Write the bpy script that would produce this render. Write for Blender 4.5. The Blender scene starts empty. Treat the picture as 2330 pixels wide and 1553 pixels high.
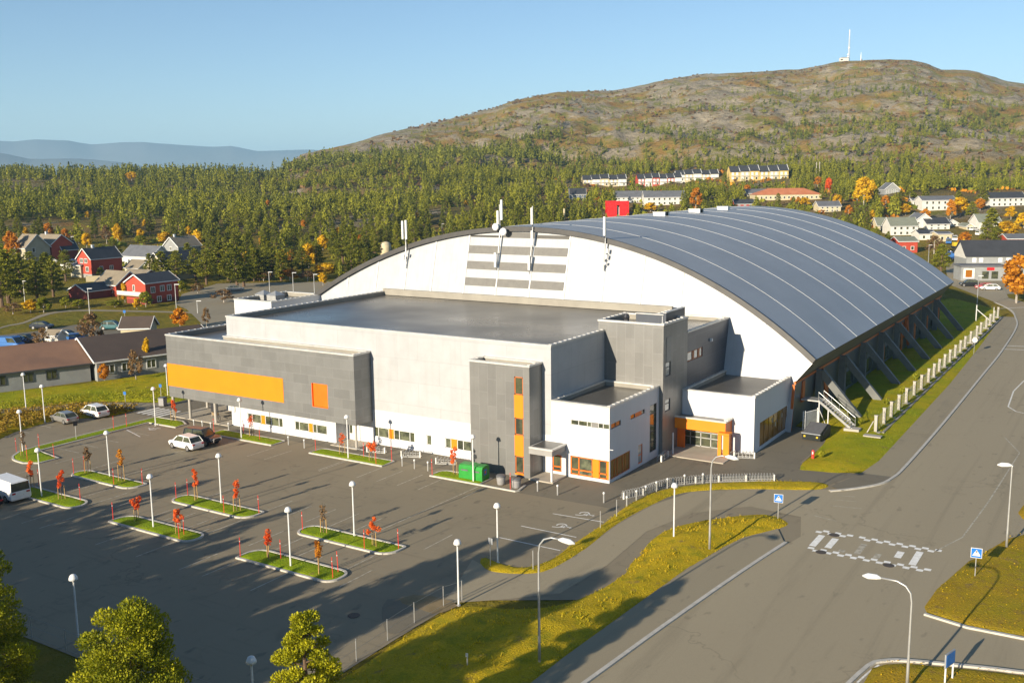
import bpy, math, random
import numpy as np
from math import sin, cos, pi, radians, hypot, atan2, sqrt, tan, atan
from mathutils import Vector
random.seed(11)
rng = np.random.default_rng(11)
sc = bpy.context.scene
COL = sc.collection

# ------------------------------------------------------------------ camera model (metres, X along the facade, Y away, Z up)
F, YAW, PITCH, ROLL, H = 2280.0, -0.566303, 0.1631866, 0.0123185, 28.0
def _rot():
    f = np.array([sin(YAW)*cos(PITCH), cos(YAW)*cos(PITCH), -sin(PITCH)])
    r = np.array([cos(YAW), -sin(YAW), 0.0]); d = np.cross(f, r)
    return np.array([cos(ROLL)*r+sin(ROLL)*d, -sin(ROLL)*r+cos(ROLL)*d, f])
RM = _rot(); CAM = np.array([0, 0, H])
def at(u, v, z=0.0):
    """survey point: where the sight line through (u, v) of the photograph meets height z"""
    d = RM.T @ np.array([(u-1165)/F, (v-776.5)/F, 1.0])
    return CAM + d*((z-H)/d[2])
def proj(p):
    q = RM @ (np.asarray(p, float)-CAM)
    return 1165+F*q[0]/q[2], 776.5+F*q[1]/q[2], q[2]

# ------------------------------------------------------------------ noise + terrain
_perm = np.random.default_rng(5).random((256, 256))
def vnoise(x, y):
    xi = np.floor(x).astype(int); yi = np.floor(y).astype(int)
    fx = x-xi; fy = y-yi
    fx = fx*fx*(3-2*fx); fy = fy*fy*(3-2*fy)
    g = lambda a, b: _perm[a & 255, b & 255]
    return (g(xi, yi)*(1-fx)+g(xi+1, yi)*fx)*(1-fy)+(g(xi, yi+1)*(1-fx)+g(xi+1, yi+1)*fx)*fy
def fbm(x, y, o=4):
    s = 0; a = .5
    for k in range(o):
        s = s+a*vnoise(x+17.3*k, y+9.1*k); x = x*2.03; y = y*2.03; a *= .5
    return s/(1-.5**o)
SKY_U = [-600, 0, 300, 560, 650, 700, 800, 870, 1000, 1090, 1180, 1270, 1340, 1400, 1440, 1500, 1600, 1700, 1800, 1860, 1900, 1960, 2050, 2090, 2120, 2200, 2260, 2330, 2700, 3300]
SKY_V = [400, 399, 397, 396, 386, 352, 329, 306, 279, 259, 231, 213, 209, 209, 201, 186, 171, 166, 161, 151, 143, 141, 139, 146, 159, 166, 186, 196, 240, 300]
RID_D = [900, 900, 900, 930, 1000, 1060, 1150, 1220, 1320, 1390, 1450, 1500, 1530, 1550, 1560, 1580, 1600, 1620, 1640, 1650, 1660, 1670, 1680, 1680, 1680, 1690, 1700, 1700, 1700, 1700]
def smooth(a, b, x):
    t = np.clip((x-a)/(b-a), 0, 1); return t*t*(3-2*t)
def terr(x, y):
    x = np.asarray(x, float); y = np.asarray(y, float)
    d = np.hypot(x, y); az = np.arctan2(x, y)-YAW
    az = (az+pi) % (2*pi)-pi
    u = np.where(np.abs(az) < 1.2, 1165+F*np.tan(np.clip(az, -1.2, 1.2)), np.where(az > 0, 3300, -600))
    hz = 415.4-0.01235*u
    D = np.interp(u, SKY_U, RID_D)
    R = H+(hz-np.interp(u, SKY_U, SKY_V))*D/F*np.cos(np.clip(az, -1.2, 1.2))/1.03
    k = np.interp(u, [600, 1300], [0, 1])
    d1 = 330+0*d; dm = 620+100*k; zm = 13+8*k
    zlow = zm*smooth(0, 1, (d-d1)/(dm-d1))**1.0
    s = np.clip((d-dm)/(D-dm), 0, 1)
    zhi = (R-zm)*(0.75*s+0.25*s*s*(3-2*s))
    z = np.where(d < dm, zlow, zm+zhi)
    past = smooth(0, 1, (d-D)/(600+0*d))
    z = z*(1-past)
    n = (fbm(x/95, y/95, 5)-.5)
    rug = smooth(330, 800, d)*(1-past)*np.interp(u, [500, 900], [.35, 1])
    rid = np.abs(fbm(x/60+40, y/60, 4)-.5)*2
    z = z+rug*(n*24*np.clip((D-d)/300, .12, 1)+(.22-rid)*21*np.clip((D-d)/250, .2, 1)*smooth(500, 900, d))
    back = smooth(1.25, 1.9, np.abs(az))
    z = z*(1-back)
    return np.where(d < 325, 0.0, z)
def T(x, y): return float(terr(np.array([x]), np.array([y]))[0])
def att(u, v):
    """survey point on the terrain"""
    d = RM.T @ np.array([(u-1165)/F, (v-776.5)/F, 1.0])
    t = np.arange(60, 2600, 2.0); P = CAM+d[None]*t[:, None]
    i = np.argmax(P[:, 2] < terr(P[:, 0], P[:, 1]))
    p = P[i] if i else P[-1]
    return np.array([p[0], p[1], T(p[0], p[1])])

# ------------------------------------------------------------------ mesh builder
ORG = {}
class MB:
    def __init__(s): s.v = []; s.f = []; s.m = []; s.t = None
    def poly(s, pts, m=0):
        n = len(s.v); s.v += [tuple(map(float, p)) for p in pts]; s.f.append(tuple(range(n, n+len(pts)))); s.m.append(m); return s
    def box(s, x0, x1, y0, y1, z0, z1, m=0, mt=None):
        n = len(s.v)
        s.v += [(x0,y0,z0),(x1,y0,z0),(x1,y1,z0),(x0,y1,z0),(x0,y0,z1),(x1,y0,z1),(x1,y1,z1),(x0,y1,z1)]
        for k, q in enumerate(((0,3,2,1),(4,5,6,7),(0,1,5,4),(1,2,6,5),(2,3,7,6),(3,0,4,7))):
            s.f.append(tuple(n+i for i in q)); s.m.append(mt if (mt is not None and k == 1) else m)
        return s
    def beam(s, a, b, w, h, m=0, up=(0, 0, 1)):
        a = Vector(a); b = Vector(b); d = (b-a).normalized(); r = d.cross(Vector(up))
        if r.length < 1e-4: r = d.cross(Vector((1, 0, 0)))
        r.normalize(); q = r.cross(d); n = len(s.v)
        for p in (a, b):
            for i, j in ((-1,-1),(1,-1),(1,1),(-1,1)): s.v.append(tuple(p+r*(i*w/2)+q*(j*h/2)))
        for q4 in ((0,1,2,3),(7,6,5,4),(0,4,5,1),(1,5,6,2),(2,6,7,3),(3,7,4,0)): s.f.append(tuple(n+i for i in q4)); s.m.append(m)
        return s
    def tube(s, pts, r, n=8, m=0, cap=True):
        pts = [Vector(p) for p in pts]; rs = r if hasattr(r, '__len__') else [r]*len(pts); b0 = len(s.v); ref = None
        for i, p in enumerate(pts):
            d = (pts[min(i+1, len(pts)-1)]-pts[max(i-1, 0)]).normalized()
            if ref is None: ref = Vector((1, 0, 0)) if abs(d.x) < .9 else Vector((0, 1, 0))
            a = (ref-d*ref.dot(d)).normalized(); ref = a; c = d.cross(a)
            for k in range(n):
                t = 2*pi*k/n; s.v.append(tuple(p+(a*cos(t)+c*sin(t))*rs[i]))
        for i in range(len(pts)-1):
            for k in range(n):
                k2 = (k+1) % n; s.f.append((b0+i*n+k, b0+i*n+k2, b0+(i+1)*n+k2, b0+(i+1)*n+k)); s.m.append(m)
        if cap:
            s.f.append(tuple(b0+k for k in range(n))[::-1]); s.m.append(m)
            e = b0+(len(pts)-1)*n; s.f.append(tuple(e+k for k in range(n))); s.m.append(m)
        return s
    def lathe(s, prof, c=(0, 0, 0), n=12, m=0):
        b0 = len(s.v)
        for r, z in prof:
            for k in range(n): s.v.append((c[0]+r*cos(2*pi*k/n), c[1]+r*sin(2*pi*k/n), c[2]+z))
        for i in range(len(prof)-1):
            for k in range(n):
                k2 = (k+1) % n; s.f.append((b0+i*n+k, b0+i*n+k2, b0+(i+1)*n+k2, b0+(i+1)*n+k)); s.m.append(m)
        s.f.append(tuple(b0+k for k in range(n))[::-1]); s.m.append(m)
        e = b0+(len(prof)-1)*n; s.f.append(tuple(e+k for k in range(n))); s.m.append(m)
        return s
    def prism(s, p2, z0, z1, m=0, mt=None):
        n = len(p2); b = len(s.v)
        s.v += [(p[0], p[1], z0) for p in p2]+[(p[0], p[1], z1) for p in p2]
        for i in range(n): s.f.append((b+i, b+(i+1) % n, b+n+(i+1) % n, b+n+i)); s.m.append(m)
        s.f.append(tuple(b+n+i for i in range(n))); s.m.append(m if mt is None else mt)
        return s
    def build(s, name, mats, parent=None, smooth=False, loc=None):
        if not isinstance(mats, (list, tuple)): mats = [mats]
        me = bpy.data.meshes.new(name)
        off = ORG.get(parent.name, (0, 0, 0)) if parent else (0, 0, 0)
        vs = [(a-off[0], b-off[1], c-off[2]) for a, b, c in s.v] if parent else s.v
        me.from_pydata(vs, [], s.f)
        for q in mats: me.materials.append(M[q])
        me.polygons.foreach_set('material_index', s.m)
        if smooth: me.polygons.foreach_set('use_smooth', [True]*len(s.f))
        me.update()
        o = bpy.data.objects.new(name, me); COL.objects.link(o)
        if loc is not None: o.location = loc
        if parent: o.parent = parent; ORG[o.name] = off
        return o
def npmesh(name, V, Fq, mats, tint=None, parent=None, mi=None):
    me = bpy.data.meshes.new(name); k = Fq.shape[1]
    me.vertices.add(len(V)); me.vertices.foreach_set('co', V.astype(np.float32).ravel())
    me.loops.add(Fq.size); me.loops.foreach_set('vertex_index', Fq.astype(np.int32).ravel())
    me.polygons.add(len(Fq)); me.polygons.foreach_set('loop_start', np.arange(0, Fq.size, k, dtype=np.int32))
    me.polygons.foreach_set('loop_total', np.full(len(Fq), k, dtype=np.int32))
    if not isinstance(mats, (list, tuple)): mats = [mats]
    for q in mats: me.materials.append(M[q])
    if mi is not None: me.polygons.foreach_set('material_index', mi.astype(np.int32))
    if tint is not None:
        a = me.attributes.new('tint', 'FLOAT', 'POINT'); a.data.foreach_set('value', tint.astype(np.float32))
    me.update(calc_edges=True)
    o = bpy.data.objects.new(name, me); COL.objects.link(o)
    if parent: o.parent = parent
    return o
def tag(o, label=None, cat=None, group=None, kind=None):
    if label: o['label'] = label
    if cat: o['category'] = cat
    if group: o['group'] = group
    if kind: o['kind'] = kind
    return o
def thing(name, label, cat, loc=(0, 0, 0), rz=0.0, group=None, shift=False):
    o = bpy.data.objects.new(name, None); COL.objects.link(o); o.empty_display_size = .3
    o.location = loc; o.rotation_euler = (0, 0, rz)
    if shift: ORG[o.name] = tuple(loc)
    return tag(o, label, cat, group)
def struct(o): o['kind'] = 'structure'; return o
def dup(root, loc, rz=0.0, label=None, group=None, s=1.0):
    r = root.copy(); COL.objects.link(r); r.location = loc; r.rotation_euler = (0, 0, rz); r.scale = (s, s, s) if not hasattr(s, '__len__') else s
    if label: r['label'] = label
    if group: r['group'] = group
    for ch in list(root.children):
        c = ch.copy(); COL.objects.link(c); c.parent = r
        for g in list(ch.children):
            d = g.copy(); COL.objects.link(d); d.parent = c
    return r
def inpoly(px, py, poly):
    ins = np.zeros(len(px), bool); n = len(poly)
    for i in range(n):
        x1, y1 = poly[i]; x2, y2 = poly[(i+1) % n]
        c = ((y1 > py) != (y2 > py)) & (px < (x2-x1)*(py-y1)/((y2-y1) or 1e-9)+x1); ins ^= c
    return ins
def sample(poly, n):
    a = np.array(poly); lo = a.min(0); hi = a.max(0); out = np.zeros((0, 2))
    while len(out) < n:
        p = lo+(hi-lo)*rng.random((n*2, 2)); out = np.vstack([out, p[inpoly(p[:, 0], p[:, 1], poly)]])
    return out[:n]
def spline(pts, n=6, closed=False):
    out = []; N = len(pts); P = [np.array(p, float) for p in pts]
    rngi = range(N if closed else N-1)
    for i in rngi:
        g = lambda k: P[k % N] if closed else P[min(max(k, 0), N-1)]
        a, b, c, d = g(i-1), g(i), g(i+1), g(i+2)
        for k in range(n):
            t = k/n; out.append(tuple(.5*((2*b)+(c-a)*t+(2*a-5*b+4*c-d)*t*t+(3*b-a-3*c+d)*t**3)))
    if not closed: out.append(tuple(P[-1]))
    return out

# ------------------------------------------------------------------ materials
M = {}
def _nt(name, rough, metal, spec):
    m = bpy.data.materials.new(name); m.use_nodes = True; nt = m.node_tree; b = nt.nodes['Principled BSDF']
    b.inputs['Roughness'].default_value = rough; b.inputs['Metallic'].default_value = metal
    b.inputs['Specular IOR Level'].default_value = spec; M[name] = m
    return nt, b
def _noise(nt, vec, scale, detail=4, stretch=None, rough=.55):
    if stretch:
        mp = nt.nodes.new('ShaderNodeMapping'); mp.inputs['Scale'].default_value = stretch; nt.links.new(vec, mp.inputs[0]); vec = mp.outputs[0]
    n = nt.nodes.new('ShaderNodeTexNoise'); n.inputs['Scale'].default_value = scale; n.inputs['Detail'].default_value = detail; n.inputs['Roughness'].default_value = rough
    nt.links.new(vec, n.inputs['Vector']); return n.outputs['Fac']
def _ramp(nt, fac, lo, hi):
    r = nt.nodes.new('ShaderNodeMapRange'); r.inputs['From Min'].default_value = lo; r.inputs['From Max'].default_value = hi; nt.links.new(fac, r.inputs['Value']); return r.outputs[0]
def _mix(nt, fac, a, b, mode='MIX'):
    x = nt.nodes.new('ShaderNodeMix'); x.data_type = 'RGBA'; x.blend_type = mode
    for i, q in ((0, fac), (6, a), (7, b)):
        if isinstance(q, (int, float)): x.inputs[i].default_value = q
        elif isinstance(q, tuple): x.inputs[i].default_value = (*q, 1)
        else: nt.links.new(q, x.inputs[i])
    return x.outputs[2]
def _math(nt, op, a, b=None):
    x = nt.nodes.new('ShaderNodeMath'); x.operation = op
    for i, q in ((0, a), (1, b)):
        if q is None: continue
        if isinstance(q, (int, float)): x.inputs[i].default_value = q
        else: nt.links.new(q, x.inputs[i])
    return x.outputs[0]
def _bump(nt, b, fac, strength, dist=.05):
    n = nt.nodes.new('ShaderNodeBump'); n.inputs['Strength'].default_value = strength; n.inputs['Distance'].default_value = dist
    nt.links.new(fac, n.inputs['Height']); nt.links.new(n.outputs[0], b.inputs['Normal'])
def _pos(nt): return nt.nodes.new('ShaderNodeNewGeometry').outputs['Position']
def mat(name, c1, c2=None, scale=1.0, rough=.7, metal=0.0, spec=.4, lo=.35, hi=.65, bump=0, bscale=8, c3=None, s3=.1, lo3=.5, hi3=.7, stretch=None, obj=False):
    nt, b = _nt(name, rough, metal, spec); vec = _pos(nt)
    if obj: vec = nt.nodes.new('ShaderNodeTexCoord').outputs['Object']
    if c2 is None: c2 = tuple(x*.82 for x in c1)
    col = _mix(nt, _ramp(nt, _noise(nt, vec, scale, stretch=stretch), lo, hi), c1, c2)
    if c3: col = _mix(nt, _ramp(nt, _noise(nt, vec, s3, 5), lo3, hi3), col, c3)
    nt.links.new(col, b.inputs['Base Color'])
    if bump: _bump(nt, b, _noise(nt, vec, bscale, 3), bump)
    return M[name]
def leafmat(name, dark, light, rough=.65, trans=.25):
    nt, b = _nt(name, rough, 0, .25); a = nt.nodes.new('ShaderNodeAttribute'); a.attribute_name = 'tint'
    oi = nt.nodes.new('ShaderNodeObjectInfo')
    f = _math(nt, 'ADD', a.outputs['Fac'], _math(nt, 'MULTIPLY', _math(nt, 'SUBTRACT', oi.outputs['Random'], .5), .5))
    col = _mix(nt, _ramp(nt, f, 0, 1), dark, light); nt.links.new(col, b.inputs['Base Color'])
    t = nt.nodes.new('ShaderNodeBsdfTranslucent'); nt.links.new(col, t.inputs[0]); x = nt.nodes.new('ShaderNodeMixShader'); x.inputs[0].default_value = trans
    nt.links.new(b.outputs[0], x.inputs[1]); nt.links.new(t.outputs[0], x.inputs[2]); nt.links.new(x.outputs[0], nt.nodes['Material Output'].inputs[0])
def panelmat(name, c, seam, pw, ph, rough=.45, metal=0.0, var=.12, mort=.03, offset=.5, vert=False):
    nt, b = _nt(name, rough, metal, .4); g = nt.nodes.new('ShaderNodeNewGeometry')
    p = nt.nodes.new('ShaderNodeSeparateXYZ'); nt.links.new(g.outputs['Position'], p.inputs[0])
    n = nt.nodes.new('ShaderNodeSeparateXYZ'); nt.links.new(g.outputs['Normal'], n.inputs[0])
    ax = _math(nt, 'GREATER_THAN', _math(nt, 'ABSOLUTE', n.outputs[0]), .6)
    u = _math(nt, 'ADD', _math(nt, 'MULTIPLY', p.outputs[1], ax), _math(nt, 'MULTIPLY', p.outputs[0], _math(nt, 'SUBTRACT', 1.0, ax)))
    cb = nt.nodes.new('ShaderNodeCombineXYZ'); w = p.outputs[2]
    nt.links.new(w if vert else u, cb.inputs[0]); nt.links.new(u if vert else w, cb.inputs[1])
    k = nt.nodes.new('ShaderNodeTexBrick'); k.offset = offset; k.squash = 1
    k.inputs['Color1'].default_value = (*c, 1); k.inputs['Color2'].default_value = (*[x*(1-var) for x in c], 1); k.inputs['Mortar'].default_value = (*seam, 1)
    k.inputs['Scale'].default_value = 1; k.inputs['Mortar Size'].default_value = mort; k.inputs['Mortar Smooth'].default_value = .3
    k.inputs['Brick Width'].default_value = pw; k.inputs['Row Height'].default_value = ph; nt.links.new(cb.outputs[0], k.inputs['Vector'])
    col = _mix(nt, _ramp(nt, _noise(nt, g.outputs['Position'], .6, 4), .3, .8), k.outputs['Color'], _mix(nt, 1.0, k.outputs['Color'], (.86, .86, .86), 'MULTIPLY'))
    st = _noise(nt, g.outputs['Position'], 1.4, 4, (1.6, 1.6, .07)); col = _mix(nt, _ramp(nt, st, .48, .78), col, _mix(nt, 1.0, col, (.93, .925, .92), 'MULTIPLY'))
    nt.links.new(col, b.inputs['Base Color'])
def asphalt(name, c1, c2, dark, stretch=(1, 1, 1), patch=(.03, .03, .03), rough=.85):
    nt, b = _nt(name, rough, 0, .3); v = _pos(nt)
    col = _mix(nt, _ramp(nt, _noise(nt, v, .12, 5, stretch), .3, .7), c1, c2)
    col = _mix(nt, _ramp(nt, _noise(nt, v, .45, 5, tuple(s*1.0 for s in stretch), .65), .56, .74), col, dark)
    col = _mix(nt, _math(nt, 'MULTIPLY', _ramp(nt, _noise(nt, v, 1.1, 2, (1, .45, 1)), .65, .73), .7), col, patch)
    vo = nt.nodes.new('ShaderNodeTexVoronoi'); vo.feature = 'DISTANCE_TO_EDGE'; vo.inputs['Scale'].default_value = .085; wv = nt.nodes.new('ShaderNodeVectorMath'); wv.operation = 'ADD'; nn = nt.nodes.new('ShaderNodeTexNoise'); nn.inputs['Scale'].default_value = .5; nn.inputs['Detail'].default_value = 4; nt.links.new(v, nn.inputs['Vector']); sc_ = nt.nodes.new('ShaderNodeVectorMath'); sc_.operation = 'SCALE'; sc_.inputs['Scale'].default_value = 5; nt.links.new(nn.outputs['Color'], sc_.inputs[0]); nt.links.new(v, wv.inputs[0]); nt.links.new(sc_.outputs[0], wv.inputs[1]); nt.links.new(wv.outputs[0], vo.inputs['Vector'])
    crack = _math(nt, 'MULTIPLY', _ramp(nt, vo.outputs['Distance'], .012, .002), _ramp(nt, _noise(nt, v, .07, 3), .45, .6)); col = _mix(nt, _math(nt, 'MULTIPLY', crack, .55), col, tuple(x*.35 for x in dark))
    track = _ramp(nt, _noise(nt, v, .9, 3, (.16, 1.6, 1) if stretch[1] == .5 else (1.3, .02, 1)), .58, .72); col = _mix(nt, _math(nt, 'MULTIPLY', track, .45), col, tuple(x*.72 for x in dark))
    fine = _noise(nt, v, 18, 2)
    col = _mix(nt, .5, col, _mix(nt, fine, tuple(x*.7 for x in c1), tuple(x*1.25 for x in c1)))
    nt.links.new(col, b.inputs['Base Color']); _bump(nt, b, fine, .25, .02)
def grassmat(name, a, b_, c, s1=.25, s2=1.4):
    nt, b = _nt(name, .9, 0, .1); v = _pos(nt)
    col = _mix(nt, _ramp(nt, _noise(nt, v, s1, 5), .35, .65), a, b_)
    col = _mix(nt, _ramp(nt, _noise(nt, v, s2, 5), .5, .75), col, c)
    col = _mix(nt, _ramp(nt, _noise(nt, v, .55, 6, None, .7), .60, .70), col, (.30, .21, .07))
    f = _noise(nt, v, 9, 4); col = _mix(nt, _ramp(nt, f, .3, .8), _mix(nt, 1.0, col, (.6, .6, .6), 'MULTIPLY'), col)
    nt.links.new(col, b.inputs['Base Color']); _bump(nt, b, f, .8, .12)

asphalt('lot_asphalt', (.265, .222, .148), (.205, .170, .112), (.138, .113, .073), (1, .5, 1))
asphalt('road_asphalt', (.345, .292, .195), (.275, .23, .152), (.185, .155, .102), (1, .07, 1), (.10, .085, .06))
asphalt('path_asphalt', (.30, .255, .17), (.26, .22, .147), (.20, .175, .125), (1, .3, 1), (.12, .1, .08))
asphalt('dark_asphalt', (.19, .165, .118), (.158, .136, .097), (.115, .10, .07))
grassmat('lawn', (.26, .38, .010), (.34, .42, .012), (.19, .29, .01), .5, 2.5)
grassmat('verge', (.62, .43, .017), (.55, .40, .018), (.29, .29, .015), .18, .9)
grassmat('bank', (.34, .38, .010), (.52, .40, .014), (.26, .31, .010), .12, .8)
grassmat('litter', (.36, .30, .015), (.48, .31, .02), (.34, .22, .04), .15, 2.2)
mat('kerb_stone', (.52, .49, .43), (.42, .40, .35), 2.0, .8)
mat('paint_white', (.74, .72, .66), (.52, .49, .43), 3.5, .8, lo=.45, hi=.7)
mat('crossing_paint', (.88, .87, .82), (.72, .70, .64), 3.0, .8)
mat('paint_worn', (.46, .42, .33), (.28, .25, .19), 2.5, .8, lo=.4, hi=.62)
mat('white_wall', (.55, .555, .565), (.52, .523, .528), 1.6, .55, lo=.45, hi=.8, stretch=(1.5, 1.5, .07))
panelmat('pale_panel', (.425, .43, .435), (.36, .365, .37), 5.4, 2.4, .4, 0, .05, .035)
panelmat('gable_panel', (.44, .45, .46), (.36, .37, .38), 1.1, 40, .35, 0, .03, .02)
panelmat('zinc_panel', (.235, .235, .225), (.26, .26, .25), 2.3, 1.05, .42, .35, .16, .028)
panelmat('zinc_tower', (.225, .222, .21), (.255, .25, .24), 2.6, 1.0, .42, .35, .13, .028, .5, True)
panelmat('dark_cladding', (.085, .095, .115), (.12, .13, .15), 3.0, 1.4, .4, .3, .14, .02)
mat('orange_panel', (.76, .215, .001), (.72, .20, .001), .5, .5)
mat('deep_orange', (.80, .15, .004), (.72, .13, .004), .7, .45)
mat('amber_glass', (.28, .13, .012), (.20, .09, .01), .8, .12, spec=.6)
mat('rust_orange', (.52, .14, .02), (.42, .10, .02), .8, .5)
mat('coping_metal', (.62, .60, .56), (.50, .49, .46), 1.5, .4, .3)
mat('coping_dark', (.10, .105, .12), (.08, .085, .1), 1.5, .45, .5)
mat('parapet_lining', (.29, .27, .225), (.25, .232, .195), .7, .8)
mat('concrete', (.42, .39, .34), (.35, .325, .28), .9, .85, bump=.1)
mat('grey_concrete', (.30, .29, .27), (.25, .24, .225), .7, .8)
mat('slab_concrete', (.44, .39, .31), (.38, .335, .265), .8, .85)
mat('galv', (.50, .50, .48), (.42, .42, .41), 2.0, .42, .55)
mat('white_metal', (.72, .72, .70), (.64, .64, .62), 3.0, .4)
mat('dark_metal', (.05, .05, .055), (.035, .035, .04), 2.0, .45, .4)
mat('fascia_dark', (.035, .033, .03), (.05, .047, .042), .8, .5)
mat('louvre', (.20, .195, .18), (.175, .17, .16), 1.5, .5)
mat('rubber', (.02, .02, .02), None, 6, .8)
mat('alloy', (.45, .44, .42), None, 6, .35, .7)
mat('glass_dark', (.035, .04, .028), (.08, .085, .045), .9, .08, spec=.7, lo=.42, hi=.6)
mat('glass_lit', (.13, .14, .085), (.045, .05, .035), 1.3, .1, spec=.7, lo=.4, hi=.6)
mat('glass_sky', (.45, .47, .46), (.30, .33, .33), .8, .12, .3, spec=.8)  # bright sky reflection is put into the pale base colour
mat('red_plastic', (.70, .05, .03), (.62, .04, .03), 4, .5)
mat('red_light', (.45, .01, .01), None, 5, .25)
mat('head_glass', (.6, .62, .62), None, 5, .1, .2)
mat('green_bin', (.018, .27, .03), (.014, .22, .025), 1.5, .45)
mat('grey_bin', (.30, .29, .28), (.25, .245, .24), 3, .55)
mat('bin_lid', (.12, .12, .125), None, 3, .5)
mat('skip_paint', (.014, .018, .018), (.02, .024, .024), 1.2, .6)
mat('yellow_paint', (.65, .45, .02), None, 3, .5)
mat('sign_blue', (.015, .16, .52), None, 5, .45)
mat('sign_back', (.38, .40, .42), None, 3, .5, .4)
mat('bark', (.16, .10, .06), (.10, .065, .04), 3, .9, bump=.4)
mat('birch_bark', (.50, .46, .40), (.20, .17, .14), 5, .85)
mat('stake_wood', (.52, .33, .12), (.42, .25, .09), 3, .8)
mat('crate_wood', (.28, .20, .11), None, 3, .8)
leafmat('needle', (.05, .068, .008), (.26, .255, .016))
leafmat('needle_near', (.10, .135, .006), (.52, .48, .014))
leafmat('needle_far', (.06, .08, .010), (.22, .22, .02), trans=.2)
leafmat('leaf_yellow', (.55, .32, .010), (.88, .60, .015), trans=.4)
leafmat('leaf_orange', (.46, .17, .012), (.78, .36, .02), trans=.4)
leafmat('leaf_red', (.74, .09, .02), (.95, .26, .04), trans=.5)
leafmat('leaf_rust', (.13, .075, .035), (.27, .16, .06))
leafmat('leaf_shrub', (.17, .12, .018), (.46, .29, .03))
leafmat('leaf_olive', (.14, .17, .012), (.40, .38, .02), trans=.4)
leafmat('grass_blade', (.36, .34, .012), (.70, .48, .02), trans=.45)
leafmat('heath', (.11, .06, .025), (.22, .13, .04))
def paint(name, c, rough=.25, metal=0.0): mat(name, c, tuple(x*.93 for x in c), 3, rough, metal, .5)
paint('car_white', (.78, .77, .74)); paint('car_dark', (.03, .035, .05), .18, .3); paint('car_silver', (.42, .41, .38), .28, .6); paint('car_black', (.02, .02, .022), .2)
paint('car_blue', (.05, .16, .42), .25, .3); paint('car_red', (.45, .03, .02)); paint('car_teal', (.03, .12, .13), .3)
# ================================================================== SETTING: terrain
def terrain_material():
    nt, b = _nt('terrain', .92, 0, .1); v = _pos(nt)
    z = nt.nodes.new('ShaderNodeSeparateXYZ'); nt.links.new(v, z.inputs[0])
    flat = _mix(nt, _ramp(nt, _noise(nt, v, .035, 5), .35, .65), (.34, .25, .03), (.22, .21, .025))
    flat = _mix(nt, _ramp(nt, _noise(nt, v, .4, 5), .5, .8), flat, (.40, .27, .035))
    wood = _mix(nt, _ramp(nt, _noise(nt, v, .03, 5), .4, .62), (.16, .135, .035), (.27, .175, .06))
    rock = _mix(nt, _ramp(nt, _noise(nt, v, .05, 6, (1, 1, 3), .7), .3, .7), (.46, .39, .275), (.21, .175, .125))
    rock = _mix(nt, _ramp(nt, _noise(nt, v, .16, 5, (1, 1, 4), .7), .52, .7), rock, (.10, .08, .05))
    heath = _mix(nt, _ramp(nt, _noise(nt, v, .06, 5), .35, .7), (.30, .165, .045), (.30, .24, .055))
    hill = _mix(nt, _ramp(nt, _noise(nt, v, .011, 7, None, .74), .485, .555), rock, heath)
    hill = _mix(nt, _ramp(nt, _noise(nt, v, .045, 6, None, .7), .52, .62), hill, (.20, .19, .035))
    up = _ramp(nt, z.outputs[2], 14, 46)
    c = _mix(nt, _ramp(nt, z.outputs[2], .5, 6), flat, wood)
    patch = _ramp(nt, _noise(nt, v, .02, 5, None, .65), .52, .60)
    c = _mix(nt, _math(nt, 'MAXIMUM', up, _math(nt, 'MULTIPLY', patch, _ramp(nt, z.outputs[2], 2, 8))), c, hill)
    nt.links.new(c, b.inputs['Base Color'])
    _bump(nt, b, _noise(nt, v, .16, 8, (1, 1, 2), .75), 1.0, 5.0)
terrain_material()
az = np.concatenate([np.arange(-180, -46, 4), np.arange(-46, 46.01, .25), np.arange(50, 180, 4)])
dd = np.concatenate([[0, 40, 90, 150, 220, 290, 325], np.arange(335, 800, 8), np.arange(800, 1760, 7), np.arange(1770, 2400, 35), np.geomspace(2450, 13600, 16)])
A, Dg = np.meshgrid(np.radians(az)+YAW, dd); gx_ = Dg*np.sin(A); gy_ = Dg*np.cos(A); gz_ = terr(gx_, gy_)-.03
nA, nD = len(az), len(dd)
V = np.stack([gx_, gy_, gz_], -1).reshape(-1, 3)
i, j = np.meshgrid(np.arange(nA), np.arange(nD-1)); i2 = (i+1) % nA
Fq = np.stack([j*nA+i, j*nA+i2, (j+1)*nA+i2, (j+1)*nA+i], -1).reshape(-1, 4)[:, ::-1]
g = npmesh('ground', V, Fq, 'terrain'); struct(g); g.data.polygons.foreach_set('use_smooth', [True]*len(Fq))

def sheet(name, pts, m, z, thick=0.0, label=None, kind='structure', sub=None):
    mb = MB()
    if sum(a[0]*b[1]-b[0]*a[1] for a, b in zip(pts, list(pts[1:])+[pts[0]])) < 0: pts = list(pts)[::-1]
    if thick: mb.prism(pts, z-thick, z, 0)
    else: mb.poly([(p[0], p[1], z) for p in pts])
    o = mb.build(name, m); o['kind'] = kind; return o
LOT = [(-150,33.2),(-37.1,33.2),(-37.3,45),(-37.2,51.6),(-30,56),(-24,66),(-20,76),(-18.6,94),(-27,95),(-27,99),(-27,104.3),(-28.6,108.5),(-32,109),(-41,97),(-60,81),(-89,83),(-92,84),(-97,84.5),(-98.6,92),(-104,95),(-104.6,84),(-103.6,81.5),(-104,76.9),(-104.2,73),(-108.4,69.2),(-109,67.6),(-107.1,62.8),(-105.6,60.2),(-113,50),(-150,48)]
sheet('parking_lot', LOT, 'lot_asphalt', .006)
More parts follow.
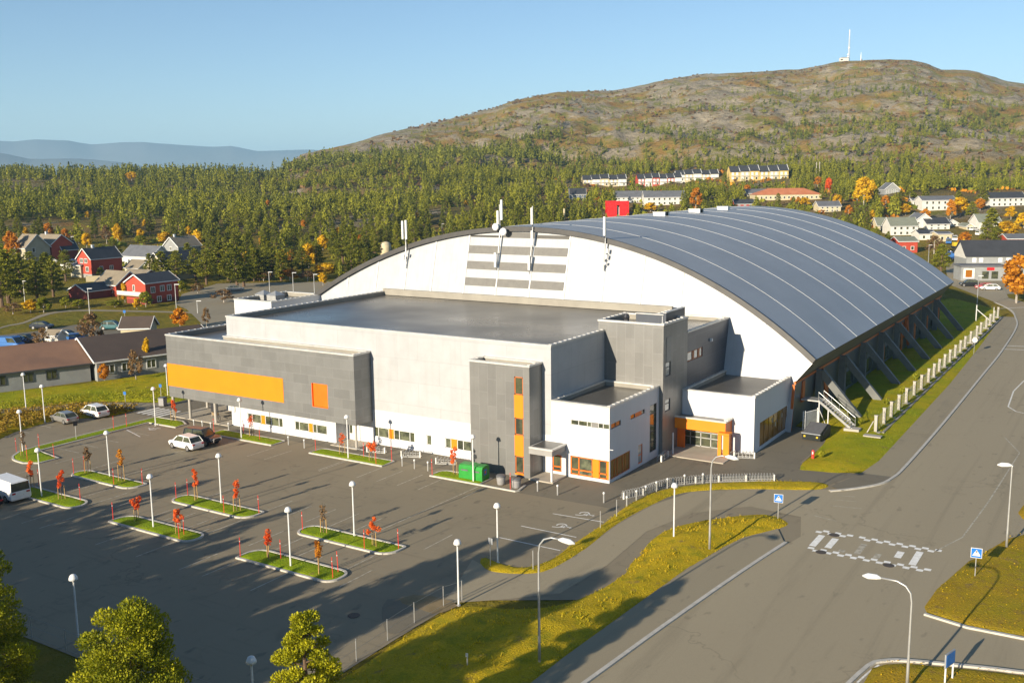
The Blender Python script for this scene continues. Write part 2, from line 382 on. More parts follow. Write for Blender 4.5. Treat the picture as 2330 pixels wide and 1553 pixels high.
sheet('forecourt', [(-104.4,75.9),(-99.2,76),(-97.2,76.6),(-47.4,75.6),(-46.2,73.2),(-36,73.6),(-33,80),(-24,86),(-21,95),(-27.2,95),(-27.2,104),(-31.9,108.8),(-45,96),(-47,80),(-86,80),(-97,86),(-104,92),(-104.4,84)], 'dark_asphalt', .012)
ROAD = [(-25.6,14),(-25,40),(-24.3,50),(-23.3,60),(-22.4,68),(-21.2,75),(-22.5,79.5),(-27,80),(-30.5,76),(-32,70),(-31.5,62),(-32,56),(-35,53),(-38,50.5),(-38.5,52.5),(-40.6,58),(-38,57),(-35.3,58.5),(-34.4,64),(-34.7,70),(-34.3,76),(-32.8,81.2),(-28.6,84.7),(-23.5,87.3),(-20.6,89.4),(-18.4,93.6),(-18,105),(-17.9,120),(-18,150),(-18.1,171),(-19,199.5),(-21,216),(-24.5,230),(-28.5,240),(-41,268),(-47,300),(-52,330),(-44,330),(-36,292),(-28,262),(-25.4,246),(-21,238),(-14,230),(-4,222),(8,210),(16,180),(18,110),(16,14)]
sheet('road', ROAD, 'road_asphalt', .020)
PAVE = [(-25.75,14),(-25.15,40),(-24.45,50),(-23.5,60),(-22.7,67),(-21.9,73),(-23.2,75.6),(-24.9,72.3),(-25.9,66.5),(-26.5,60.1),(-27.2,48),(-27.4,40),(-27.8,14)]
sheet('pavement', PAVE, 'path_asphalt', .10, .13)
PAVE2 = [(-18.5,93.8),(-18.2,99),(-18.05,120),(-18.15,150),(-18.25,171),(-19.1,199.5),(-20.4,213),(-22.9,213),(-21.7,174),(-20.9,141),(-20.75,112),(-20.7,99.3),(-21.2,94.2)]
sheet('pavement', PAVE2, 'path_asphalt', .10, .13)
sheet('footpath', [(-128,62),(-120.2,69.1),(-116.4,72.9),(-113.3,77.2),(-103.7,82.2),(-104,78),(-111,74.8),(-114.2,71.2),(-118.3,67),(-125,60)], 'path_asphalt', .016)
sheet('footpath', spline([(-172,92),(-187.8,109.8),(-190,116),(-198,127),(-197,133),(-186,137.5),(-174,141.5),(-150,147),(-150,149),(-174,143.6),(-187,139.6),(-199,134.8),(-201,128),(-192,117),(-189.6,111),(-174,93)], 3, True), 'path_asphalt', .012)
sheet('side_road', [(-187,151),(-178,146.5),(-168,140),(-150,128),(-120,112),(-112,112),(-112,190),(-150,205),(-190,205),(-215,188),(-203,166)], 'path_asphalt', .004)
sheet('car_park', [(-205,80),(-150,74),(-136,96),(-142,118),(-163,123),(-178.8,120),(-178,111),(-179.3,104.5),(-196,96)], 'dark_asphalt', .004)
sheet('side_road', [(-75,430),(-62,430),(-47,302),(-36,268),(-30,250),(-18,262),(-22,300),(-28,420),(-40,520),(-60,520)], 'path_asphalt', .010)
def kerb(name, pts, w=.28, h=.12, z=.0, m='kerb_stone', closed=False):
    mb = MB(); n = len(pts); P = [Vector((p[0], p[1], 0)) for p in pts]; Lr = []
    for i in range(n):
        a = P[(i-1) % n] if (closed or i) else P[i]; c = P[(i+1) % n] if (closed or i < n-1) else P[i]
        d = (c-a).normalized(); Lr.append((P[i]+Vector((-d.y, d.x, 0))*w/2, P[i]-Vector((-d.y, d.x, 0))*w/2))
    for i in range(n if closed else n-1):
        (a, b), (c, d) = Lr[i], Lr[(i+1) % n]; t = lambda p, q: (p.x, p.y, q)
        mb.poly([t(a, z+h), t(b, z+h), t(d, z+h), t(c, z+h)]); mb.poly([t(b, z), t(d, z), t(d, z+h), t(b, z+h)]); mb.poly([t(a, z+h), t(c, z+h), t(c, z), t(a, z)])
    return struct(mb.build(name, m))
kerb('road_kerb', spline([(-25.62,14),(-25.05,40),(-24.35,50),(-23.35,60),(-22.55,67),(-21.75,73)], 4), .26, .125, .012)
kerb('road_kerb', spline([(-22.3,87.4),(-20.6,89.2),(-19.0,91.6),(-18.4,94),(-18.1,99),(-17.95,120),(-18.05,150),(-18.15,171),(-19,199.5),(-20.6,213),(-22.6,224),(-27,236)], 4), .26, .125, .012)
# mounded grass areas
def mound(name, pts, m, hgt, z0=.0, step=.7, rim=.8, bumpy=.12, kind='structure'):
    a = np.array(pts); lo = a.min(0)-step; hi = a.max(0)+step
    nx = int((hi[0]-lo[0])/step)+1; ny = int((hi[1]-lo[1])/step)+1
    X, Y = np.meshgrid(lo[0]+np.arange(nx)*step, lo[1]+np.arange(ny)*step)
    d = np.full(X.shape, 1e9); n = len(a); NX = X.copy(); NY = Y.copy()
    for i in range(n):
        p, q = a[i], a[(i+1) % n]; e = q-p; L = (e**2).sum() or 1e-9
        t = np.clip(((X-p[0])*e[0]+(Y-p[1])*e[1])/L, 0, 1); cx = p[0]+t*e[0]; cy = p[1]+t*e[1]; dd_ = np.hypot(X-cx, Y-cy)
        k = dd_ < d; d[k] = dd_[k]; NX[k] = cx[k]; NY[k] = cy[k]
    ins = inpoly(X.ravel(), Y.ravel(), [tuple(p) for p in a]).reshape(X.shape)
    near = (~ins) & (d < step*1.5)
    X2 = np.where(near, NX, X); Y2 = np.where(near, NY, Y)
    Z = np.where(ins, z0+hgt*smooth(0, rim, d)+bumpy*(fbm(X*.9, Y*.9, 4)-.5)*smooth(0, .6, d)+.03, z0)
    ok = ins | near; idx = np.arange(nx*ny).reshape(ny, nx)
    q = ins[:-1, :-1] | ins[1:, :-1] | ins[:-1, 1:] | ins[1:, 1:]
    q &= ok[:-1, :-1] & ok[1:, :-1] & ok[:-1, 1:] & ok[1:, 1:]
    Fq = np.stack([idx[:-1, :-1][q], idx[:-1, 1:][q], idx[1:, 1:][q], idx[1:, :-1][q]], -1)
    V = np.stack([X2, Y2, Z], -1).reshape(-1, 3); us = np.unique(Fq); mp = np.full(len(V), -1); mp[us] = np.arange(len(us))
    o = npmesh(name, V[us], mp[Fq], m); o.data.polygons.foreach_set('use_smooth', [True]*len(Fq)); o['kind'] = kind; return o
VERGE = spline([(-29,12),(-27.6,30),(-27.35,45),(-27.2,48),(-26.6,60),(-26,66.5),(-25,72.3),(-23.2,75.9),(-23,77.6),(-24.8,78.7),(-27,77.3),(-30.1,73),(-30.9,69.6),(-30.4,64.8),(-29.8,59.9),(-30.7,55.2),(-33,52.5),(-36.4,50.9),(-37,47),(-36.8,40),(-37,33.4),(-37.6,26),(-38,12)], 4, True)
mound('grass_verge', VERGE, 'verge', .45, .0, .6, 3.0, .3)
STRIP = spline([(-40.2,58.9),(-39.6,57.6),(-38,56.8),(-35.6,57.8),(-34.6,59.6),(-34.4,64),(-34.8,69.9),(-34.4,75.9),(-33.2,80.8),(-28.8,84.4),(-24.2,86.8),(-22.8,88.6),(-23.8,89.6),(-27.9,87.7),(-32.6,84),(-35.3,80.4),(-36.1,75.5),(-35.8,69.9),(-35.7,64.3),(-35.6,60.9),(-36.6,58.6),(-38.6,58.5)], 4, True)
mound('grass_strip', STRIP, 'verge', .12, .0, .35, .4, .10)
BANK = [(-26.6,92.6),(-23.5,93.3),(-21.2,94.2),(-20.75,99.3),(-20.8,112),(-20.95,141),(-21.75,174),(-22.9,213),(-26,226),(-36,240),(-46,214),(-46,200),(-32.4,199),(-32.2,109.5),(-28.9,108.8),(-27.3,104.5),(-26.9,99),(-27,94.7)]
mound('grass_bank', BANK, 'bank', .30, .0, .8, 3.0, .2)
RG = [(-6.5,84.2),(-7.5,82.5),(-9.4,75.7),(-10.4,69.7),(-10.6,66.2),(-10.2,65.2),(-7.7,64.5),(-4.5,64.6),(8,66),(16,68),(16,92),(2,90),(-4,87)]
mound('grass_verge', RG, 'litter', .16, .0, .45, .6, .12)
BG = [(-11.5,56.1),(-11,57.0),(-10,57.7),(-6.9,58.8),(-4.1,59.6),(6,62),(14,62),(14,30),(-6,30),(-11.5,48)]
mound('grass_verge', BG, 'litter', .14, .0, .45, .6, .12)
mound('grass_verge', [(-7.3,92),(-7.5,89.4),(-6.7,87.4),(-1,90),(4,96),(4,104),(-5,98)], 'litter', .14, .0, .45, .5, .1)
kerb('road_kerb', [(-10.3,65.0),(-7.7,64.35),(-4.5,64.45),(8,65.8),(16,67.8)], .24, .13, .012)
kerb('road_kerb', spline([(-12.4,52),(-11.75,56.1),(-11.1,57.2),(-10,57.9),(-6.9,59),(-4.1,59.8),(6,62.2)], 3), .24, .13, .012)
LAWN2 = [(-124,63.5),(-116.6,73.6),(-113.5,77.9),(-103.6,82.6),(-104,95),(-110,96),(-121.5,96.5),(-125,84),(-130,74.5),(-135,60)]
mound('lawn', LAWN2, 'bank', .25, .0, .8, 2, .3)
HEDGE = [(-108.6,69.4),(-107.3,63),(-105.8,60.3),(-113,50.5),(-124,52),(-120,61.5),(-114.6,70.5),(-112,74),(-104.3,77.6),(-104.4,73.2)]
mound('grass_verge', HEDGE, 'verge', .5, .0, .7, 1.5, .4)
sheet('gravel_patch', spline([(-41.5,49.2),(-39,50.6),(-37.4,51.4),(-37.5,47.5),(-37.8,45.4),(-39.2,46)], 3, True), 'dark_asphalt', .022)
# parking islands
ISL = {}
def island(key, pts, m='lawn', rough=None):
    kerb('island_kerb', pts, .20, .13, .0, closed=True)
    o = mound('grass_island', pts, m, .10, .02, .3, .25, .05); ISL[key] = pts
def rr(x0, x1, y0, y1, rl, rr_):
    p = []
    def arc(cx, cy, r, a0, a1, n=6):
        for k in range(n+1): t = radians(a0+(a1-a0)*k/n); p.append((cx+r*cos(t), cy+r*sin(t)))
    (lb, lt), (rb, rt) = rl, rr_
    for cx, cy, r, a in ((x0, y0, lb, 180), (x1, y0, rb, 270), (x1, y1, rt, 0), (x0, y1, lt, 90)):
        if r < .15: p.append((cx, cy)); continue
        arc(cx+(r if cx == x0 else -r), cy+(r if cy == y0 else -r), r, a, a+90)
    return p
island('A', spline([(-97.6,57),(-96.3,56.3),(-94.5,56.1)], 3)[:-1]+[(-94.3,56.1),(-92.9,56.9),(-92.8,59.0),(-97.3,59.7),(-97.4,73.6),(-92.7,73.7),(-92.9,75.3),(-94.4,76.1),(-99,75.9),(-99.05,60.5),(-98.7,58.4)])
island('B', rr(-86.6, -77.4, 55.9, 57.85, (.9, .9), (1.2, .2)))
island('C', rr(-86.0, -77.1, 49.7, 51.85, (.1, .1), (1.0, 1.2)))
island('D', rr(-71.4, -61.7, 49.4, 51.4, (.1, 1.2), (.9, .9)))
island('E', rr(-71.6, -61.9, 55.6, 57.7, (.9, .9), (1.2, .2)))
island('F', rr(-56.0, -46.6, 49.2, 51.4, (.1, 1.2), (.9, .9)))
island('G', rr(-56.1, -46.4, 55.3, 57.45, (.9, .9), (1.2, .2)))
island('H', rr(-71.7, -62.0, 73.45, 75.4, (.1, .7), (.1, .3)))
island('I', rr(-56.0, -50.4, 73.3, 75.4, (.1, .9), (.1, .1)))
kerb('island_kerb', [(-50.4,73.3),(-46.4,73.3),(-46.3,73.6),(-46.6,75.2)], .2, .13)
island('J', rr(-87.0, -77.3, 73.6, 75.65, (.1, .4), (.1, .3)))
# painted markings: parking bays, accessible bays, crossings, edge lines
def strip_mesh(mb, pts, w, z, dash=None):
    for (a, b) in zip(pts[:-1], pts[1:]):
        a = np.array(a, float); b = np.array(b, float); L = np.hypot(*(b-a)); d = (b-a)/L; n = np.array([-d[1], d[0]])*w/2
        segs = [(0, L)] if not dash else [(s, min(s+dash[0], L)) for s in np.arange(0, L, dash[0]+dash[1])]
        for s0, s1 in segs:
            p, q = a+d*s0, a+d*s1; mb.poly([(*(p-n), z), (*(q-n), z), (*(q+n), z), (*(p+n), z)])
def marking(name, lines, w=.12, m='paint_worn', z=.0165, dash=None):
    mb = MB()
    for l in lines: strip_mesh(mb, l, w, z, dash)
    return struct(mb.build(name, m))
bays = []
for y0, y1 in ((57.8, 61.9), (51.5, 55.5)):
    for x in np.arange(-91.5, -44.5, 2.45):
        if rng.random() < .6: bays.append([(x, y0), (x, y1-rng.random()*.8)])
for x in np.arange(-76.5, -46, 2.45):
    if rng.random() < .55: bays.append([(x, 69.4), (x, 73.3)])
for y in np.arange(45.5, 49.3, 3.6): bays += [[(x, y), (x, y+3.6)] for x in np.arange(-80, -44, 2.45) if rng.random() < .35]
bays += [[(-96.6,y),(-93.0,y+.05)] for y in (61.4, 63.7, 66.2)]+[[(-97.1+a,69.9),(-92.5,69.9)] for a in (.2,)]+[[(-109.5,y),(-105.5,y-.1)] for y in (61.6,63.9,66.6)]
bays += [[(-46.6,57.4),(-50.2,73.2)] and [(-50.6,57.6),(-50.2,73.2)], [(-66.4,69.2),(-66.4,73.4)], [(-84.2,66.2),(-82,73.6)]]
marking('bay_lines', bays, .11, 'paint_worn')
marking('bay_lines', [[(-41.4,62.9),(-35.9,62.9)],[(-41.3,66.0),(-36.2,66.0)],[(-40.6,69.9),(-35.9,70.2)],[(-97.0,70.3),(-92.9,69.0)]], .13, 'paint_white', .0175)
def wheelchair(x, y, rz, s=.62):
    mb = MB(); ca, sa = cos(rz), sin(rz)
    def P(a, b, z=.0178): return (x+s*(a*ca-b*sa), y+s*(a*sa+b*ca), z)
    N = 18
    for k in range(N-4):
        t0, t1 = .5+2*pi*k/N, .5+2*pi*(k+1)/N
        mb.poly([P(.55*cos(t0), .55*sin(t0)), P(.55*cos(t1), .55*sin(t1)), P(.38*cos(t1), .38*sin(t1)), P(.38*cos(t0), .38*sin(t0))])
    for a, b, w in (((-.05,.0),(-.05,.85),.16),((-.05,.15),(.55,.15),.15),((.55,.15),(.85,-.5),.15),((-.05,.55),(.4,.5),.12)):
        d = Vector((b[0]-a[0], b[1]-a[1])).normalized(); n = Vector((-d.y, d.x))*w/2
        mb.poly([P(a[0]-n.x, a[1]-n.y), P(b[0]-n.x, b[1]-n.y), P(b[0]+n.x, b[1]+n.y), P(a[0]+n.x, a[1]+n.y)])
    mb.poly([P(-.05+.14*cos(2*pi*k/10), 1.02+.14*sin(2*pi*k/10)) for k in range(10)])
    struct(mb.build('accessible_symbol', 'paint_white'))
for px in ((1330,1168),(1278,1195)):
    p = at(*px); wheelchair(p[0], p[1], radians(-100), .85)
p = at(348, 976); wheelchair(p[0], p[1], radians(80), .85)
mb = MB()
for k in range(5): mb.poly([(-103.2+k*.95, 76.3, .0172), (-102.7+k*.95, 76.3, .0172), (-102.7+k*.95, 79.6, .0172), (-103.2+k*.95, 79.6, .0172)])
struct(mb.build('zebra_crossing', 'paint_white'))
mb = MB(); sq = .46
for side, y0 in ((0, 72.35), (1, 76.5)):
    for k in range(20):
        x = -20.5+k*sq; yy = y0+(k % 2)*.40; yy += (.15 if side else 0)*k/20
        if rng.random() < .94: mb.poly([(x, yy, .0262), (x+sq, yy, .0262), (x+sq, yy+.42, .0262), (x, yy+.42, .0262)])
struct(mb.build('raised_crossing_edge', 'crossing_paint'))
mb = MB()
for x, y0, y1 in ((-20.1,73.4,76.1),(-19.0,73.6,75.9),(-12.9,73.3,76.3),(-14.1,74.2,75.6)): mb.poly([(x, y0, .0262), (x+.5, y0, .0262), (x+.5, y1, .0262), (x, y1, .0262)])
struct(mb.build('zebra_crossing', 'crossing_paint'))
mb = MB()
for x, y0, y1 in ((-16.8,73.4,75.8),(-15.4,73.3,74.3),(-17.9,73.2,73.8)): mb.poly([(x, y0, .0262), (x+.45, y0, .0262), (x+.45, y1, .0262), (x, y1, .0262)])
struct(mb.build('zebra_crossing', 'paint_worn'))
def pl(*q): return [tuple(at(*p)[:2]) for p in q]
marking('edge_line', [pl((2130,1253),(2190,1222),(2250,1140),(2320,1030),(2286,995))], .12, 'paint_worn', .0262)
marking('edge_line', [pl((2294,925),(2306,890),(2330,866)), pl((2294,925),(2312,936),(2330,940))], .16, 'paint_white', .0262)
marking('edge_line', [pl((1905,1117),(1962,1110),(2018,1096))], .14, 'paint_white', .0262)
marking('road_dashes', [pl((1905,1127),(1945,1130)), pl((1900,1137),(1950,1141)), pl((1890,1150),(1960,1157)), pl((1850,1172),(1905,1186))], .10, 'paint_worn', .0262)
marking('edge_line', [pl((2285,786),(2330,788)), pl((2280,794),(2330,796)), pl((2272,702),(2330,699))], .35, 'paint_white', .0262)
marking('edge_line', [pl((1950,1553),(1975,1530),(2000,1512))], .12, 'paint_white', .0262)
# tarmac repairs and drain covers
def patch(name, px, m, z): struct(sheet(name, [tuple(at(*p)[:2]) for p in px], m, z))
patch('tarmac_patch', [(1960,1078),(2035,1087),(2003,1102),(1975,1106),(1915,1118),(1890,1108)], 'dark_asphalt', .1035)
patch('tarmac_patch', [(710,1335),(738,1338),(732,1345),(712,1346),(700,1341)], 'dark_asphalt', .0185)
mat('bare_soil', (.26, .19, .10), (.20, .15, .075), .9, .95, bump=.4)
patch('soil_patch', [(915,1372),(908,1362),(940,1353),(985,1356),(1030,1368),(1042,1378),(1012,1392),(985,1396),(950,1384)], 'bare_soil', .023)
mat('iron_cover', (.09, .07, .055), (.06, .05, .04), 4, .7)
def cover(u, v, r=.45, lab=''):
    p = at(u, v); mb = MB().lathe([(r, .0), (r, .012), (r*.82, .014)], (0, 0, 0), 16)
    o = mb.build('manhole_cover', 'iron_cover', loc=(p[0], p[1], .024)); tag(o, lab, 'manhole cover', 'manhole covers in the road')
for u, v, l in ((1898,1217,'dark round manhole cover on the far edge of the chequered crossing'),(1868,1256,'dark round manhole cover on the near edge of the crossing, left one'),(2022,1286,'dark round manhole cover on the near edge of the crossing, right one'),(805,1400,'dark oval manhole cover on the car park behind the bushy pine')):
    cover(u, v, .40, l)

# ================================================================== THE SPORTS HALL
HALL = thing('sports_hall', 'large sports hall with arched blue grey metal roof and white grey and orange annexes', 'sports hall', (-68.0, 109.0, 0), shift=True)
def P_(mb, name, m, par=None, smooth=False): return mb.build(name, m, par or HALL, smooth)
# ---- arched roof
XC, ZC, RR = -68.7, -42.2, 63.7; TM = math.asin(39.2/RR)
def yfront(z): return 107.6+.25*(z-8)
def yback(z): return 197.2+.12*(z-8)
N = 48; mb = MB(); ts = [-TM+2*TM*k/N for k in range(N+1)]
arc = lambda t, r=0: (XC+(RR+r)*sin(t), ZC+(RR+r)*cos(t))
top = []; bot = []
for t in ts:
    x, z = arc(t); x2, z2 = arc(t, -.55); top.append((x, z)); bot.append((x2, z2))
ys = 20
for k in range(N):
    for q in range(ys):
        f0, f1 = q/ys, (q+1)/ys
        Y = lambda z, f: yfront(z)+(yback(z)-yfront(z))*f
        (xa, za), (xb, zb) = top[k], top[k+1]
        mb.poly([(xa, Y(za, f0), za), (xb, Y(zb, f0), zb), (xb, Y(zb, f1), zb), (xa, Y(za, f1), za)])
mat('roof_metal', (.34, .355, .365), (.30, .315, .325), .12, .5, .2, .5)
mat('seam_metal', (.34, .35, .36), (.30, .31, .32), 1.5, .5, .2)
roof = P_(mb, 'arched_roof', 'roof_metal', smooth=True)
mb = MB(); mbb = MB()
for k in range(N):
    for (pa, pb, qa, qb) in ((top[k], top[k+1], bot[k], bot[k+1]),):
        mb.poly([(qa[0], yfront(qa[1]), qa[1]), (qb[0], yfront(qb[1]), qb[1]), (pb[0], yfront(pb[1])-.02, pb[1]+.06), (pa[0], yfront(pa[1])-.02, pa[1]+.06)])
        mb.poly([(pa[0], yfront(pa[1])-.02, pa[1]+.06), (pb[0], yfront(pb[1])-.02, pb[1]+.06), (pb[0], yfront(pb[1])+.35, pb[1]+.06), (pa[0], yfront(pa[1])+.35, pa[1]+.06)])
        mb.poly([(qb[0], yfront(qb[1]), qb[1]), (qa[0], yfront(qa[1]), qa[1]), (qa[0], yfront(qa[1])+1, qa[1]), (qb[0], yfront(qb[1])+1, qb[1])])
        mbb.poly([(qa[0], yback(qa[1]), qa[1]), (qb[0], yback(qb[1]), qb[1]), (pb[0], yback(pb[1]), pb[1]), (pa[0], yback(pa[1]), pa[1])])
P_(mb, 'roof_edge', 'fascia_dark', roof); P_(mbb, 'roof_edge', 'fascia_dark', roof)
for yr in (115.6, 125.7, 136.3, 146.8, 157.4, 168.3, 179.3, 190.3):
    mb = MB(); f = (yr-yfront(8))/(yback(8)-yfront(8))
    for k in range(N):
        a, b, c, d = arc(ts[k], .03), arc(ts[k+1], .03), arc(ts[k]), arc(ts[k+1]); Y = lambda z: yfront(z)+(yback(z)-yfront(z))*f
        for s in (-1, 1): pass
        mb.poly([(a[0], Y(a[1])-.035, a[1]), (b[0], Y(b[1])-.035, b[1]), (b[0], Y(b[1])+.035, b[1]), (a[0], Y(a[1])+.035, a[1])])
        mb.poly([(c[0], Y(c[1])-.035, c[1]), (d[0], Y(d[1])-.035, d[1]), (b[0], Y(b[1])-.035, b[1]), (a[0], Y(a[1])-.035, a[1])])
        mb.poly([(b[0], Y(b[1])+.035, b[1]), (d[0], Y(d[1])+.035, d[1]), (c[0], Y(c[1])+.035, c[1]), (a[0], Y(a[1])+.035, a[1])])
    P_(mb, 'roof_seam', 'seam_metal', roof)
for u, v in ((1398,492),(1402,483),(1516,478),(1520,482),(1624,468)):   # roof lights near the ridge: intersect with the arch
    d = RM.T @ np.array([(u-1165)/F, (v-776.5)/F, 1.0]); best = None
    for s in np.arange(100, 300, .25):
        p = CAM+d*s
        if (p[0]-XC)**2+(p[2]-ZC)**2 < RR**2: best = p; break
    if best is None: best = np.array([XC+2, 150+5*(u-1398)/40, ZC+RR])
    x, y, z = best; mb = MB().box(x-1.0, x+1.0, y-.7, y+.7, z-.3, z+.5); mb.box(x-1.1, x+1.1, y-.8, y+.8, z+.5, z+.58)
    P_(mb, 'roof_vent', 'white_metal', roof)
# ---- gable
YG = lambda z: yfront(z)+.55
gab = MB(); K = 60
for k in range(K):
    xa, xb = XC-37.2+74.4*k/K, XC-37.2+74.4*(k+1)/K
    za, zb = [ZC+sqrt((RR-.5)**2-(x-XC)**2) for x in (xa, xb)]
    gab.poly([(xa, YG(0), 0), (xb, YG(0), 0), (xb, YG(zb), zb), (xa, YG(za), za)])
xe = XC+37.2; ze = ZC+sqrt((RR-.5)**2-37.2**2)
gab.poly([(xe, YG(5.4), 5.4), (XC+39.0, YG(8), 7.7), (xe, YG(ze), ze)]); gab.poly([(2*XC-xe, YG(5.4), 5.4), (2*XC-xe, YG(ze), ze), (XC-39.0, YG(8), 7.7)])
gable = P_(gab, 'gable_wall', 'gable_panel')
def gp(x, z, o=0): return (x, YG(z)-o, z)
for x in (-97.6, -92.35, -87.2, -82.6, -77.15, -72.0, -66.9, -61.75, -56.4, -51.2, -46.0, -40.8, -35.6):
    z1 = ZC+sqrt((RR-.56)**2-(x-XC)**2); z0 = 6.0 if x > -46 else 12.5
    mb = MB().beam(gp(x, z0, .05), gp(x, z1, .05), .16, .10); P_(mb, 'panel_seam', 'white_metal', gable)
for z0, z1 in ((20.05, 20.95), (17.9, 18.95), (15.85, 16.9), (13.7, 14.75)):
    for xa, xb in ((-77.0, -72.1), (-71.9, -67.0), (-66.8, -61.9)):
        mb = MB(); zt = z1 if z1 < 20.5 else min(z1, ZC+sqrt((RR-.6)**2-(max(abs(xa-XC), abs(xb-XC)))**2)-.05)
        n = 6
        for q in range(n):
            a, b = z0+(zt-z0)*q/n, z0+(zt-z0)*(q+1)/n
            mb.poly([gp(xa, a, .03), gp(xb, a, .03), gp(xb, b, .10), gp(xa, b, .10)]); mb.poly([gp(xa, b, .10), gp(xb, b, .10), gp(xb, b, .03), gp(xa, b, .03)])
        P_(mb, 'louvre_panel', 'louvre', gable)
# ---- long side facing the road
XS = -31.9
mb = MB().poly([(XS, 107.7, 0), (XS, 196.6, 0), (XS+.35, 196.6, 5.4), (XS+.35, 107.2, 5.4)]); mb.poly([(XC-39, 107.7, 0), (XC-39, 196.6, 0), (XC-39, 196.6, 7.8), (XC-39, 107.2, 7.8)])
for k in range(K):
    xa, xb = XC-37.2+74.4*k/K, XC-37.2+74.4*(k+1)/K; za, zb = [ZC+sqrt((RR-.5)**2-(x-XC)**2) for x in (xa, xb)]
    mb.poly([(xb, 196.4, 0), (xa, 196.4, 0), (xa, yback(za)-.5, za), (xb, yback(zb)-.5, zb)])
mat('strut_concrete', (.17, .175, .165), (.13, .135, .13), .7, .8)
mat('side_cladding', (.15, .165, .17), (.11, .125, .135), .15, .35, .2)
side = P_(mb, 'side_wall', 'side_cladding')
mb = MB().poly([(XS+.35, 107.0, 5.35), (XS+.35, 196.8, 5.35), (-29.5, 197.2, 7.95), (-29.5, 107.5, 7.95)])
mat('soffit_board', (.16, .15, .115), (.13, .12, .095), .3, .6)
P_(mb, 'eaves_soffit', 'soffit_board')
P_(MB().beam((XS+.42, 107.0, 5.36), (XS+.42, 196.8, 5.36), .22, .26), 'eaves_trim', 'rust_orange')
P_(MB().beam((XS+.35, 106.85, 5.2), (XS+.12, 106.85, .02), .16, .28), 'corner_trim', 'rust_orange')
for k, y in enumerate((115.3, 125.6, 136.3, 146.7, 157.1, 167.6, 178.4, 189.0)):
    P_(MB().beam((XS+.85, y, -.1), (XS+.85, y, 5.5), .75, .75, up=(0, 1, 0)), 'column', 'strut_concrete')
    P_(MB().beam((XS+1.0, y+.05, 5.3), (-26.6, y+.5, .15), .8, .62, up=(0, 1, 0)), 'raking_strut', 'strut_concrete')
for y0, y1, z0, z1 in ((110.1,111.0,2.6,5.0),(119.8,121.0,.3,3.2),(150.2,151.2,.3,3.0),(163.0,163.8,.4,4.8),(173.0,174.0,.4,4.8),(184.0,184.8,.4,3.2),(194.9,195.7,.3,5.0)):
    P_(MB().box(XS+.2, XS+.42, y0, y1, z0, z1), 'door', 'rust_orange', side)
for y0 in (117.0, 165.2): P_(MB().beam((XS+.6, y0, 5.2), (XS+.6, y0+2.3, .6), .4, .5).beam((XS+.6, y0, 5.2), (XS+.6, y0-1.4, 2.4), .4, .5), 'cross_brace', 'rust_orange')
for y in np.arange(127, 195, 10.45): P_(MB().box(XS+.15, XS+.3, y, y+6.5, .7, 2.6), 'window', 'glass_dark', side)
# ---- annex blocks: footprint polygons (counter-clockwise), walls with window openings
def wallface(mb, p, q, z0, z1, holes=(), bands=(), rev=.16, m=0):
    p = np.array(p, float); q = np.array(q, float); L = np.hypot(*(q-p)); d = (q-p)/L; n = np.array([d[1], -d[0]])
    us = sorted({0, L, *[u for h in holes for u in h[:2]]}); zs = sorted({z0, z1, *[z for h in holes for z in h[2:4]], *[b[0] for b in bands]})
    W = lambda u, z, k=0: (*(p+d*u-n*k), z)
    for a, b in zip(us[:-1], us[1:]):
        for c, e in zip(zs[:-1], zs[1:]):
            um, zm = (a+b)/2, (c+e)/2
            if any(h[0] < um < h[1] and h[2] < zm < h[3] for h in holes): continue
            mm = m
            for bz, bm in bands:
                if zm < bz: mm = bm; break
            mb.poly([W(a, c), W(b, c), W(b, e), W(a, e)], mm)
    for u0, u1, c, e in [h[:4] for h in holes]:
        mm = m
        for bz, bm in bands:
            if (c+e)/2 < bz: mm = bm; break
        for A, B in (((u0, c), (u1, c)), ((u1, c), (u1, e)), ((u1, e), (u0, e)), ((u0, e), (u0, c))): mb.poly([W(*A), W(*A, rev), W(*B, rev), W(*B)], mm)
def offset(poly, t):
    out = []; n = len(poly)
    for i in range(n):
        a, b, c = [np.array(poly[k % n], float) for k in (i-1, i, i+1)]
        d1 = (b-a)/np.hypot(*(b-a)); d2 = (c-b)/np.hypot(*(c-b)); n1 = np.array([-d1[1], d1[0]]); n2 = np.array([-d2[1], d2[0]])
        out.append(tuple(b+t*(n1+n2)/(1+n1@n2)))
    return out
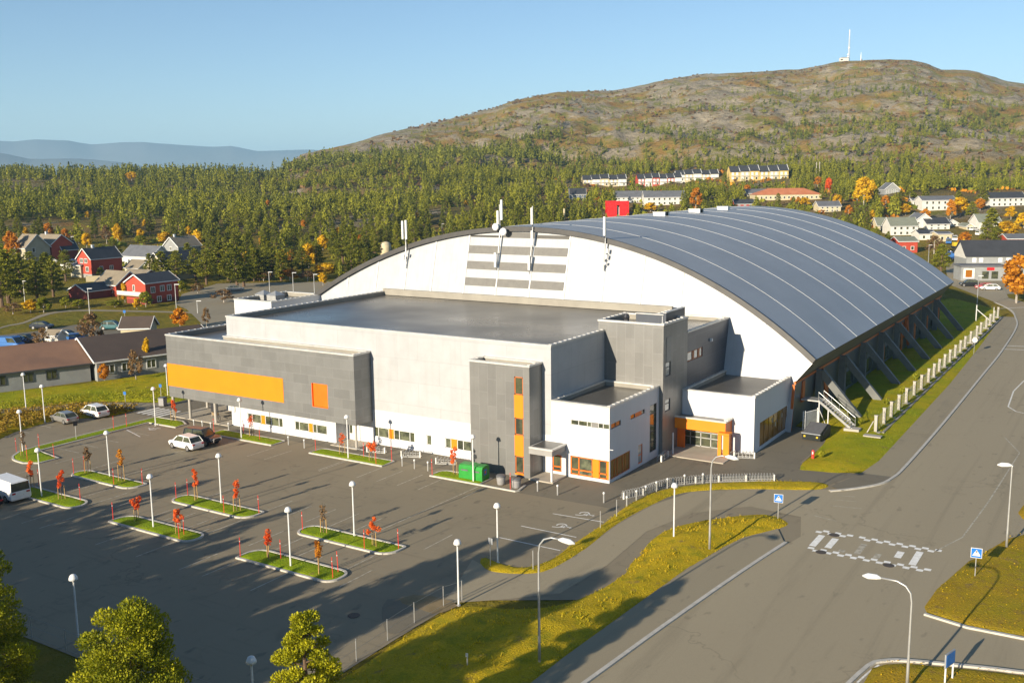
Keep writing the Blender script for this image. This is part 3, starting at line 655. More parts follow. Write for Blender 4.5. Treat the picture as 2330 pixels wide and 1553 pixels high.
def block(name, poly, z0, z1, mats, drop=.55, holes={}, bands=(), skip=(), roofm='flat_roof', copm='coping_metal', lining='parapet_lining', clips=True, t=.32, bottom=False):
    mb = MB(); n = len(poly); inn = offset(poly, t)
    for i in range(n):
        p, q = poly[i], poly[(i+1) % n]
        if i not in skip: wallface(mb, p, q, z0, z1-.04, holes.get(i, ()), bands)
        a, b = inn[i], inn[(i+1) % n]; mb.poly([(*b, z1-drop), (*a, z1-drop), (*a, z1-.04), (*b, z1-.04)], len(mats))
    if bottom: mb.poly([(*p, z0) for p in poly][::-1])
    o = P_(mb, name, list(mats)+[lining])
    P_(MB().poly([(*p, z1-drop) for p in inn]), 'flat_roof', roofm, o)
    out = offset(poly, -.06); inn2 = offset(poly, t+.05); mb = MB()
    for i in range(n):
        a, b, c, d = out[i], out[(i+1) % n], inn2[(i+1) % n], inn2[i]
        mb.poly([(*a, z1+.03), (*b, z1+.03), (*c, z1+.03), (*d, z1+.03)]); mb.poly([(*a, z1-.14), (*b, z1-.14), (*b, z1+.03), (*a, z1+.03)]); mb.poly([(*c, z1-.1), (*d, z1-.1), (*d, z1+.03), (*c, z1+.03)])
        pa, pb = np.array(poly[i], float), np.array(poly[(i+1) % n], float); L = np.hypot(*(pb-pa)); dr = (pb-pa)/L
        if clips and abs(dr[1]) > .9:
            for s in np.arange(.3, L-.3, .95):
                x, y = pa+dr*s; mb.box(x-.34 if dr[1] > 0 else x+.02, x-.02 if dr[1] > 0 else x+.34, y-.12, y+.12, z1+.03, z1+.07)
    P_(mb, 'coping', copm, o); return o
def roofmat():
    nt, b = _nt('flat_roof', .45, 0, .6); v = _pos(nt)
    c = _mix(nt, _ramp(nt, _noise(nt, v, .09, 5), .35, .65), (.092, .086, .076), (.115, .106, .092)); c = _mix(nt, _ramp(nt, _noise(nt, v, .5, 5, (.35, 1.6, 1)), .55, .72), c, (.085, .078, .068))
    nt.links.new(c, b.inputs['Base Color']); w = _noise(nt, v, .06, 3)
    nt.links.new(_ramp(nt, w, .25, .75), b.inputs['Roughness']); rr_ = [l for l in nt.links if l.to_socket == b.inputs['Roughness']][0].from_node
    rr_.inputs['To Min'].default_value = .16; rr_.inputs['To Max'].default_value = .46; _bump(nt, b, _noise(nt, v, 14, 3), .12, .02)
roofmat()
def win(plane, Fx, a0, a1, z0, z1, segs, frame='white_metal', rec=.12, rails=(), mw=.07, pane='glass_dark', panel='orange_panel'):
    """window in a wall facing -Y (plane 'y') or +X (plane 'x'); segs = [(kind, fraction)]"""
    Q = (lambda a, z, k: (a, Fx+rec-k, z)) if plane == 'y' else (lambda a, z, k: (Fx-rec+k, a, z))
    fr = MB()
    def bar(A0, A1, Z0, Z1, k0=0.0, k1=.07):
        a, b = Q(A0, Z0, k0), Q(A1, Z1, k1); fr.box(*sorted((a[0], b[0])), *sorted((a[1], b[1])), Z0, Z1)
    bar(a0, a1, z0, z0+mw); bar(a0, a1, z1-mw, z1); bar(a0, a0+mw, z0, z1); bar(a1-mw, a1, z0, z1)
    tot = sum(s[1] for s in segs); x = a0; cuts = []
    for k, f in segs:
        x2 = x+(a1-a0)*f/tot; cuts.append((k, x, x2)); x = x2
    for (k, xa, xb) in cuts[1:]: bar(xa-mw/2, xa+mw/2, z0, z1)
    for f in rails: bar(a0, a1, z0+(z1-z0)*f-mw/2, z0+(z1-z0)*f+mw/2)
    w = P_(fr, 'window', frame)
    for k, xa, xb in cuts:
        nm, mm, dp = {'p': ('pane', pane, .03), 'l': ('pane', 'glass_lit', .03), 'o': ('panel', panel, .085), 's': ('pane', 'glass_sky', .03), 'a': ('pane', 'amber_glass', .03)}[k]
        m2 = MB().poly([Q(xa+mw*.4, z0+mw*.4, dp), Q(xb-mw*.4, z0+mw*.4, dp), Q(xb-mw*.4, z1-mw*.4, dp), Q(xa+mw*.4, z1-mw*.4, dp)]); P_(m2, nm, mm, w)
    return w
YM = 79.72
# main block (two-storey hall front, pale panels above a white base)
W1 = (-68.27, -62.8, .83, 1.93); W2 = (-61.25, -60.62, .85, 1.93); W3 = (-58.88, -54.2, .85, 1.93)
hl = [(w[0]+90.1, w[1]+90.1, w[2], w[3]) for w in (W1, W2, W3)]
block('front_block', [(-90.1,YM),(-46.4,YM),(-46.4,108.6),(-90.1,108.6)], 0, 12.4, ['pale_panel', 'white_wall'], .55, {0: hl}, [(3.78, 1)], skip=(2,))
win('y', YM, *W1, [('p',.6),('l',1.4),('o',.72),('p',.7),('l',1.4),('p',.65)]); win('y', YM, *W2, [('l',1)]); win('y', YM, *W3, [('l',.62),('o',.72),('p',.65),('l',1.2),('p',1)])
P_(MB().box(-90.0, -46.5, 108.05, 108.5, 11.9, 12.75), 'upstand', 'parapet_lining')
# hall left annexe
block('side_block', [(-110,99),(-102.6,99),(-102.6,109.5),(-110,109.5)], 0, 11.2, ['white_wall'], .6)
for x, y in ((-109.6, 104.4), (-107.2, 104.4)):
    m2 = MB().box(x-.9, x+.9, y-.9, y+.9, 10.6, 11.35); m2.v += [(x-1,y-1,11.35),(x+1,y-1,11.35),(x+1,y+1,11.35),(x-1,y+1,11.35),(x,y,11.95)]; b = len(m2.v)-5
    for k in range(4): m2.f.append((b+k, b+(k+1) % 4, b+4)); m2.m.append(0)
    P_(m2, 'roof_light', 'galv')
# grey cantilevered box
BX = [(-97.6,77.0),(-68.35,77.0),(-68.35,YM),(-90.1,YM),(-90.1,86.4),(-97.6,86.4)]
BH = {0: [(97.6-74.4, 97.6-72.15, 3.95, 6.53)]}
gb = block('upper_storey', BX, 2.55, 10.05, ['zinc_panel'], .6, BH, skip=(2, 3), bottom=True)
P_(MB().box(-97.63, -78.6, 76.965, 77.0, 3.88, 6.58).poly([(-97.63,77,3.88),(-97.63,86.4,3.88),(-97.63,86.4,6.58),(-97.63,77,6.58)]), 'orange_band', 'orange_panel', gb)
P_(MB().poly([(-74.4,77.15,3.95),(-72.15,77.15,3.95),(-72.15,77.15,6.53),(-74.4,77.15,6.53)]).box(-74.4,-74.34,76.98,77.15,3.95,6.53).box(-74.34,-72.15,76.98,77.15,3.95,4.01), 'orange_niche', 'deep_orange', gb)
# ground floor under the box
YB = 77.85
BW1 = (-85.38,-79.85,.72,1.80); BWS = (-87.5,-87.27,1.55,2.25); BW2 = (-78.0,-73.27,.72,1.76)
mb = MB(); wallface(mb, (-87.95,YB), (-71.95,YB), 0, 2.55, [(w[0]+87.95, w[1]+87.95, w[2], w[3]) for w in (BW1, BWS, BW2)])
mb.poly([(-71.95,YB,0),(-71.95,YM,0),(-71.95,YM,2.55),(-71.95,YB,2.55)]); mb.poly([(-87.95,YB,2.55),(-87.95,YB,0),(-87.95,82.6,0),(-87.95,82.6,2.55)])
mb.poly([(-94.2,82.6,0),(-87.95,82.6,0),(-87.95,82.6,2.55),(-94.2,82.6,2.55)]); mb.poly([(-94.2,86.4,0),(-94.2,82.6,0),(-94.2,82.6,2.55),(-94.2,86.4,2.55)])
P_(mb, 'ground_floor_wall', 'white_wall')
win('y', YB, *BW1, [('p',.7),('l',1.4),('o',.68),('p',.9),('l',1.2),('p',.6)]); win('y', YB, *BWS, [('p',1)]); win('y', YB, *BW2, [('p',.65),('l',1.4),('o',.65),('p',.55),('l',1.5)])
win('y', 82.45, -93.2, -91.4, .7, 1.9, [('p',1),('l',1)], rec=.1); win('y', 82.45, -90.9, -88.9, .7, 1.9, [('l',1),('p',1)], rec=.1)
P_(MB().box(-71.2,-70.2,79.62,79.7,.05,2.1), 'door', 'white_metal'); P_(MB().box(-71.6,-71.3,79.64,79.7,.8,2.0), 'window', 'glass_dark')
P_(MB().box(-97.9,-87.95,77.2,86.4,0,.10), 'entrance_slab', 'slab_concrete'); P_(MB().box(-71.95,-68.3,76.9,79.7,0,.10), 'entrance_slab', 'slab_concrete')
for x, y in ((-97.5,77.4),(-94.7,77.5),(-90.3,77.5),(-97.4,82.4),(-94.3,80.6),(-68.55,77.2)): P_(MB().tube([(x,y,.05),(x,y,2.56)], .13 if x > -69 else .17, 12), 'column', 'concrete')
P_(MB().beam((-71.0,76.95,.12),(-67.4,76.95,.12),.12,.1), 'rail', 'galv')
# grey stair tower with the orange window strip
TY = 77.37; tw = [(-49.0,-48.05,7.9,9.62),(-49.0,-48.05,4.03,5.72),(-49.0,-48.05,.35,2.04)]
block('stair_tower', [(-54.05,TY),(-47.35,TY),(-47.35,YM),(-54.05,YM)], 0, 10.75, ['zinc_tower'], 1.1, {0: [(a+54.05,b+54.05,c,e) for a,b,c,e in tw]}, skip=(2,))
for za, zb in ((5.72, 7.9), (2.04, 4.03), (.2, .35)): P_(MB().box(-49.02,-48.03,TY-.03,TY,za,zb), 'orange_infill', 'orange_panel')
for a, b, c, e in tw: win('y', TY, a, b, c, e, [('p',1)], 'rust_orange', mw=.1)
# side canopy
P_(MB().box(-47.35,-44.85,77.15,YM-.01,2.5,3.05), 'canopy', 'grey_concrete'); P_(MB().box(-47.3,-44.75,77.05,YM-.012,3.05,3.2), 'coping', 'coping_metal'); P_(MB().poly([(-47.1,77.3,3.21),(-45.0,77.3,3.21),(-45.0,79.6,3.21),(-47.1,79.6,3.21)]), 'flat_roof', 'flat_roof')
P_(MB().box(-45.02,-44.86,77.17,77.33,0,2.5), 'column', 'white_metal'); P_(MB().box(-47.3,-44.7,77.0,79.7,0,.12), 'entrance_slab', 'slab_concrete')
# low white block with corner glazing
XR = -40.25; LZ = 7.2
S1 = (-44.31,XR-.02,5.08,5.6); CW = (-44.35,XR-.05,.30,2.12); CW2 = (-46.3,-45.3,.35,1.97); DR = (-47.3,-46.55,.1,1.9)
R1 = (80.0,82.07,5.05,5.55); R2 = (84.1,87.29,5.08,5.52); R3 = (88.5,90.1,.78,5.58); R4 = (85.87,86.86,.27,2.15); R5 = (79.95,84.07,.30,2.14)
hf = [(a+46.4,b+46.4,c,e) for a,b,c,e in (S1, CW, CW2)]; hr = [(a-YM,b-YM,c,e) for a,b,c,e in (R1, R2, R3, R4, R5)]
block('low_block', [(-46.4,YM),(XR,YM),(XR,90.65),(-46.4,90.65)], 0, LZ, ['white_wall'], .5, {0: hf, 1: hr}, skip=(3,))
win('y', YM, *S1, [('p',1),('p',1.1),('l',.5),('o',.9),('p',.6),('l',.8)], panel='louvre', mw=.05); win('y', YM, *CW, [('p',.85),('l',1.4),('o',.7),('p',.75),('o',.25)], 'deep_orange', rails=(.28,), mw=.11)
win('y', YM, *CW2, [('p',1)], 'deep_orange', rails=(.28,), mw=.1)
P_(MB().box(-48.4,-47.5,79.55,79.68,.12,1.9), 'door', 'deep_orange')
win('x', XR, *R1, [('p',1),('p',1)], 'louvre', mw=.04); win('x', XR, *R2, [('p',.9),('o',1.3),('p',.6)], 'louvre', mw=.04, panel='deep_orange'); win('x', XR, *R3, [('p',1)], 'dark_metal', rails=(.2,.42,.8)); win('x', XR, *R4, [('s',1)], 'deep_orange', rails=(.45,))
win('x', XR, *R5, [('a',1),('a',.6),('a',1.2),('a',.6),('a',1)], 'rust_orange', mw=.09)
P_(MB().tube([(-44.75,YM-.1,0),(-44.75,YM-.1,2.4)], .05, 6), 'downpipe', 'galv'); P_(MB().beam((XR+.02,79.5,3.3),(XR+.5,79.5,3.3),.08,.05), 'wall_lamp', 'white_metal')
# tall dark tower, roof plant
XT = -39.85
t2 = [(91.3,92.5,8.0,9.45),(91.25,92.5,4.4,5.65)]
block('tall_tower', [(-47.1,90.65),(XT,90.65),(XT,96.8),(-47.1,96.8)], 0, 13.4, ['zinc_tower', 'dark_cladding'], .6, {1: [(a-90.65,b-90.65,c,e) for a,b,c,e in t2]})
for q in t2: win('x', XT, *q, [('s',1)], 'dark_metal', rails=(.62,))
P_(MB().box(XT-.02,XT+.03,91.35,92.5,9.5,12.0), 'window', 'side_cladding')
P_(MB().box(-44.6,-41.2,94.3,94.7,12.8,13.75).box(-41.2,-40.9,93.6,98.5,12.4,14.1), 'roof_plant', 'dark_cladding'); P_(MB().box(-44.65,-41.15,94.25,94.75,13.75,13.83).box(-41.25,-40.85,93.55,98.5,14.1,14.18), 'coping', 'coping_metal')
P_(MB().box(-45.3,-44.9,92.9,93.3,12.8,13.5).lathe([(.28,13.3),(.34,13.5),(.2,13.85)], (-45.1,93.1,0), 10), 'roof_fan', 'dark_metal'); P_(MB().tube([(-40.6,92.0,12.8),(-40.6,92.0,14.0)], .03, 5), 'roof_pole', 'white_metal')
# dark wing behind it
wg = [(96.65,98.15,8.6,9.65),(98.8,99.85,8.6,9.58),(100.3,101.05,8.6,9.58)]
block('rear_wing', [(-46.4,96.8),(XT,96.8),(XT,108.8),(-46.4,108.8)], 0, 11.85, ['dark_cladding'], .5, {1: [(96.86-96.8,101.05-96.8,8.6,9.62)]}, skip=(0, 2, 3))
win('x', XT, 96.86, 101.05, 8.6, 9.62, [('s',1.3),('o',.5),('s',.95),('o',.45),('s',.75)], 'rust_orange', panel='rust_orange', mw=.09)
P_(MB().lathe([(.22,0),(.26,.1),(.1,.25)], (0,0,0), 10).build('tmp','white_metal') and MB().box(XT,XT+.25,103.1,103.4,9.9,10.2), 'wall_lamp', 'white_metal')
bpy.data.objects.remove(bpy.data.objects['tmp'])
# right white block
RBW = (97.45,106.6,.35,2.9)
block('gym_block', [(XT,95.67),(-32.1,95.67),(-32.1,108.6),(XT,108.6)], 0, 5.95, ['white_wall'], .5, {0: [(.05,4.3,.05,2.2)], 1: [(RBW[0]-95.67,RBW[1]-95.67,RBW[2],RBW[3])]}, skip=(2, 3))
w = win('x', -32.1, *RBW, [('a',1)]*6, 'amber_glass', mw=.06)
for k, (y, z, s) in enumerate(((99.0,1.9,.25),(101.6,2.0,.3),(101.9,1.5,.32),(102.6,1.4,.3),(103.3,1.7,.22),(104.9,1.9,.28))): P_(MB().box(-32.19,-32.16,y,y+s,z,z+s*1.6), 'poster', 'paint_worn' if k % 2 else 'dark_metal', w)
P_(MB().box(-32.1,-31.96,107.2,107.5,2.4,2.6), 'wall_lamp', 'white_metal')
# orange entrance porch
w = win('y', 95.6, -39.7, -35.6, .08, 2.2, [('p',.85),('l',1.2),('p',1.15),('l',1.1)], 'galv', rails=(.45,.72), mw=.09)
P_(MB().box(-39.84,-34.4,93.7,94.0,2.28,3.4).box(-40.9,-39.84,93.75,94.0,2.28,3.38), 'porch_fascia', 'orange_panel')
P_(MB().box(-34.66,-34.4,94.0,95.64,2.28,3.4).box(-34.62,-34.4,94.9,95.64,0,2.28), 'porch_side', 'rust_orange')
P_(MB().box(-39.84,-34.66,94.0,95.64,2.5,2.62), 'porch_ceiling', 'slab_concrete'); P_(MB().poly([(-39.84,94.0,3.3),(-34.66,94.0,3.3),(-34.66,95.64,3.3),(-39.84,95.64,3.3)]), 'flat_roof', 'flat_roof')
mbc = MB().box(-40.95,-34.3,93.62,93.95,3.4,3.52).box(-34.7,-34.3,93.95,95.6,3.4,3.52)
for y in (94.2, 94.7, 95.2): mbc.box(-34.75,-34.3,y,y+.25,3.52,3.6)
P_(mbc, 'coping', 'coping_metal')
for x0, x1 in ((-34.92,-34.56),(-34.36,-33.75)): P_(MB().box(x0,x1,93.05,93.3 if x0 < -34.5 else 93.4,.1,2.3), 'porch_pillar', 'orange_panel')
P_(MB().box(-34.92,-33.75,93.05,94.0,2.28,2.5), 'porch_beam', 'orange_panel')
P_(MB().box(-39.83,-39.0,94.4,94.5,.1,2.28), 'porch_screen', 'deep_orange'); P_(MB().tube([(-39.1,91.6,.1),(-39.1,91.6,2.3)], .07, 8), 'column', 'white_metal')
P_(MB().box(-40.2,-33.5,90.9,95.6,0,.10), 'entrance_slab', 'slab_concrete')
# ---- antennas on the gable
def antenna(x, zb, zt, label, panels, dishes=(), tall=.0):
    o = thing('antenna_mast', label, 'antenna', gp(x, zb, .35), group='phone antennas on the gable', shift=True)
    B = gp(x, zb, .35); y = B[1]; T_ = (x, YG(ZC+sqrt(RR*RR-(x-XC)**2))-.75, zt)
    mb = MB().tube([(x, y, zb), (x, T_[1]-.1, ZC+sqrt(RR*RR-(x-XC)**2)-.3), (x, T_[1]-.1, zt)], .09, 8)
    for z in (zb+.4, zb+1.8): mb.beam((x, YG(z)-.4, z), (x, YG(z), z), .1, .1)
    mb.build('pole', 'galv', o)
    for dx, z, h in panels:
        yy = (YG(z)-.65) if z < zt-3 else T_[1]-.35
        MB().box(x+dx-.14, x+dx+.14, yy-.10, yy+.08, z, z+h).build('antenna_panel', 'white_metal', o)
        MB().tube([(x+dx*.6, yy+.05, z-.1), (x, yy+.3, z-.5)], .04, 5).build('cable', 'dark_metal', o)
    for dx, z, r in dishes:
        yy = T_[1]-.55; MB().tube([(x+dx, yy, z), (x+dx, yy-.14, z), (x+dx, yy-.25, z)], [r, r, r*.85], 18).build('dish', 'white_metal', o)
        MB().box(x+dx-.2, x+dx+.2, yy, yy+.3, z-.25, z+.25).build('dish_mount', 'dark_metal', o)
    return o
antenna(-72.0, 16.2, 24.4, 'antenna mast with two round white dishes on the crown of the gable', [(-.1,16.3,1.9),(.45,22.4,2.6),(-.15,21.6,2.0)], [(-.35,21.5,.48),(.85,20.9,.5)])
antenna(-67.0, 16.0, 24.2, 'antenna mast without dishes just right of the gable crown', [(.1,16.1,1.9),(.1,19.3,1.8),(.05,21.9,2.1)])
antenna(-56.4, 16.4, 22.8, 'short antenna mast on the right shoulder of the gable', [(0,20.7,2.3),(.4,18.6,.5),(.35,17.9,.5),(.3,17.2,.3)])
antenna(-87.2, 15.6, 22.2, 'antenna mast with a twin white panel on the left shoulder of the gable', [(-.3,19.6,2.5),(.3,19.6,2.6),(.3,17.2,.4),(-.3,17.0,.4)])
# ================================================================== STREET FURNITURE
def park_lamp(label, loc):
    o = thing('park_lamp', label, 'lamp post', loc, group='white mushroom lamp posts of the car park')
    MB().tube([(0,0,0),(0,0,1.0),(0,0,4.2)], [.065,.06,.05], 8).build('pole', 'white_metal', o)
    MB().lathe([(.08,4.12),(.08,4.24),(.27,4.27),(.25,4.40),(.17,4.56),(.08,4.61),(.01,4.62)], n=14).build('lamp_shade', 'white_metal', o, True)
    MB().lathe([(.14,0),(.14,.06),(.07,.12)], n=8).build('base_plate', 'galv', o)
    return o
PL = [((-98.4,58.6),'lamp post at the round end of the L-shaped island'),((-82.5,57.55),'lamp post on the island with the pale orange sapling'),((-82.5,50.5),'lamp post on the island beside the white van'),
 ((-66.9,50.3),'lamp post on the half shaded island with two heart-shaped red saplings'),((-66.85,57.4),'lamp post on the central island north of the half shaded one'),((-51.2,50.0),'lamp post on the near island that carries the golden sapling'),((-51.3,57.1),'lamp post on the island with the bare brown sapling'),
 ((-82.3,74.0),'lamp post on the island in front of the dark four wheel drive'),((-66.7,73.8),'lamp post on the island before the pale hall front'),((-51.3,73.7),'lamp post in front of the green recycling bins'),((-95.6,73.2),'lamp post at the corner of the L-shaped island by the zebra crossing'),
 ((-38.6,58.4),'lamp post at the tip of the curved grass strip'),((-36.8,50.9),'lamp post at the end of the mesh fence by the drive'),((-29.4,69.3),'lamp post at the inner edge of the wide grass verge'),
 ((-117.3,70.8),'lamp post behind the hedge, leftmost of the lamps on the footpath'),((-108.4,67.6),'lamp post at the hedge edge beside the silver car'),((-106.3,83.6),'lamp post on the lawn beside the orange striped corner')]
p0 = None
for (x, y), l in PL:
    lab = 'white mushroom '+l
    if p0 is None: p0 = park_lamp(lab, (x, y, 0))
    else: dup(p0, (x, y, 0), 0, lab)
for u, v, l in ((180,1468,'white mushroom lamp post standing in deep shade by the fence at left'),):
    b = at(u, v); dup(p0, (b[0], b[1], 0), 0, l)
b = at(571,1492,4.6); L3 = dup(p0, (b[0], b[1], 0), 0, 'white mushroom lamp post with a green notice, between the two near pines')
o = thing('notice_board', 'green notice board on the lamp post between the near pines', 'sign', (b[0], b[1], 0))
MB().box(-.32,.32,-.09,-.06,2.15,2.75).build('board', 'green_bin', o); MB().box(-.25,.25,-.1,-.091,2.45,2.6).box(-.25,.1,-.1,-.091,2.28,2.36).build('lettering', 'paint_white', o)
def street_lamp(label, loc, rz, h=7.6, arm=1.7, flat=False):
    o = thing('street_lamp', label, 'street lamp', loc, rz, 'tall curved street lamps')
    if flat: pts = [(0,0,0),(0,0,1.2),(0,0,h-.1),(.05,0,h)]
    else: pts = [(0,0,0),(0,0,1.2),(0,0,h-1.0),(.08,0,h-.5),(.35,0,h-.15),(.8,0,h+.02),(arm-.4,0,h)]
    MB().tube(pts, [.095,.085]+[.055]*(len(pts)-2), 8).build('pole', 'galv', o, True)
    x0 = .0 if flat else arm-.45; s = -1 if flat else 1
    MB().tube([(x0,0,h-.02),(x0+s*.25,0,h+.0),(x0+s*.7,0,h-.05),(x0+s*1.0,0,h-.1)], [.06,.15,.17,.05], 10).build('lamp_head', 'white_metal', o, True)
    return o
street_lamp('tall street lamp with a curved arm rising from the shaded verge', (-27.95,46.5,.3), radians(5))
street_lamp('tall street lamp with a curved arm on the verge before the porch', (-26.05,68.2,.3), radians(2), 7.3, 1.5)
b = at(2063,1575); street_lamp('tall street lamp with its arm over the near road, by the blue board', (b[0],b[1],0), radians(176), 6.2, 2.1)
street_lamp('slim street lamp with a short flat head on the right verge', (-7.26,80.1,.1), 0, 6.4, .3, True)
def far_lamp(u0, v0, hpx, label, curved=True, gr='street lamps far behind the hall'):
    q = att(u0, v0); D = proj(q)[2]; h = hpx*D/F
    o = thing('street_lamp', label, 'street lamp', tuple(q), radians(rng.integers(0, 360)) if not curved else YAW*-1, gr)
    MB().tube([(0,0,0),(0,0,h)], [.11,.07], 6).build('pole', 'galv', o)
    MB().box(-.1,.9,-.13,.13,h-.05,h+.08).build('lamp_head', 'white_metal', o)
for u, v, h, l in ((205,725,68,'lamp post in front of the red bungalow on the path'),(403,725,78,'lamp post right of the balcony house'),(57,690,50,'lamp post among the dark pines at left'),(614,668,48,'lamp post behind the rear annexe, leftmost of the row'),(668,672,50,'lamp post behind the rear annexe, tallest of the row'),(716,676,50,'lamp post behind the rear annexe, nearest the arched roof'),(166,588,48,'leaning lamp post left of the gabled red house'),(2112,600,42,'lamp post beside the red shed behind the arched roof'),(450,715,28,'short lamp post on the yard behind the upper storey'),(2222,708,78,'lamp post at the bend of the far road'),(1006,530,20,'lamp post among the pines above the gable')): far_lamp(u, v, h, 'grey '+l)
# bollard lights
def bollard(label, loc):
    o = thing('bollard_light', label, 'bollard', loc, group='bollard lights along the forecourt')
    MB().tube([(0,0,0),(0,0,.78)], .07, 8).build('post', 'galv', o); MB().lathe([(.095,.78),(.10,.9),(.05,.96),(.01,.97)], n=8).build('lamp_cap', 'white_metal', o, True); return o
ordn = ['first','second','third','fourth','fifth','sixth','seventh','eighth']
B0 = None
for nm, pts in (('row before the covered undercroft', [(-90.9,74.8),(-89.6,74.9),(-88.2,74.9),(-86.3,75.8)]), ('trio before the white wall', [(-60.4,74.6),(-58.8,74.5),(-57.2,74.55)]), ('pair in front of the side canopy', [(-44.8,74.45),(-42.7,74.4)]), ('row along the long bicycle rack', [(-38.2,74.6),(-36.0,74.6),(-36.0,76.5),(-35.85,78.1),(-35.55,79.7),(-35.1,81.1),(-34.2,82.9),(-32.9,84.1)]), ('gap between the white wall islands', [(-76.0,74.8),(-73.6,74.7)])):
    for k, (x, y) in enumerate(pts):
        l = 'bollard light, %s from the left in the %s' % (ordn[k], nm)
        if B0 is None: B0 = bollard(l, (x, y, .01))
        else: dup(B0, (x, y, .01), 0, l)
# red snow marker poles
SP = None
def snow_pole(label, x, y, tilt=0):
    global SP
    if SP is None:
        SP = thing('snow_pole', label, 'marker pole', (x, y, .1), group='red snow marker poles')
        MB().tube([(0,0,0),(0,0,1.55)], .028, 5).build('pole', 'red_plastic', SP); MB().tube([(0,0,1.2),(0,0,1.28)], .031, 5).build('reflector', 'paint_white', SP)
        o = SP
    else: o = dup(SP, (x, y, .1), 0, label)
    o.rotation_euler = (radians(tilt*.6), radians(tilt), 0)
names = {'A':'the L-shaped island','B':'the pale orange sapling island','C':'the white van island','D':'the half shaded island','E':'the central island','F':'the golden sapling island','G':'the bare brown sapling island','H':'the island before the pale front','I':'the green bin island','J':'the dark car island'}
for key, lst in {'A':[(-98.9,58.2,'its rounded tip',8),(-98.0,60.2,'the bend behind its tip',-4),(-94.9,56.9,'its front lobe',2),(-93.1,58.7,'its pointed corner',3),(-98.2,69.5,'its straight part, left of two',2),(-97.9,71.0,'its straight part, right of two',-3)],
 'B':[(-86.3,56.3,'its left end, front',0),(-86.2,57.4,'its left end, rear',0),(-79.9,56.1,'its middle front edge',0),(-77.6,57.5,'its right end',2)],'C':[(-85.9,52.4,'its left corner',3),(-78.3,51.5,'its right end',-4),(-84.5,50.0,'its front edge',0)],
 'D':[(-71.4,49.8,'its left end',2),(-63.3,50.4,'its right end, left of two',5),(-62.9,49.6,'its right end, right of two',-4)],'E':[(-71.3,56.2,'its left end, front',0),(-71.2,57.4,'its left end, rear',0),(-64.6,55.7,'its middle front edge',0),(-62.0,57.2,'its right end',-3)],
 'F':[(-55.8,49.4,'its left end',2),(-52.8,50.6,'the foot of the red sapling',0),(-47.0,49.9,'its right end',-3),(-47.4,50.9,'its rear right corner',-6)],'G':[(-55.8,56.0,'its left end',-2),(-48.8,55.4,'its front edge by the red sapling',0),(-46.6,56.8,'its right end',-3)],
 'H':[(-71.6,74.3,'its left end',-3),(-65.6,74.9,'its rear edge',0),(-62.9,73.6,'its front right corner',0),(-62.2,75.2,'its rear right corner',-3)],'I':[(-55.9,73.5,'its left end',-3),(-47.1,73.5,'its right end by the grey bins',0)],'J':[(-87.0,74.3,'its left end',-4),(-83.6,75.5,'its rear edge',0),(-79.9,74.4,'its right half',0)]}.items():
    for x, y, w, t in lst: snow_pole('red pole at %s on %s' % (w, names[key]), x, y, t)
# saplings
SAPM = []
def leafcloud(C, R, n, size, bias=.3, up=.25):
    """n small leaf quads scattered in ellipsoids (C centres, R radii)"""
    C = np.asarray(C, float); R = np.asarray(R, float); k = rng.integers(0, len(C), n)
    d = rng.normal(size=(n, 3)); d /= np.linalg.norm(d, axis=1)[:, None]; r = rng.random(n)**bias
    P = C[k]+d*r[:, None]*R[k]
    nrm = d*.8+rng.normal(size=(n, 3))*.6; nrm[:, 2] += up; nrm /= np.linalg.norm(nrm, axis=1)[:, None]
    a = np.cross(nrm, rng.normal(size=(n, 3))); a /= np.linalg.norm(a, axis=1)[:, None]; b = np.cross(nrm, a)
    s = size*(.6+.8*rng.random(n)); a *= s[:, None]; b *= (s*.62)[:, None]
    V = np.stack([P-a-b*.4, P+a*.1-b, P+a+b*.3, P-a*.1+b], 1)
    tint = np.clip(.5+rng.normal(size=n)*.2+.12*d[:, 2], 0, 1)
    return V.reshape(-1, 3), np.repeat(tint, 4)
def crown(name, C, R, n, size, m, parent=None, **kw):
    V, t = leafcloud(C, R, n, size, **kw); return npmesh(name, V, np.arange(len(V)).reshape(-1, 4), m, t, parent)
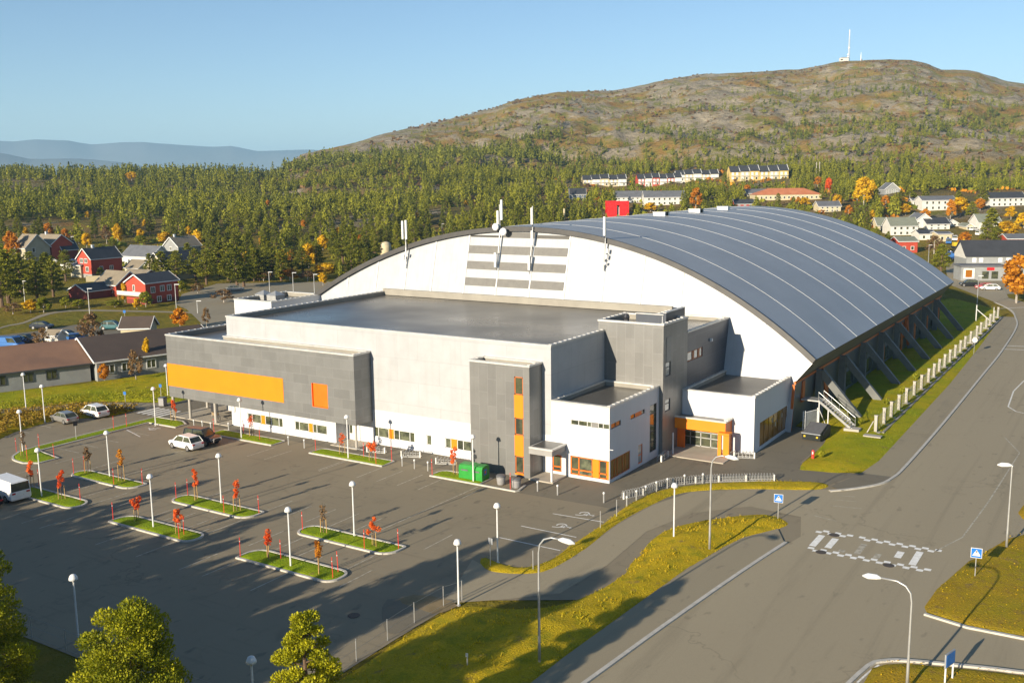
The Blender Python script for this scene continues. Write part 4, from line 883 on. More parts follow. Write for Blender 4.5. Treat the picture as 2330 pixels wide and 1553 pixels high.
def sapling(label, x, y, h, m, style, n=300):
    o = thing('sapling', label, 'young tree', (x, y, .12), radians(rng.integers(0, 360)), 'young autumn trees on the car park islands')
    tr = MB().tube([(0,0,0),(.02,.01,h*.5),(0,.03,h*.93)], [.04,.03,.012], 6)
    for k in range(7):
        z = h*(.5+.06*k); a = k*2.4; L = .22+.12*rng.random(); tr.tube([(0,0,z),(L*cos(a),L*sin(a),z+.28)], [.014,.006], 4)
    tr.build('trunk', 'bark', o)
    for k in range(2):
        a = k*pi+.4; MB().tube([(.28*cos(a),.28*sin(a),0),(.26*cos(a),.26*sin(a),h*.5)], .03, 6).build('stake', 'stake_wood', o)
    MB().beam((.27*cos(.4),.27*sin(.4),h*.46),(-.27*cos(.4),-.27*sin(.4),h*.46),.05,.02).build('tie', 'rubber', o)
    if style == 'slim': C = [(0,0,h*(.5+.09*k)) for k in range(6)]; R = [(.13+.12*rng.random(),)*2+(.22,) for k in range(6)]; C = [(.14*rng.normal(),.14*rng.normal(),c[2]) for c in C]
    elif style == 'heart': C = [(-.28,0,h*.86),(.28,.05,h*.82),(0,.1,h*.68),(-.1,0,h*.58)]; R = [(.27,.27,.3)]*4
    elif style == 'full': C = [(0,0,h*.55),(.1,.1,h*.68),(-.12,0,h*.78),(.05,-.05,h*.9)]; R = [(.26,.26,.25),(.32,.3,.28),(.3,.3,.26),(.2,.2,.25)]
    else: C = [(0,0,h*.55),(.12,.0,h*.72),(-.14,.05,h*.8),(0,0,h*.92)]; R = [(.25,.25,.3)]*4; n = int(n*.4)
    crown('crown', C, R, int(n*1.0), .085, m, o)
for a in [('short red sapling nearly bare, on the island beside the white van',-85.7,51.5,2.5,'leaf_red','slim'),('red sapling at the right end of the island beside the white van',-80.1,50.9,2.6,'leaf_red','slim'),
 ('rusty brown sapling on the L-shaped island',-96.6,57.6,2.6,'leaf_rust','sparse'),('rust red sapling with a loose crown, left of the pale orange one',-85.2,57.1,2.7,'leaf_rust','full'),('pale orange sapling with a full crown by the third lamp row',-80.1,57.1,3.2,'leaf_orange','full'),
 ('red sapling with a heart-shaped crown, left one on the half shaded island',-69.4,50.6,2.1,'leaf_red','heart'),('small red sapling with a low crown, right one on the half shaded island',-64.1,50.5,1.9,'leaf_red','slim'),
 ('slim red sapling, left one on the central island',-69.5,56.9,2.8,'leaf_red','slim'),('slim red sapling, right one on the central island',-64.0,56.6,2.8,'leaf_red','slim'),
 ('red sapling with two leaf tufts on the near island',-53.7,50.2,2.2,'leaf_red','heart'),('golden orange sapling on the near island',-48.5,50.1,2.5,'leaf_orange','full'),
 ('bare brown sapling on the island behind the golden one',-53.9,56.4,2.3,'leaf_rust','sparse'),('slim red sapling right of the bare brown one',-48.5,56.2,2.3,'leaf_red','slim'),
 ('bright red sapling with a round crown before the pale hall front',-64.0,74.3,2.0,'leaf_red','heart'),('thin red sapling at the left of the island before the pale hall front',-68.2,74.6,2.2,'leaf_red','sparse'),('red sapling beside the green bins',-54.0,74.6,2.6,'leaf_red','slim'),
 ('orange red sapling before the undercroft columns',-95.3,75.5,2.5,'leaf_red','slim'),('thin red sapling in front of the long window of the grey storey',-82.0,75.2,2.3,'leaf_red','sparse')]: sapling(*a)
# signs
def sign_post(name, label, loc, rz, h, plate=None, m='sign_blue', w=.62, cat='sign', group=None, back=False):
    o = thing(name, label, cat, loc, rz, group)
    MB().tube([(0,0,0),(0,0,h)], .035, 6).build('post', 'galv', o)
    if plate == 'walk':
        MB().box(-w/2-.03,w/2+.03,-.05,-.03,h-w-.03,h+.03).build('border', 'paint_white', o); p = MB().box(-w/2,w/2,-.062,-.05,h-w,h).build('plate', m, o)
        c = h-w/2; s = w*.40
        MB().poly([(-s,-.066,c-s*.75),(s,-.066,c-s*.75),(0,-.066,c+s*.95)]).build('triangle', 'paint_white', o)
        q = MB(); q.poly([(.06*cos(t),-.069,c+.10+.05*sin(t)) for t in np.linspace(0, 2*pi, 9)[:-1]])
        for a, b in (((0,.05),(-.01,-.05)),((-.01,-.05),(-.10,-.17)),((-.01,-.05),(.08,-.17)),((0,.03),(-.09,-.04)),((0,.03),(.09,-.03))): q.beam((a[0],-.069,c+a[1]),(b[0],-.069,c+b[1]),.03,.004)
        q.build('walking_figure', 'dark_metal', o)
    elif plate: MB().box(-w/2,w/2,-.05,-.03,h-w*1.1,h).build('plate', m, o)
    return o
sign_post('crossing_sign', 'blue square pedestrian crossing sign on the verge tip', (-23.9,77.8,.15), radians(14), 2.05, 'walk', w=.66, group='pedestrian crossing signs')
q = at(2218,1315); sign_post('crossing_sign', 'blue square pedestrian crossing sign on the leafy verge at right', (q[0],q[1],.15), radians(10), 2.05, 'walk', w=.66, group='pedestrian crossing signs')
sign_post('parking_sign', 'grey backed sign on a post at the tip of the curved grass strip', (-38.65,57.5,.1), radians(170), 2.1, 'plain', 'sign_back', .42)
sign_post('parking_sign', 'dark sign with its back turned, standing on the long part of the L-shaped island', (-98.0,64.6,.1), radians(80), 2.0, 'plain', 'dark_metal', .45)
sign_post('parking_sign', 'small blue sign on a post behind the white parked car', (-106.6,77.4,.1), radians(20), 2.0, 'plain', 'sign_blue', .36)
sign_post('parking_sign', 'small blue sign on a post near the grey waste bin', (-105.6,82.0,.1), radians(20), 2.2, 'plain', 'sign_blue', .36)
q = at(1009+0, 0+0) if False else att(285,735); sign_post('parking_sign', 'round blue path sign on the far grass below the bungalow', tuple(q), YAW*-1, 2.4, 'plain', 'sign_blue', .5)
for u, v, l in ((1366,1204,'nearer the drive bend'),(1403,1177,'beside the third accessible bay'),(1213,1298,'at the foot of the curved strip')):
    q = at(u, v); sign_post('bay_post', 'plain thin white post on the curved grass strip, '+l, (q[0],q[1],.1), 0, 1.45, None, cat='post', group='thin posts of the accessible bays')
q = at(2238,950) if False else (-19.4,163.0,.1); o = sign_post('round_sign', 'round white sign disc on a post by the wire fence', (-21.5,166.5,.1), radians(30), 2.1, None); MB().tube([(0,-.05,2.2),(0,-.08,2.2)], .42, 16).build('disc', 'paint_white', o)
q = at(2158,1553); o = thing('notice_board', 'tilted blue and white board on two legs at the bottom right verge', 'sign', (q[0],q[1],.1), radians(74))
for x in (-.45, .45): MB().tube([(x,0,0),(x,0,1.7)], .05, 6).build('leg', 'white_metal', o)
MB().box(-.55,.55,-.04,.04,.95,1.75).build('board', 'sign_back', o); MB().box(-.5,.5,-.06,-.045,1.0,1.7).build('poster', 'sign_blue', o)
# bicycle racks
def rack(label, a, b, group, hoops=None):
    a = Vector(a); b = Vector(b); L = (b-a).length; o = thing('bike_rack', label, 'bike rack', (a.x, a.y, .012), atan2(b.y-a.y, b.x-a.x), group)
    MB().box(0,L,-.03,.03,.0,.07).box(0,L,.47,.53,.0,.07).build('ground_rail', 'galv', o); MB().tube([(0,.1,.42),(L,.1,.42)], .025, 5).build('top_rail', 'galv', o)
    n = hoops or int(L/.24)
    for k in range(n):
        x = .1+(L-.2)*k/(n-1); MB().tube([(x,-.0,.05),(x,.0,.55),(x+.05,.12,.68),(x+.05,.35,.66),(x,.5,.35),(x,.5,.05)], .026, 5).build('hoop', 'galv', o)
    for x in (0, L): MB().box(x-.05,x+.05,-.05,.1,0,.62).build('end_plate', 'paint_white', o)
    return o
RP = [(-37.1,76.3),(-36.15,78.2),(-35.75,80.2),(-35.0,82.1),(-33.5,83.8),(-31.8,85.2),(-29.7,86.6),(-27.5,88.0)]
for k, (a, b) in enumerate(zip(RP[:-1], RP[1:])): rack('galvanised bike rack, %s section from the left of the long curved row' % ordn[k], (*a, 0), (*b, 0), 'bike racks in the long curved row')
for l, x, y, rz in (('white bike rack leaning near the wall left of the small square window',-62.6,77.2,20),('white bike rack by the wall left of the stair tower',-58.0,76.9,20),('white bike rack beside the column of the door niche',-66.8,76.8,15),('white bike rack at the corner of the low block',-39.0,88.6,95),('white bike rack right of the orange porch',-33.4,93.6,20)):
    rack(l, (x, y, 0), (x+2.0*cos(radians(rz)), y+2.0*sin(radians(rz)), 0), 'short white bike racks along the walls', 6)
# recycling containers and bins
for k, (x, l) in enumerate(((-52.45,'green recycling container, left one of the pair, plain front'),(-51.15,'green recycling container, right one of the pair, with a picture sticker'))):
    o = thing('recycling_bin', l, 'recycling bin', (x, 73.95, .06), radians(6), 'green recycling containers')
    prof = [(-.62,0,0),(.62,0,0),(.62,1.45,0),(-.62,1.45,0)]
    mb = MB(); w = .63; mb.v = []; 
    sec = [(0,0),(1.45,0),(1.45,1.15),(1.32,1.36),(.13,1.36),(0,1.15)]
    mb.poly([(-w,a,b) for a, b in sec][::-1]); mb.poly([(w,a,b) for a, b in sec])
    for (a, b), (c, d) in zip(sec, sec[1:]+sec[:1]): mb.poly([(-w,a,b),(w,a,b),(w,c,d),(-w,c,d)])
    mb.build('body', 'green_bin', o); MB().box(-.35,.35,-.03,.0,.85,1.0).build('flap', 'bin_lid', o); MB().box(-w-.01,w+.01,.3,1.15,1.36,1.4).build('lid', 'green_bin', o)
    if k: MB().box(w,w+.02,.35,.9,.55,1.1).build('sticker', 'sign_blue', o); MB().box(w+.02,w+.03,.45,.75,.7,.95).build('sticker', 'rust_orange', o)
for x, y, l in ((-48.75,74.5,'round grey waste bin, left of the pair by the stair tower'),(-47.0,74.35,'round grey waste bin, right of the pair, behind a red pole')):
    o = thing('waste_bin', l, 'bin', (x, y, .02), 0, 'round grey waste bins')
    MB().lathe([(.34,0),(.37,.1),(.44,.72),(.44,.75)], n=16).build('body', 'grey_bin', o, True); MB().lathe([(.47,.75),(.47,.82),(.38,.93),(.1,.96)], n=16).build('lid', 'bin_lid', o, True)
o = thing('waste_bin', 'tall grey wheeled bin near the zebra crossing and hedge', 'bin', (-103.3,80.4,.02), .3); MB().box(-.35,.35,-.4,.4,.1,1.05).build('body', 'grey_bin', o); MB().box(-.38,.38,-.45,.42,1.05,1.15).build('lid', 'bin_lid', o)
for s in (-1, 1): MB().tube([(s*.3-.04,.35,.12),(s*.3+.04,.35,.12)], .12, 10).build('wheel', 'rubber', o)
# skip by the grass bank
o = thing('waste_skip', 'dark grey metal waste skip with sloping lid and yellow reflectors', 'skip', (-29.5,103.6,.02), radians(-4))
mb = MB(); sec = [(0,.12),(3.1,.12),(3.1,1.25),(2.3,1.55),(-.15,.82)]
mb.poly([(0,a,b) for a, b in sec][::-1]); mb.poly([(1.95,a,b) for a, b in sec])
for (a, b), (c, d) in zip(sec, sec[1:]+sec[:1]): mb.poly([(0,a,b),(1.95,a,b),(1.95,c,d),(0,c,d)])
mb.build('body', 'skip_paint', o); MB().poly([(.05,-.12,.86),(1.9,-.12,.86),(1.9,2.25,1.58),(.05,2.25,1.58)]).build('lid', 'bin_lid', o); MB().tube([(-.05,-.17,.84),(2.0,-.17,.84)], .05, 6).build('rim', 'sign_back', o)
for x in (.3, 1.65): MB().box(x-.1,x+.1,-.2,-.1,.45,.62).build('reflector', 'yellow_paint', o)
for x in (.2, 1.75):
    for y in (.4, 2.7): MB().tube([(x-.05,y,.1),(x+.05,y,.1)], .1, 8).build('wheel', 'rubber', o)
MB().tube([(1.98,.6,.7),(2.05,1.3,1.1),(1.98,2.0,1.2)], .04, 6).build('lifting_arm', 'dark_metal', o)
o = thing('hydrant', 'short red hydrant post with a white cap at the edge of the grass bank', 'hydrant', (-26.5,97.0,.1)); MB().tube([(0,0,0),(0,0,.72)], .14, 10).build('post', 'red_plastic', o); MB().lathe([(.145,.72),(.12,.8),(.03,.84)], n=10).build('cap', 'red_plastic', o); MB().box(-.06,.06,-.15,-.135,.45,.68).build('plate', 'paint_white', o)
# white gate frame, steel stair, concrete slab
o = thing('gate_frame', 'white steel gate frame behind the waste skip', 'gate', (-30.7,107.9,.02), radians(70))
for x in (0, .35): MB().tube([(x,0,0),(x,0,2.1)], .06, 6).build('post', 'white_metal', o)
for x in (2.6, 2.85): MB().tube([(x,0,0),(x,0,2.1)], .06, 6).build('post', 'white_metal', o)
MB().tube([(.35,0,1.9),(2.6,0,1.9)], .05, 6).build('crossbar', 'white_metal', o); MB().tube([(2.85,0,1.9),(3.7,-.3,.1)], .04, 6).build('brace', 'white_metal', o); MB().poly([(.35,0,.2),(2.6,0,.2),(2.6,0,1.85),(.35,0,1.85)]).build('mesh_panel', 'sign_back', o)
ST = thing('steel_stair', 'galvanised outdoor steel stair leading up to the hall side door', 'stair', (-29.2,111.0,0), shift=True)
A0, B0_ = Vector((-29.5,110.4,3.05)), Vector((-25.8,109.7,.55)); dv = (B0_-A0); nrm = Vector((-dv.y, dv.x, 0)).normalized()*.62
for s in (-1, 1): MB().beam(A0+nrm*s, B0_+nrm*s, .07, .26).build('stringer', 'galv', ST)
mb = MB()
for k in range(13): p = A0+dv*(k+.5)/13; mb.beam(p-nrm, p+nrm, .26, .05)
tag(mb.build('treads', 'galv', ST), kind='stuff')
for s in (-1, 1):
    MB().tube([A0+nrm*s+Vector((0,0,.95)), B0_+nrm*s+Vector((0,0,.95))], .03, 6).build('handrail', 'galv', ST); MB().tube([A0+nrm*s+Vector((0,0,.5)), B0_+nrm*s+Vector((0,0,.5))], .018, 5).build('handrail', 'galv', ST)
    for k in range(5): p = A0+dv*k/4+nrm*s; MB().tube([p, p+Vector((0,0,.95))], .024, 5).build('baluster', 'galv', ST)
MB().box(-31.5,-29.4,109.6,111.3,2.95,3.08).build('landing', 'galv', ST)
for x, y, z in ((-25.75,109.1,.6),(-28.4,109.4,2.2),(-29.5,109.7,2.95)): MB().tube([(x,y,0),(x,y,z)], .06, 6).build('leg', 'white_metal', ST)
# wire fence along the bank: posts, mesh, footing
FN = thing('wire_fence', 'wire mesh fence with stout pale posts along the grass bank by the road', 'fence', (-23.4,155,.2), shift=True)
FY = [109.9,113.9,117.5,121.6,125.9,130.6,135.3,140.2,144.2,148.2,152.5,156.9,161.6,166.4,171.0,176.8,183.6,188.2,195.0,200.0,205.0,211.0]
for y in FY: MB().box(-23.56,-23.26,y-.13,y+.13,0,2.05).box(-23.6,-23.22,y-.16,y+.16,2.05,2.13).build('post', 'concrete', FN)
mat('mesh_wire', (.30, .31, .29), None, 3, .5, .3)
mb = MB()
for a, b in zip(FY[:-1], FY[1:]):
    for z in (.5, .9, 1.3, 1.7): mb.beam((-23.4,a,z),(-23.4,b,z),.02,.02)
    for y in np.arange(a+.3, b, .5): mb.beam((-23.4,y,.25),(-23.4,y,1.9),.015,.015)
tag(mb.build('wire_mesh', 'mesh_wire', FN), kind='stuff')
mb = MB()
for y in FY: mb.box(-23.9,-22.9,y-.5,y+.35,.05,.30)
tag(mb.build('footing', 'concrete', FN), kind='stuff'); MB().box(-22.8,-22.55,110,211,.02,.3).build('shade_strip', 'parapet_lining', FN); MB().tube([(-23.6,109.6,1.5),(-24.2,109.0,.1)], .06, 6).build('brace', 'concrete', FN)  # grey-brown strip stands in for the shadow on the ground beside the fence
o = thing('concrete_slab', 'small pale concrete slab in the grass at the fence end', 'slab', (-23.2,107.6,.3)); MB().box(-.9,.9,-.4,.5,0,.12).build('slab', 'concrete', o)
o = thing('concrete_slab', 'pale concrete footing at the bottom of the steel stair', 'slab', (-25.6,109.3,.25)); MB().box(-.9,.7,-.6,.6,0,.3).build('slab', 'concrete', o)
# far gate by the bend
o = thing('barrier_gate', 'grey barrier gate with a diagonal arm at the far end of the fence', 'gate', (-26.2,203,.1)); MB().tube([(0,0,0),(0,0,3.2)], .12, 6).build('post', 'galv', o); MB().tube([(0,0,2.4),(2.6,-1.5,.6)], .07, 6).build('arm', 'white_metal', o); MB().tube([(2.6,3,0),(2.6,3,2.6)], .08, 6).build('post', 'galv', o)
# mesh fence along the shaded edge of the car park
F2 = thing('mesh_fence', 'low grey mesh fence along the south edge of the car park', 'fence', (-60,33.4,0), shift=True)
fp = [(-78,33.3),(-74.5,33.3),(-71,33.4),(-67.5,33.4),(-64,33.4),(-60.5,33.4),(-57,33.4),(-53.5,33.4),(-50,33.4),(-46.5,33.4),(-43,33.5),(-39.9,33.6),(-37.4,35.2),(-37.4,38.5),(-37.5,41.5),(-37.6,44.5),(-37.7,47.3),(-37.6,50.3),(-37.1,51.7)]
for x, y in fp: MB().tube([(x,y,0),(x,y,1.4)], .032, 6).build('post', 'galv', F2)
mb = MB()
for a, b in zip(fp[:-1], fp[1:]):
    for z in (.1, .75, 1.35): mb.beam((*a,z),(*b,z),.012,.012)
tag(mb.build('wire_mesh', 'mesh_wire', F2), kind='stuff')
q = at(1064,1530); o = thing('marker_post', 'thin pale stub post in the dry grass at the bottom verge', 'post', (q[0],q[1],.5)); MB().tube([(0,0,0),(0,0,.7)], .04, 6).build('post', 'galv', o); MB().box(-.08,.08,-.05,-.03,.5,.72).build('plate', 'paint_white', o)
# cargo bicycle under the grey storey
o = thing('cargo_bicycle', 'dark cargo bicycle with a front box under the grey upper storey', 'bicycle', (-91.3,78.6,.1), radians(-20))
for x in (.55, -.75):
    w = MB(); R0 = .33; w.tube([(x+R0*cos(t),0,.33+R0*sin(t)) for t in np.linspace(0, 2*pi, 17)], .03, 5, cap=False); w.build('wheel', 'rubber', o)
MB().tube([(.55,0,.33),(.05,0,.35),(-.1,0,.75),(.4,0,.75),(.05,0,.35),(-.75,0,.33)], .025, 5).tube([(.4,0,.7),(.55,0,.33)], .025, 5).build('frame', 'dark_metal', o)
MB().box(-1.0,-.25,-.3,.3,.45,.8).build('cargo_box', 'crate_wood', o); MB().tube([(.42,-.25,1.0),(.4,0,.98),(.42,.25,1.0)], .02, 5).build('handlebar', 'galv', o); MB().box(-.2,.05,-.08,.08,.85,.92).build('saddle', 'rubber', o)
o = thing('notice_board', 'dark upright board under the grey upper storey', 'board', (-93.0,79.7,.1), radians(10)); MB().box(-.5,.5,-.05,.05,.5,2.1).build('board', 'dark_metal', o)
for x in (-.4, .4): MB().box(x-.04,x+.04,-.05,.05,0,.5).build('leg', 'galv', o)
o = thing('potted_plant', 'leafy green and yellow plant by the undercroft window', 'plant', (-89.0,79.2,.1)); MB().lathe([(.2,0),(.26,.35)], n=10).build('pot', 'crate_wood', o); crown('leaves', [(0,0,.7),(.1,.05,1.0)], [(.35,.35,.35),(.25,.25,.3)], 220, .08, 'leaf_olive', o)

# ================================================================== VEHICLES
def vehicle(name, label, cat, loc, rz, color, kind='suv', group=None, detail=True, s=.9):
    o = thing(name, label, cat, loc, rz, group); o.scale = (s, s, s)
    if kind == 'suv':   Lh, W, st, gh, r = 2.3, .93, [(-2.3,.45,.78,.80),(-2.2,.28,1.0,.88),(-1.5,.24,1.06,.93),(0,.22,1.02,.93),(1.0,.24,1.0,.93),(1.9,.28,.92,.88),(2.25,.42,.76,.74),(2.3,.5,.68,.66)], [(-2.05,1.02),(-1.55,1.58),(.2,1.66),(.55,1.6),(1.25,1.0)], .36
    elif kind == 'fwd': Lh, W, st, gh, r = 2.35, .92, [(-2.35,.5,1.0,.86),(-2.25,.36,1.12,.90),(0,.34,1.12,.92),(1.0,.36,1.12,.92),(1.9,.4,1.08,.9),(2.3,.5,.98,.85),(2.35,.55,.9,.8)], [(-2.25,1.1),(-2.1,1.78),(.5,1.86),(.7,1.8),(1.2,1.12)], .40
    elif kind == 'van': Lh, W, st, gh, r = 2.55, .97, [(-2.55,.4,1.05,.93),(-2.48,.28,1.1,.96),(0,.24,1.1,.97),(1.5,.26,1.08,.96),(2.2,.3,1.0,.9),(2.5,.42,.82,.8)], [(-2.5,1.08),(-2.42,1.9),(1.1,1.94),(1.4,1.85),(2.1,1.05)], .34
    else:               Lh, W, st, gh, r = 2.2, .88, [(-2.2,.4,.74,.76),(-2.1,.26,.9,.84),(-1.2,.2,.94,.88),(0,.19,.92,.88),(1.0,.2,.9,.88),(1.8,.25,.82,.83),(2.15,.38,.66,.7),(2.2,.45,.6,.62)], [(-1.95,.92),(-1.35,1.36),(.1,1.42),(.45,1.36),(1.15,.88)], .32
    mb = MB(); ring = []
    for x, z0, z1, hw in st:
        zm = (z0+z1)/2; pr_ = [(hw*.86,z0),(hw,z0+.12),(hw,zm),(hw*.965,z1-.05),(hw*.90,z1)]
        ring.append([(x,y,z) for y, z in pr_]+[(x,-y,z) for y, z in pr_[::-1]])
    for A_, B_ in zip(ring[:-1], ring[1:]):
        n = len(A_)
        for k in range(n): mb.poly([A_[k], B_[k], B_[(k+1) % n], A_[(k+1) % n]])
    mb.poly(ring[0]); mb.poly(ring[-1][::-1]); mb.build('body', color, o, True)
    # cabin: glass sides, painted roof
    zb = st[2][2]-.03; hb = W*.90; ht = W*.74 if kind != 'van' else W*.82
    (xa, z0), (xb, z1), (xc, z2), (xd, z3), (xe_, z4) = gh
    gl = MB(); g = lambda x, h, z, sg: (x, sg*h, z)
    prof = [(xa, hb, z0-.05), (xb, ht, z1), (xd, ht, z3), (xe_, hb*.95, z4-.03)]
    for sg in (1, -1): gl.poly([g(*p_, sg) for p_ in prof])
    gl.poly([g(*prof[0], 1), g(*prof[0], -1), g(*prof[1], -1), g(*prof[1], 1)]); gl.poly([g(*prof[2], 1), g(*prof[2], -1), g(*prof[3], -1), g(*prof[3], 1)])
    gl.build('window_glass', 'glass_dark', o)
    rf = MB(); tz = .05
    rf.poly([(xb-.06,ht*1.0,z1-.04),(xb+.1,ht*.9,z1+tz),(xc,ht*.9,z2+tz),(xd+.06,ht*1.0,z3-.03)]); rf.poly([(xb-.06,-ht,z1-.04),(xb+.1,-ht*.9,z1+tz),(xc,-ht*.9,z2+tz),(xd+.06,-ht,z3-.03)])
    for (x1, a1, q1), (x2, a2, q2) in zip([(xb-.06,ht,z1-.04),(xb+.1,ht*.9,z1+tz),(xc,ht*.9,z2+tz)], [(xb+.1,ht*.9,z1+tz),(xc,ht*.9,z2+tz),(xd+.06,ht,z3-.03)]): rf.poly([(x1,a1,q1),(x2,a2,q2),(x2,-a2,q2),(x1,-a1,q1)])
    for sg in (1, -1):
        h2, t2_ = hb*1.01, ht*1.015
        for xt, xl in ((xb, xa), (xd, xe_)): rf.beam((xt, sg*t2_, z1), (xl, sg*h2, z0-.02), .10, .05, up=(0, 1, 0))
        for f in ((.45,) if kind != 'van' else (.62,)): xm = xb+(xd-xb)*f; rf.beam((xm, sg*t2_, z1), (xa+(xe_-xa)*f, sg*h2, z0), .08, .04, up=(0, 1, 0))
        if kind == 'van': rf.poly([(xa, sg*hb*1.012, z0-.03), (xb, sg*ht*1.015, z1), (xb+(xd-xb)*.62, sg*ht*1.015, z1), (xa+(xe_-xa)*.62, sg*hb*1.012, z0-.03)])
    rf.build('roof', color, o, False)
    for sx in (1, -1):
        for sy in (1, -1):
            x = sx*Lh*.60; y = sy*(W-.10); w = thing('wheel', None, None); w.parent = o
            bpy.data.objects.remove(w)
            t_ = MB().tube([(x,y-.11*sy,r),(x,y+.11*sy,r)], r, 16).build('wheel', 'rubber', o)
            MB().tube([(x,y+.10*sy,r),(x,y+.125*sy,r)], r*.66, 12).build('rim', 'alloy', t_)
            if detail: MB().tube([(x,y-.02*sy,r*1.02),(x,y+.03*sy,r*1.02)], r*1.16, 16).build('wheel_arch', 'rubber', o)
    if detail:
        zt = st[1][2]-.22
        for sy in (1, -1):
            MB().box(-Lh-.02,-Lh+.12,*sorted((sy*.5,sy*.82)),zt-.02,zt+.13).build('tail_light', 'red_light', o); MB().box(Lh-.14,Lh+.01,*sorted((sy*.42,sy*.72)),zt-.14,zt-.02).build('headlight', 'head_glass', o)
            MB().box(xd+.25,xd+.42,*sorted((sy*(W-.02),sy*(W+.14))),zb+.02,zb+.14).build('door_mirror', color, o)
        MB().box(-Lh-.03,-Lh,-.26,.26,zt-.22,zt-.1).build('number_plate', 'paint_white', o)
    return o
R_ = radians
vehicle('parked_car', 'white sport utility car parked beside the dark four wheel drive', 'car', (-84.55,68.35,.02), R_(178), 'car_white', 'suv')
o = vehicle('parked_car', 'dark blue four wheel drive with bull bar beside the white car', 'car', (-84.6,70.6,.02), R_(4), 'car_dark', 'fwd'); MB().tube([(2.42,-.6,.45),(2.5,-.6,.95),(2.5,.6,.95),(2.42,.6,.45)], .05, 6).build('bull_bar', 'galv', o)
vehicle('parked_car', 'silver hatchback with a dark roof by the hedge', 'car', (-106.7,69.0,.02), R_(176), 'car_silver', 'hatch'); vehicle('parked_car', 'white hatchback parked at the end of the hedge near the footpath', 'car', (-106.1,72.6,.02), R_(177), 'car_white', 'suv')
vehicle('delivery_van', 'white panel van parked at the left island', 'van', (-85.2,48.9,.02), R_(176), 'car_white', 'van', s=.98)
vehicle('parked_car', 'dark car cut by the left picture edge next to the white van', 'car', (-84.9,46.5,.02), R_(178), 'car_black', 'hatch')
def car_at(u, v, rz, label, color, kind='hatch', group='cars parked far from the hall'):
    q = att(u, v); vehicle('parked_car', label, 'car', (q[0], q[1], q[2]+.02), R_(rz), color, kind, group, False, 1.0)
car_at(2205,652,200,'black car parked before the grey shop','car_black','suv'); car_at(2240,658,200,'white and red estate car in front of the shop','car_red','hatch'); car_at(2252,660,195,'white car, rightmost before the shop','car_white','hatch')
for u, v, rz, l, c, k in ((22,795,20,'pale blue van at the left edge of the shaded car park','car_blue','van'),(38,785,15,'blue car beside the pale blue van','car_blue','hatch'),(62,782,15,'dark blue car left of the small bare tree in the shaded car park','car_dark','hatch'),(172,778,10,'light blue hatchback behind the brown roof','car_blue','hatch'),(256,752,30,'teal car standing right of the bushy orange tree','car_teal','suv'),(152,770,25,'dark car by the small white shed','car_dark','hatch'),(96,748,30,'dark blue car on the far edge of the shaded car park','car_dark','hatch')): car_at(u, v, rz, l, c, k)
for u, v, rz, l, c, k in ((2150,580,160,'dark car in the yard behind the arched roof','car_dark','hatch'),(2168,588,160,'bright blue pickup in the yard behind the arched roof','car_blue','van'),(2180,592,170,'bright blue car right of the pickup','car_blue','hatch'),(2190,600,170,'silver car in front of the gabled shop','car_silver','hatch'),(2172,548,100,'white bus at the yard of white sheds','car_white','van'),(2158,555,100,'light blue van in the yard of white sheds','car_blue','van'),(2217,526,60,'small white car on the gravel drive','car_white','hatch'),(2233,537,60,'white van beside the gravel drive','car_white','van'),(165,600,30,'blue car by the gabled red house','car_blue','hatch'),(122,598,30,'silver car under the red house porch','car_silver','hatch'),(535,662,60,'silver car behind the bare shrub','car_silver','hatch')): car_at(u, v, rz, l, c, k)
q = att(2175,566); o = thing('excavator', 'small yellow digger in the yard behind the arched roof', 'digger', tuple(q), .5); MB().box(-1.4,1.4,-1,1,.2,.9).build('tracks', 'rubber', o); MB().box(-1.1,1.0,-.9,.9,.9,2.2).build('cab', 'yellow_paint', o); MB().tube([(1,0,1.6),(2.6,0,3.2),(3.8,0,1.4)], .2, 6).build('arm', 'yellow_paint', o)
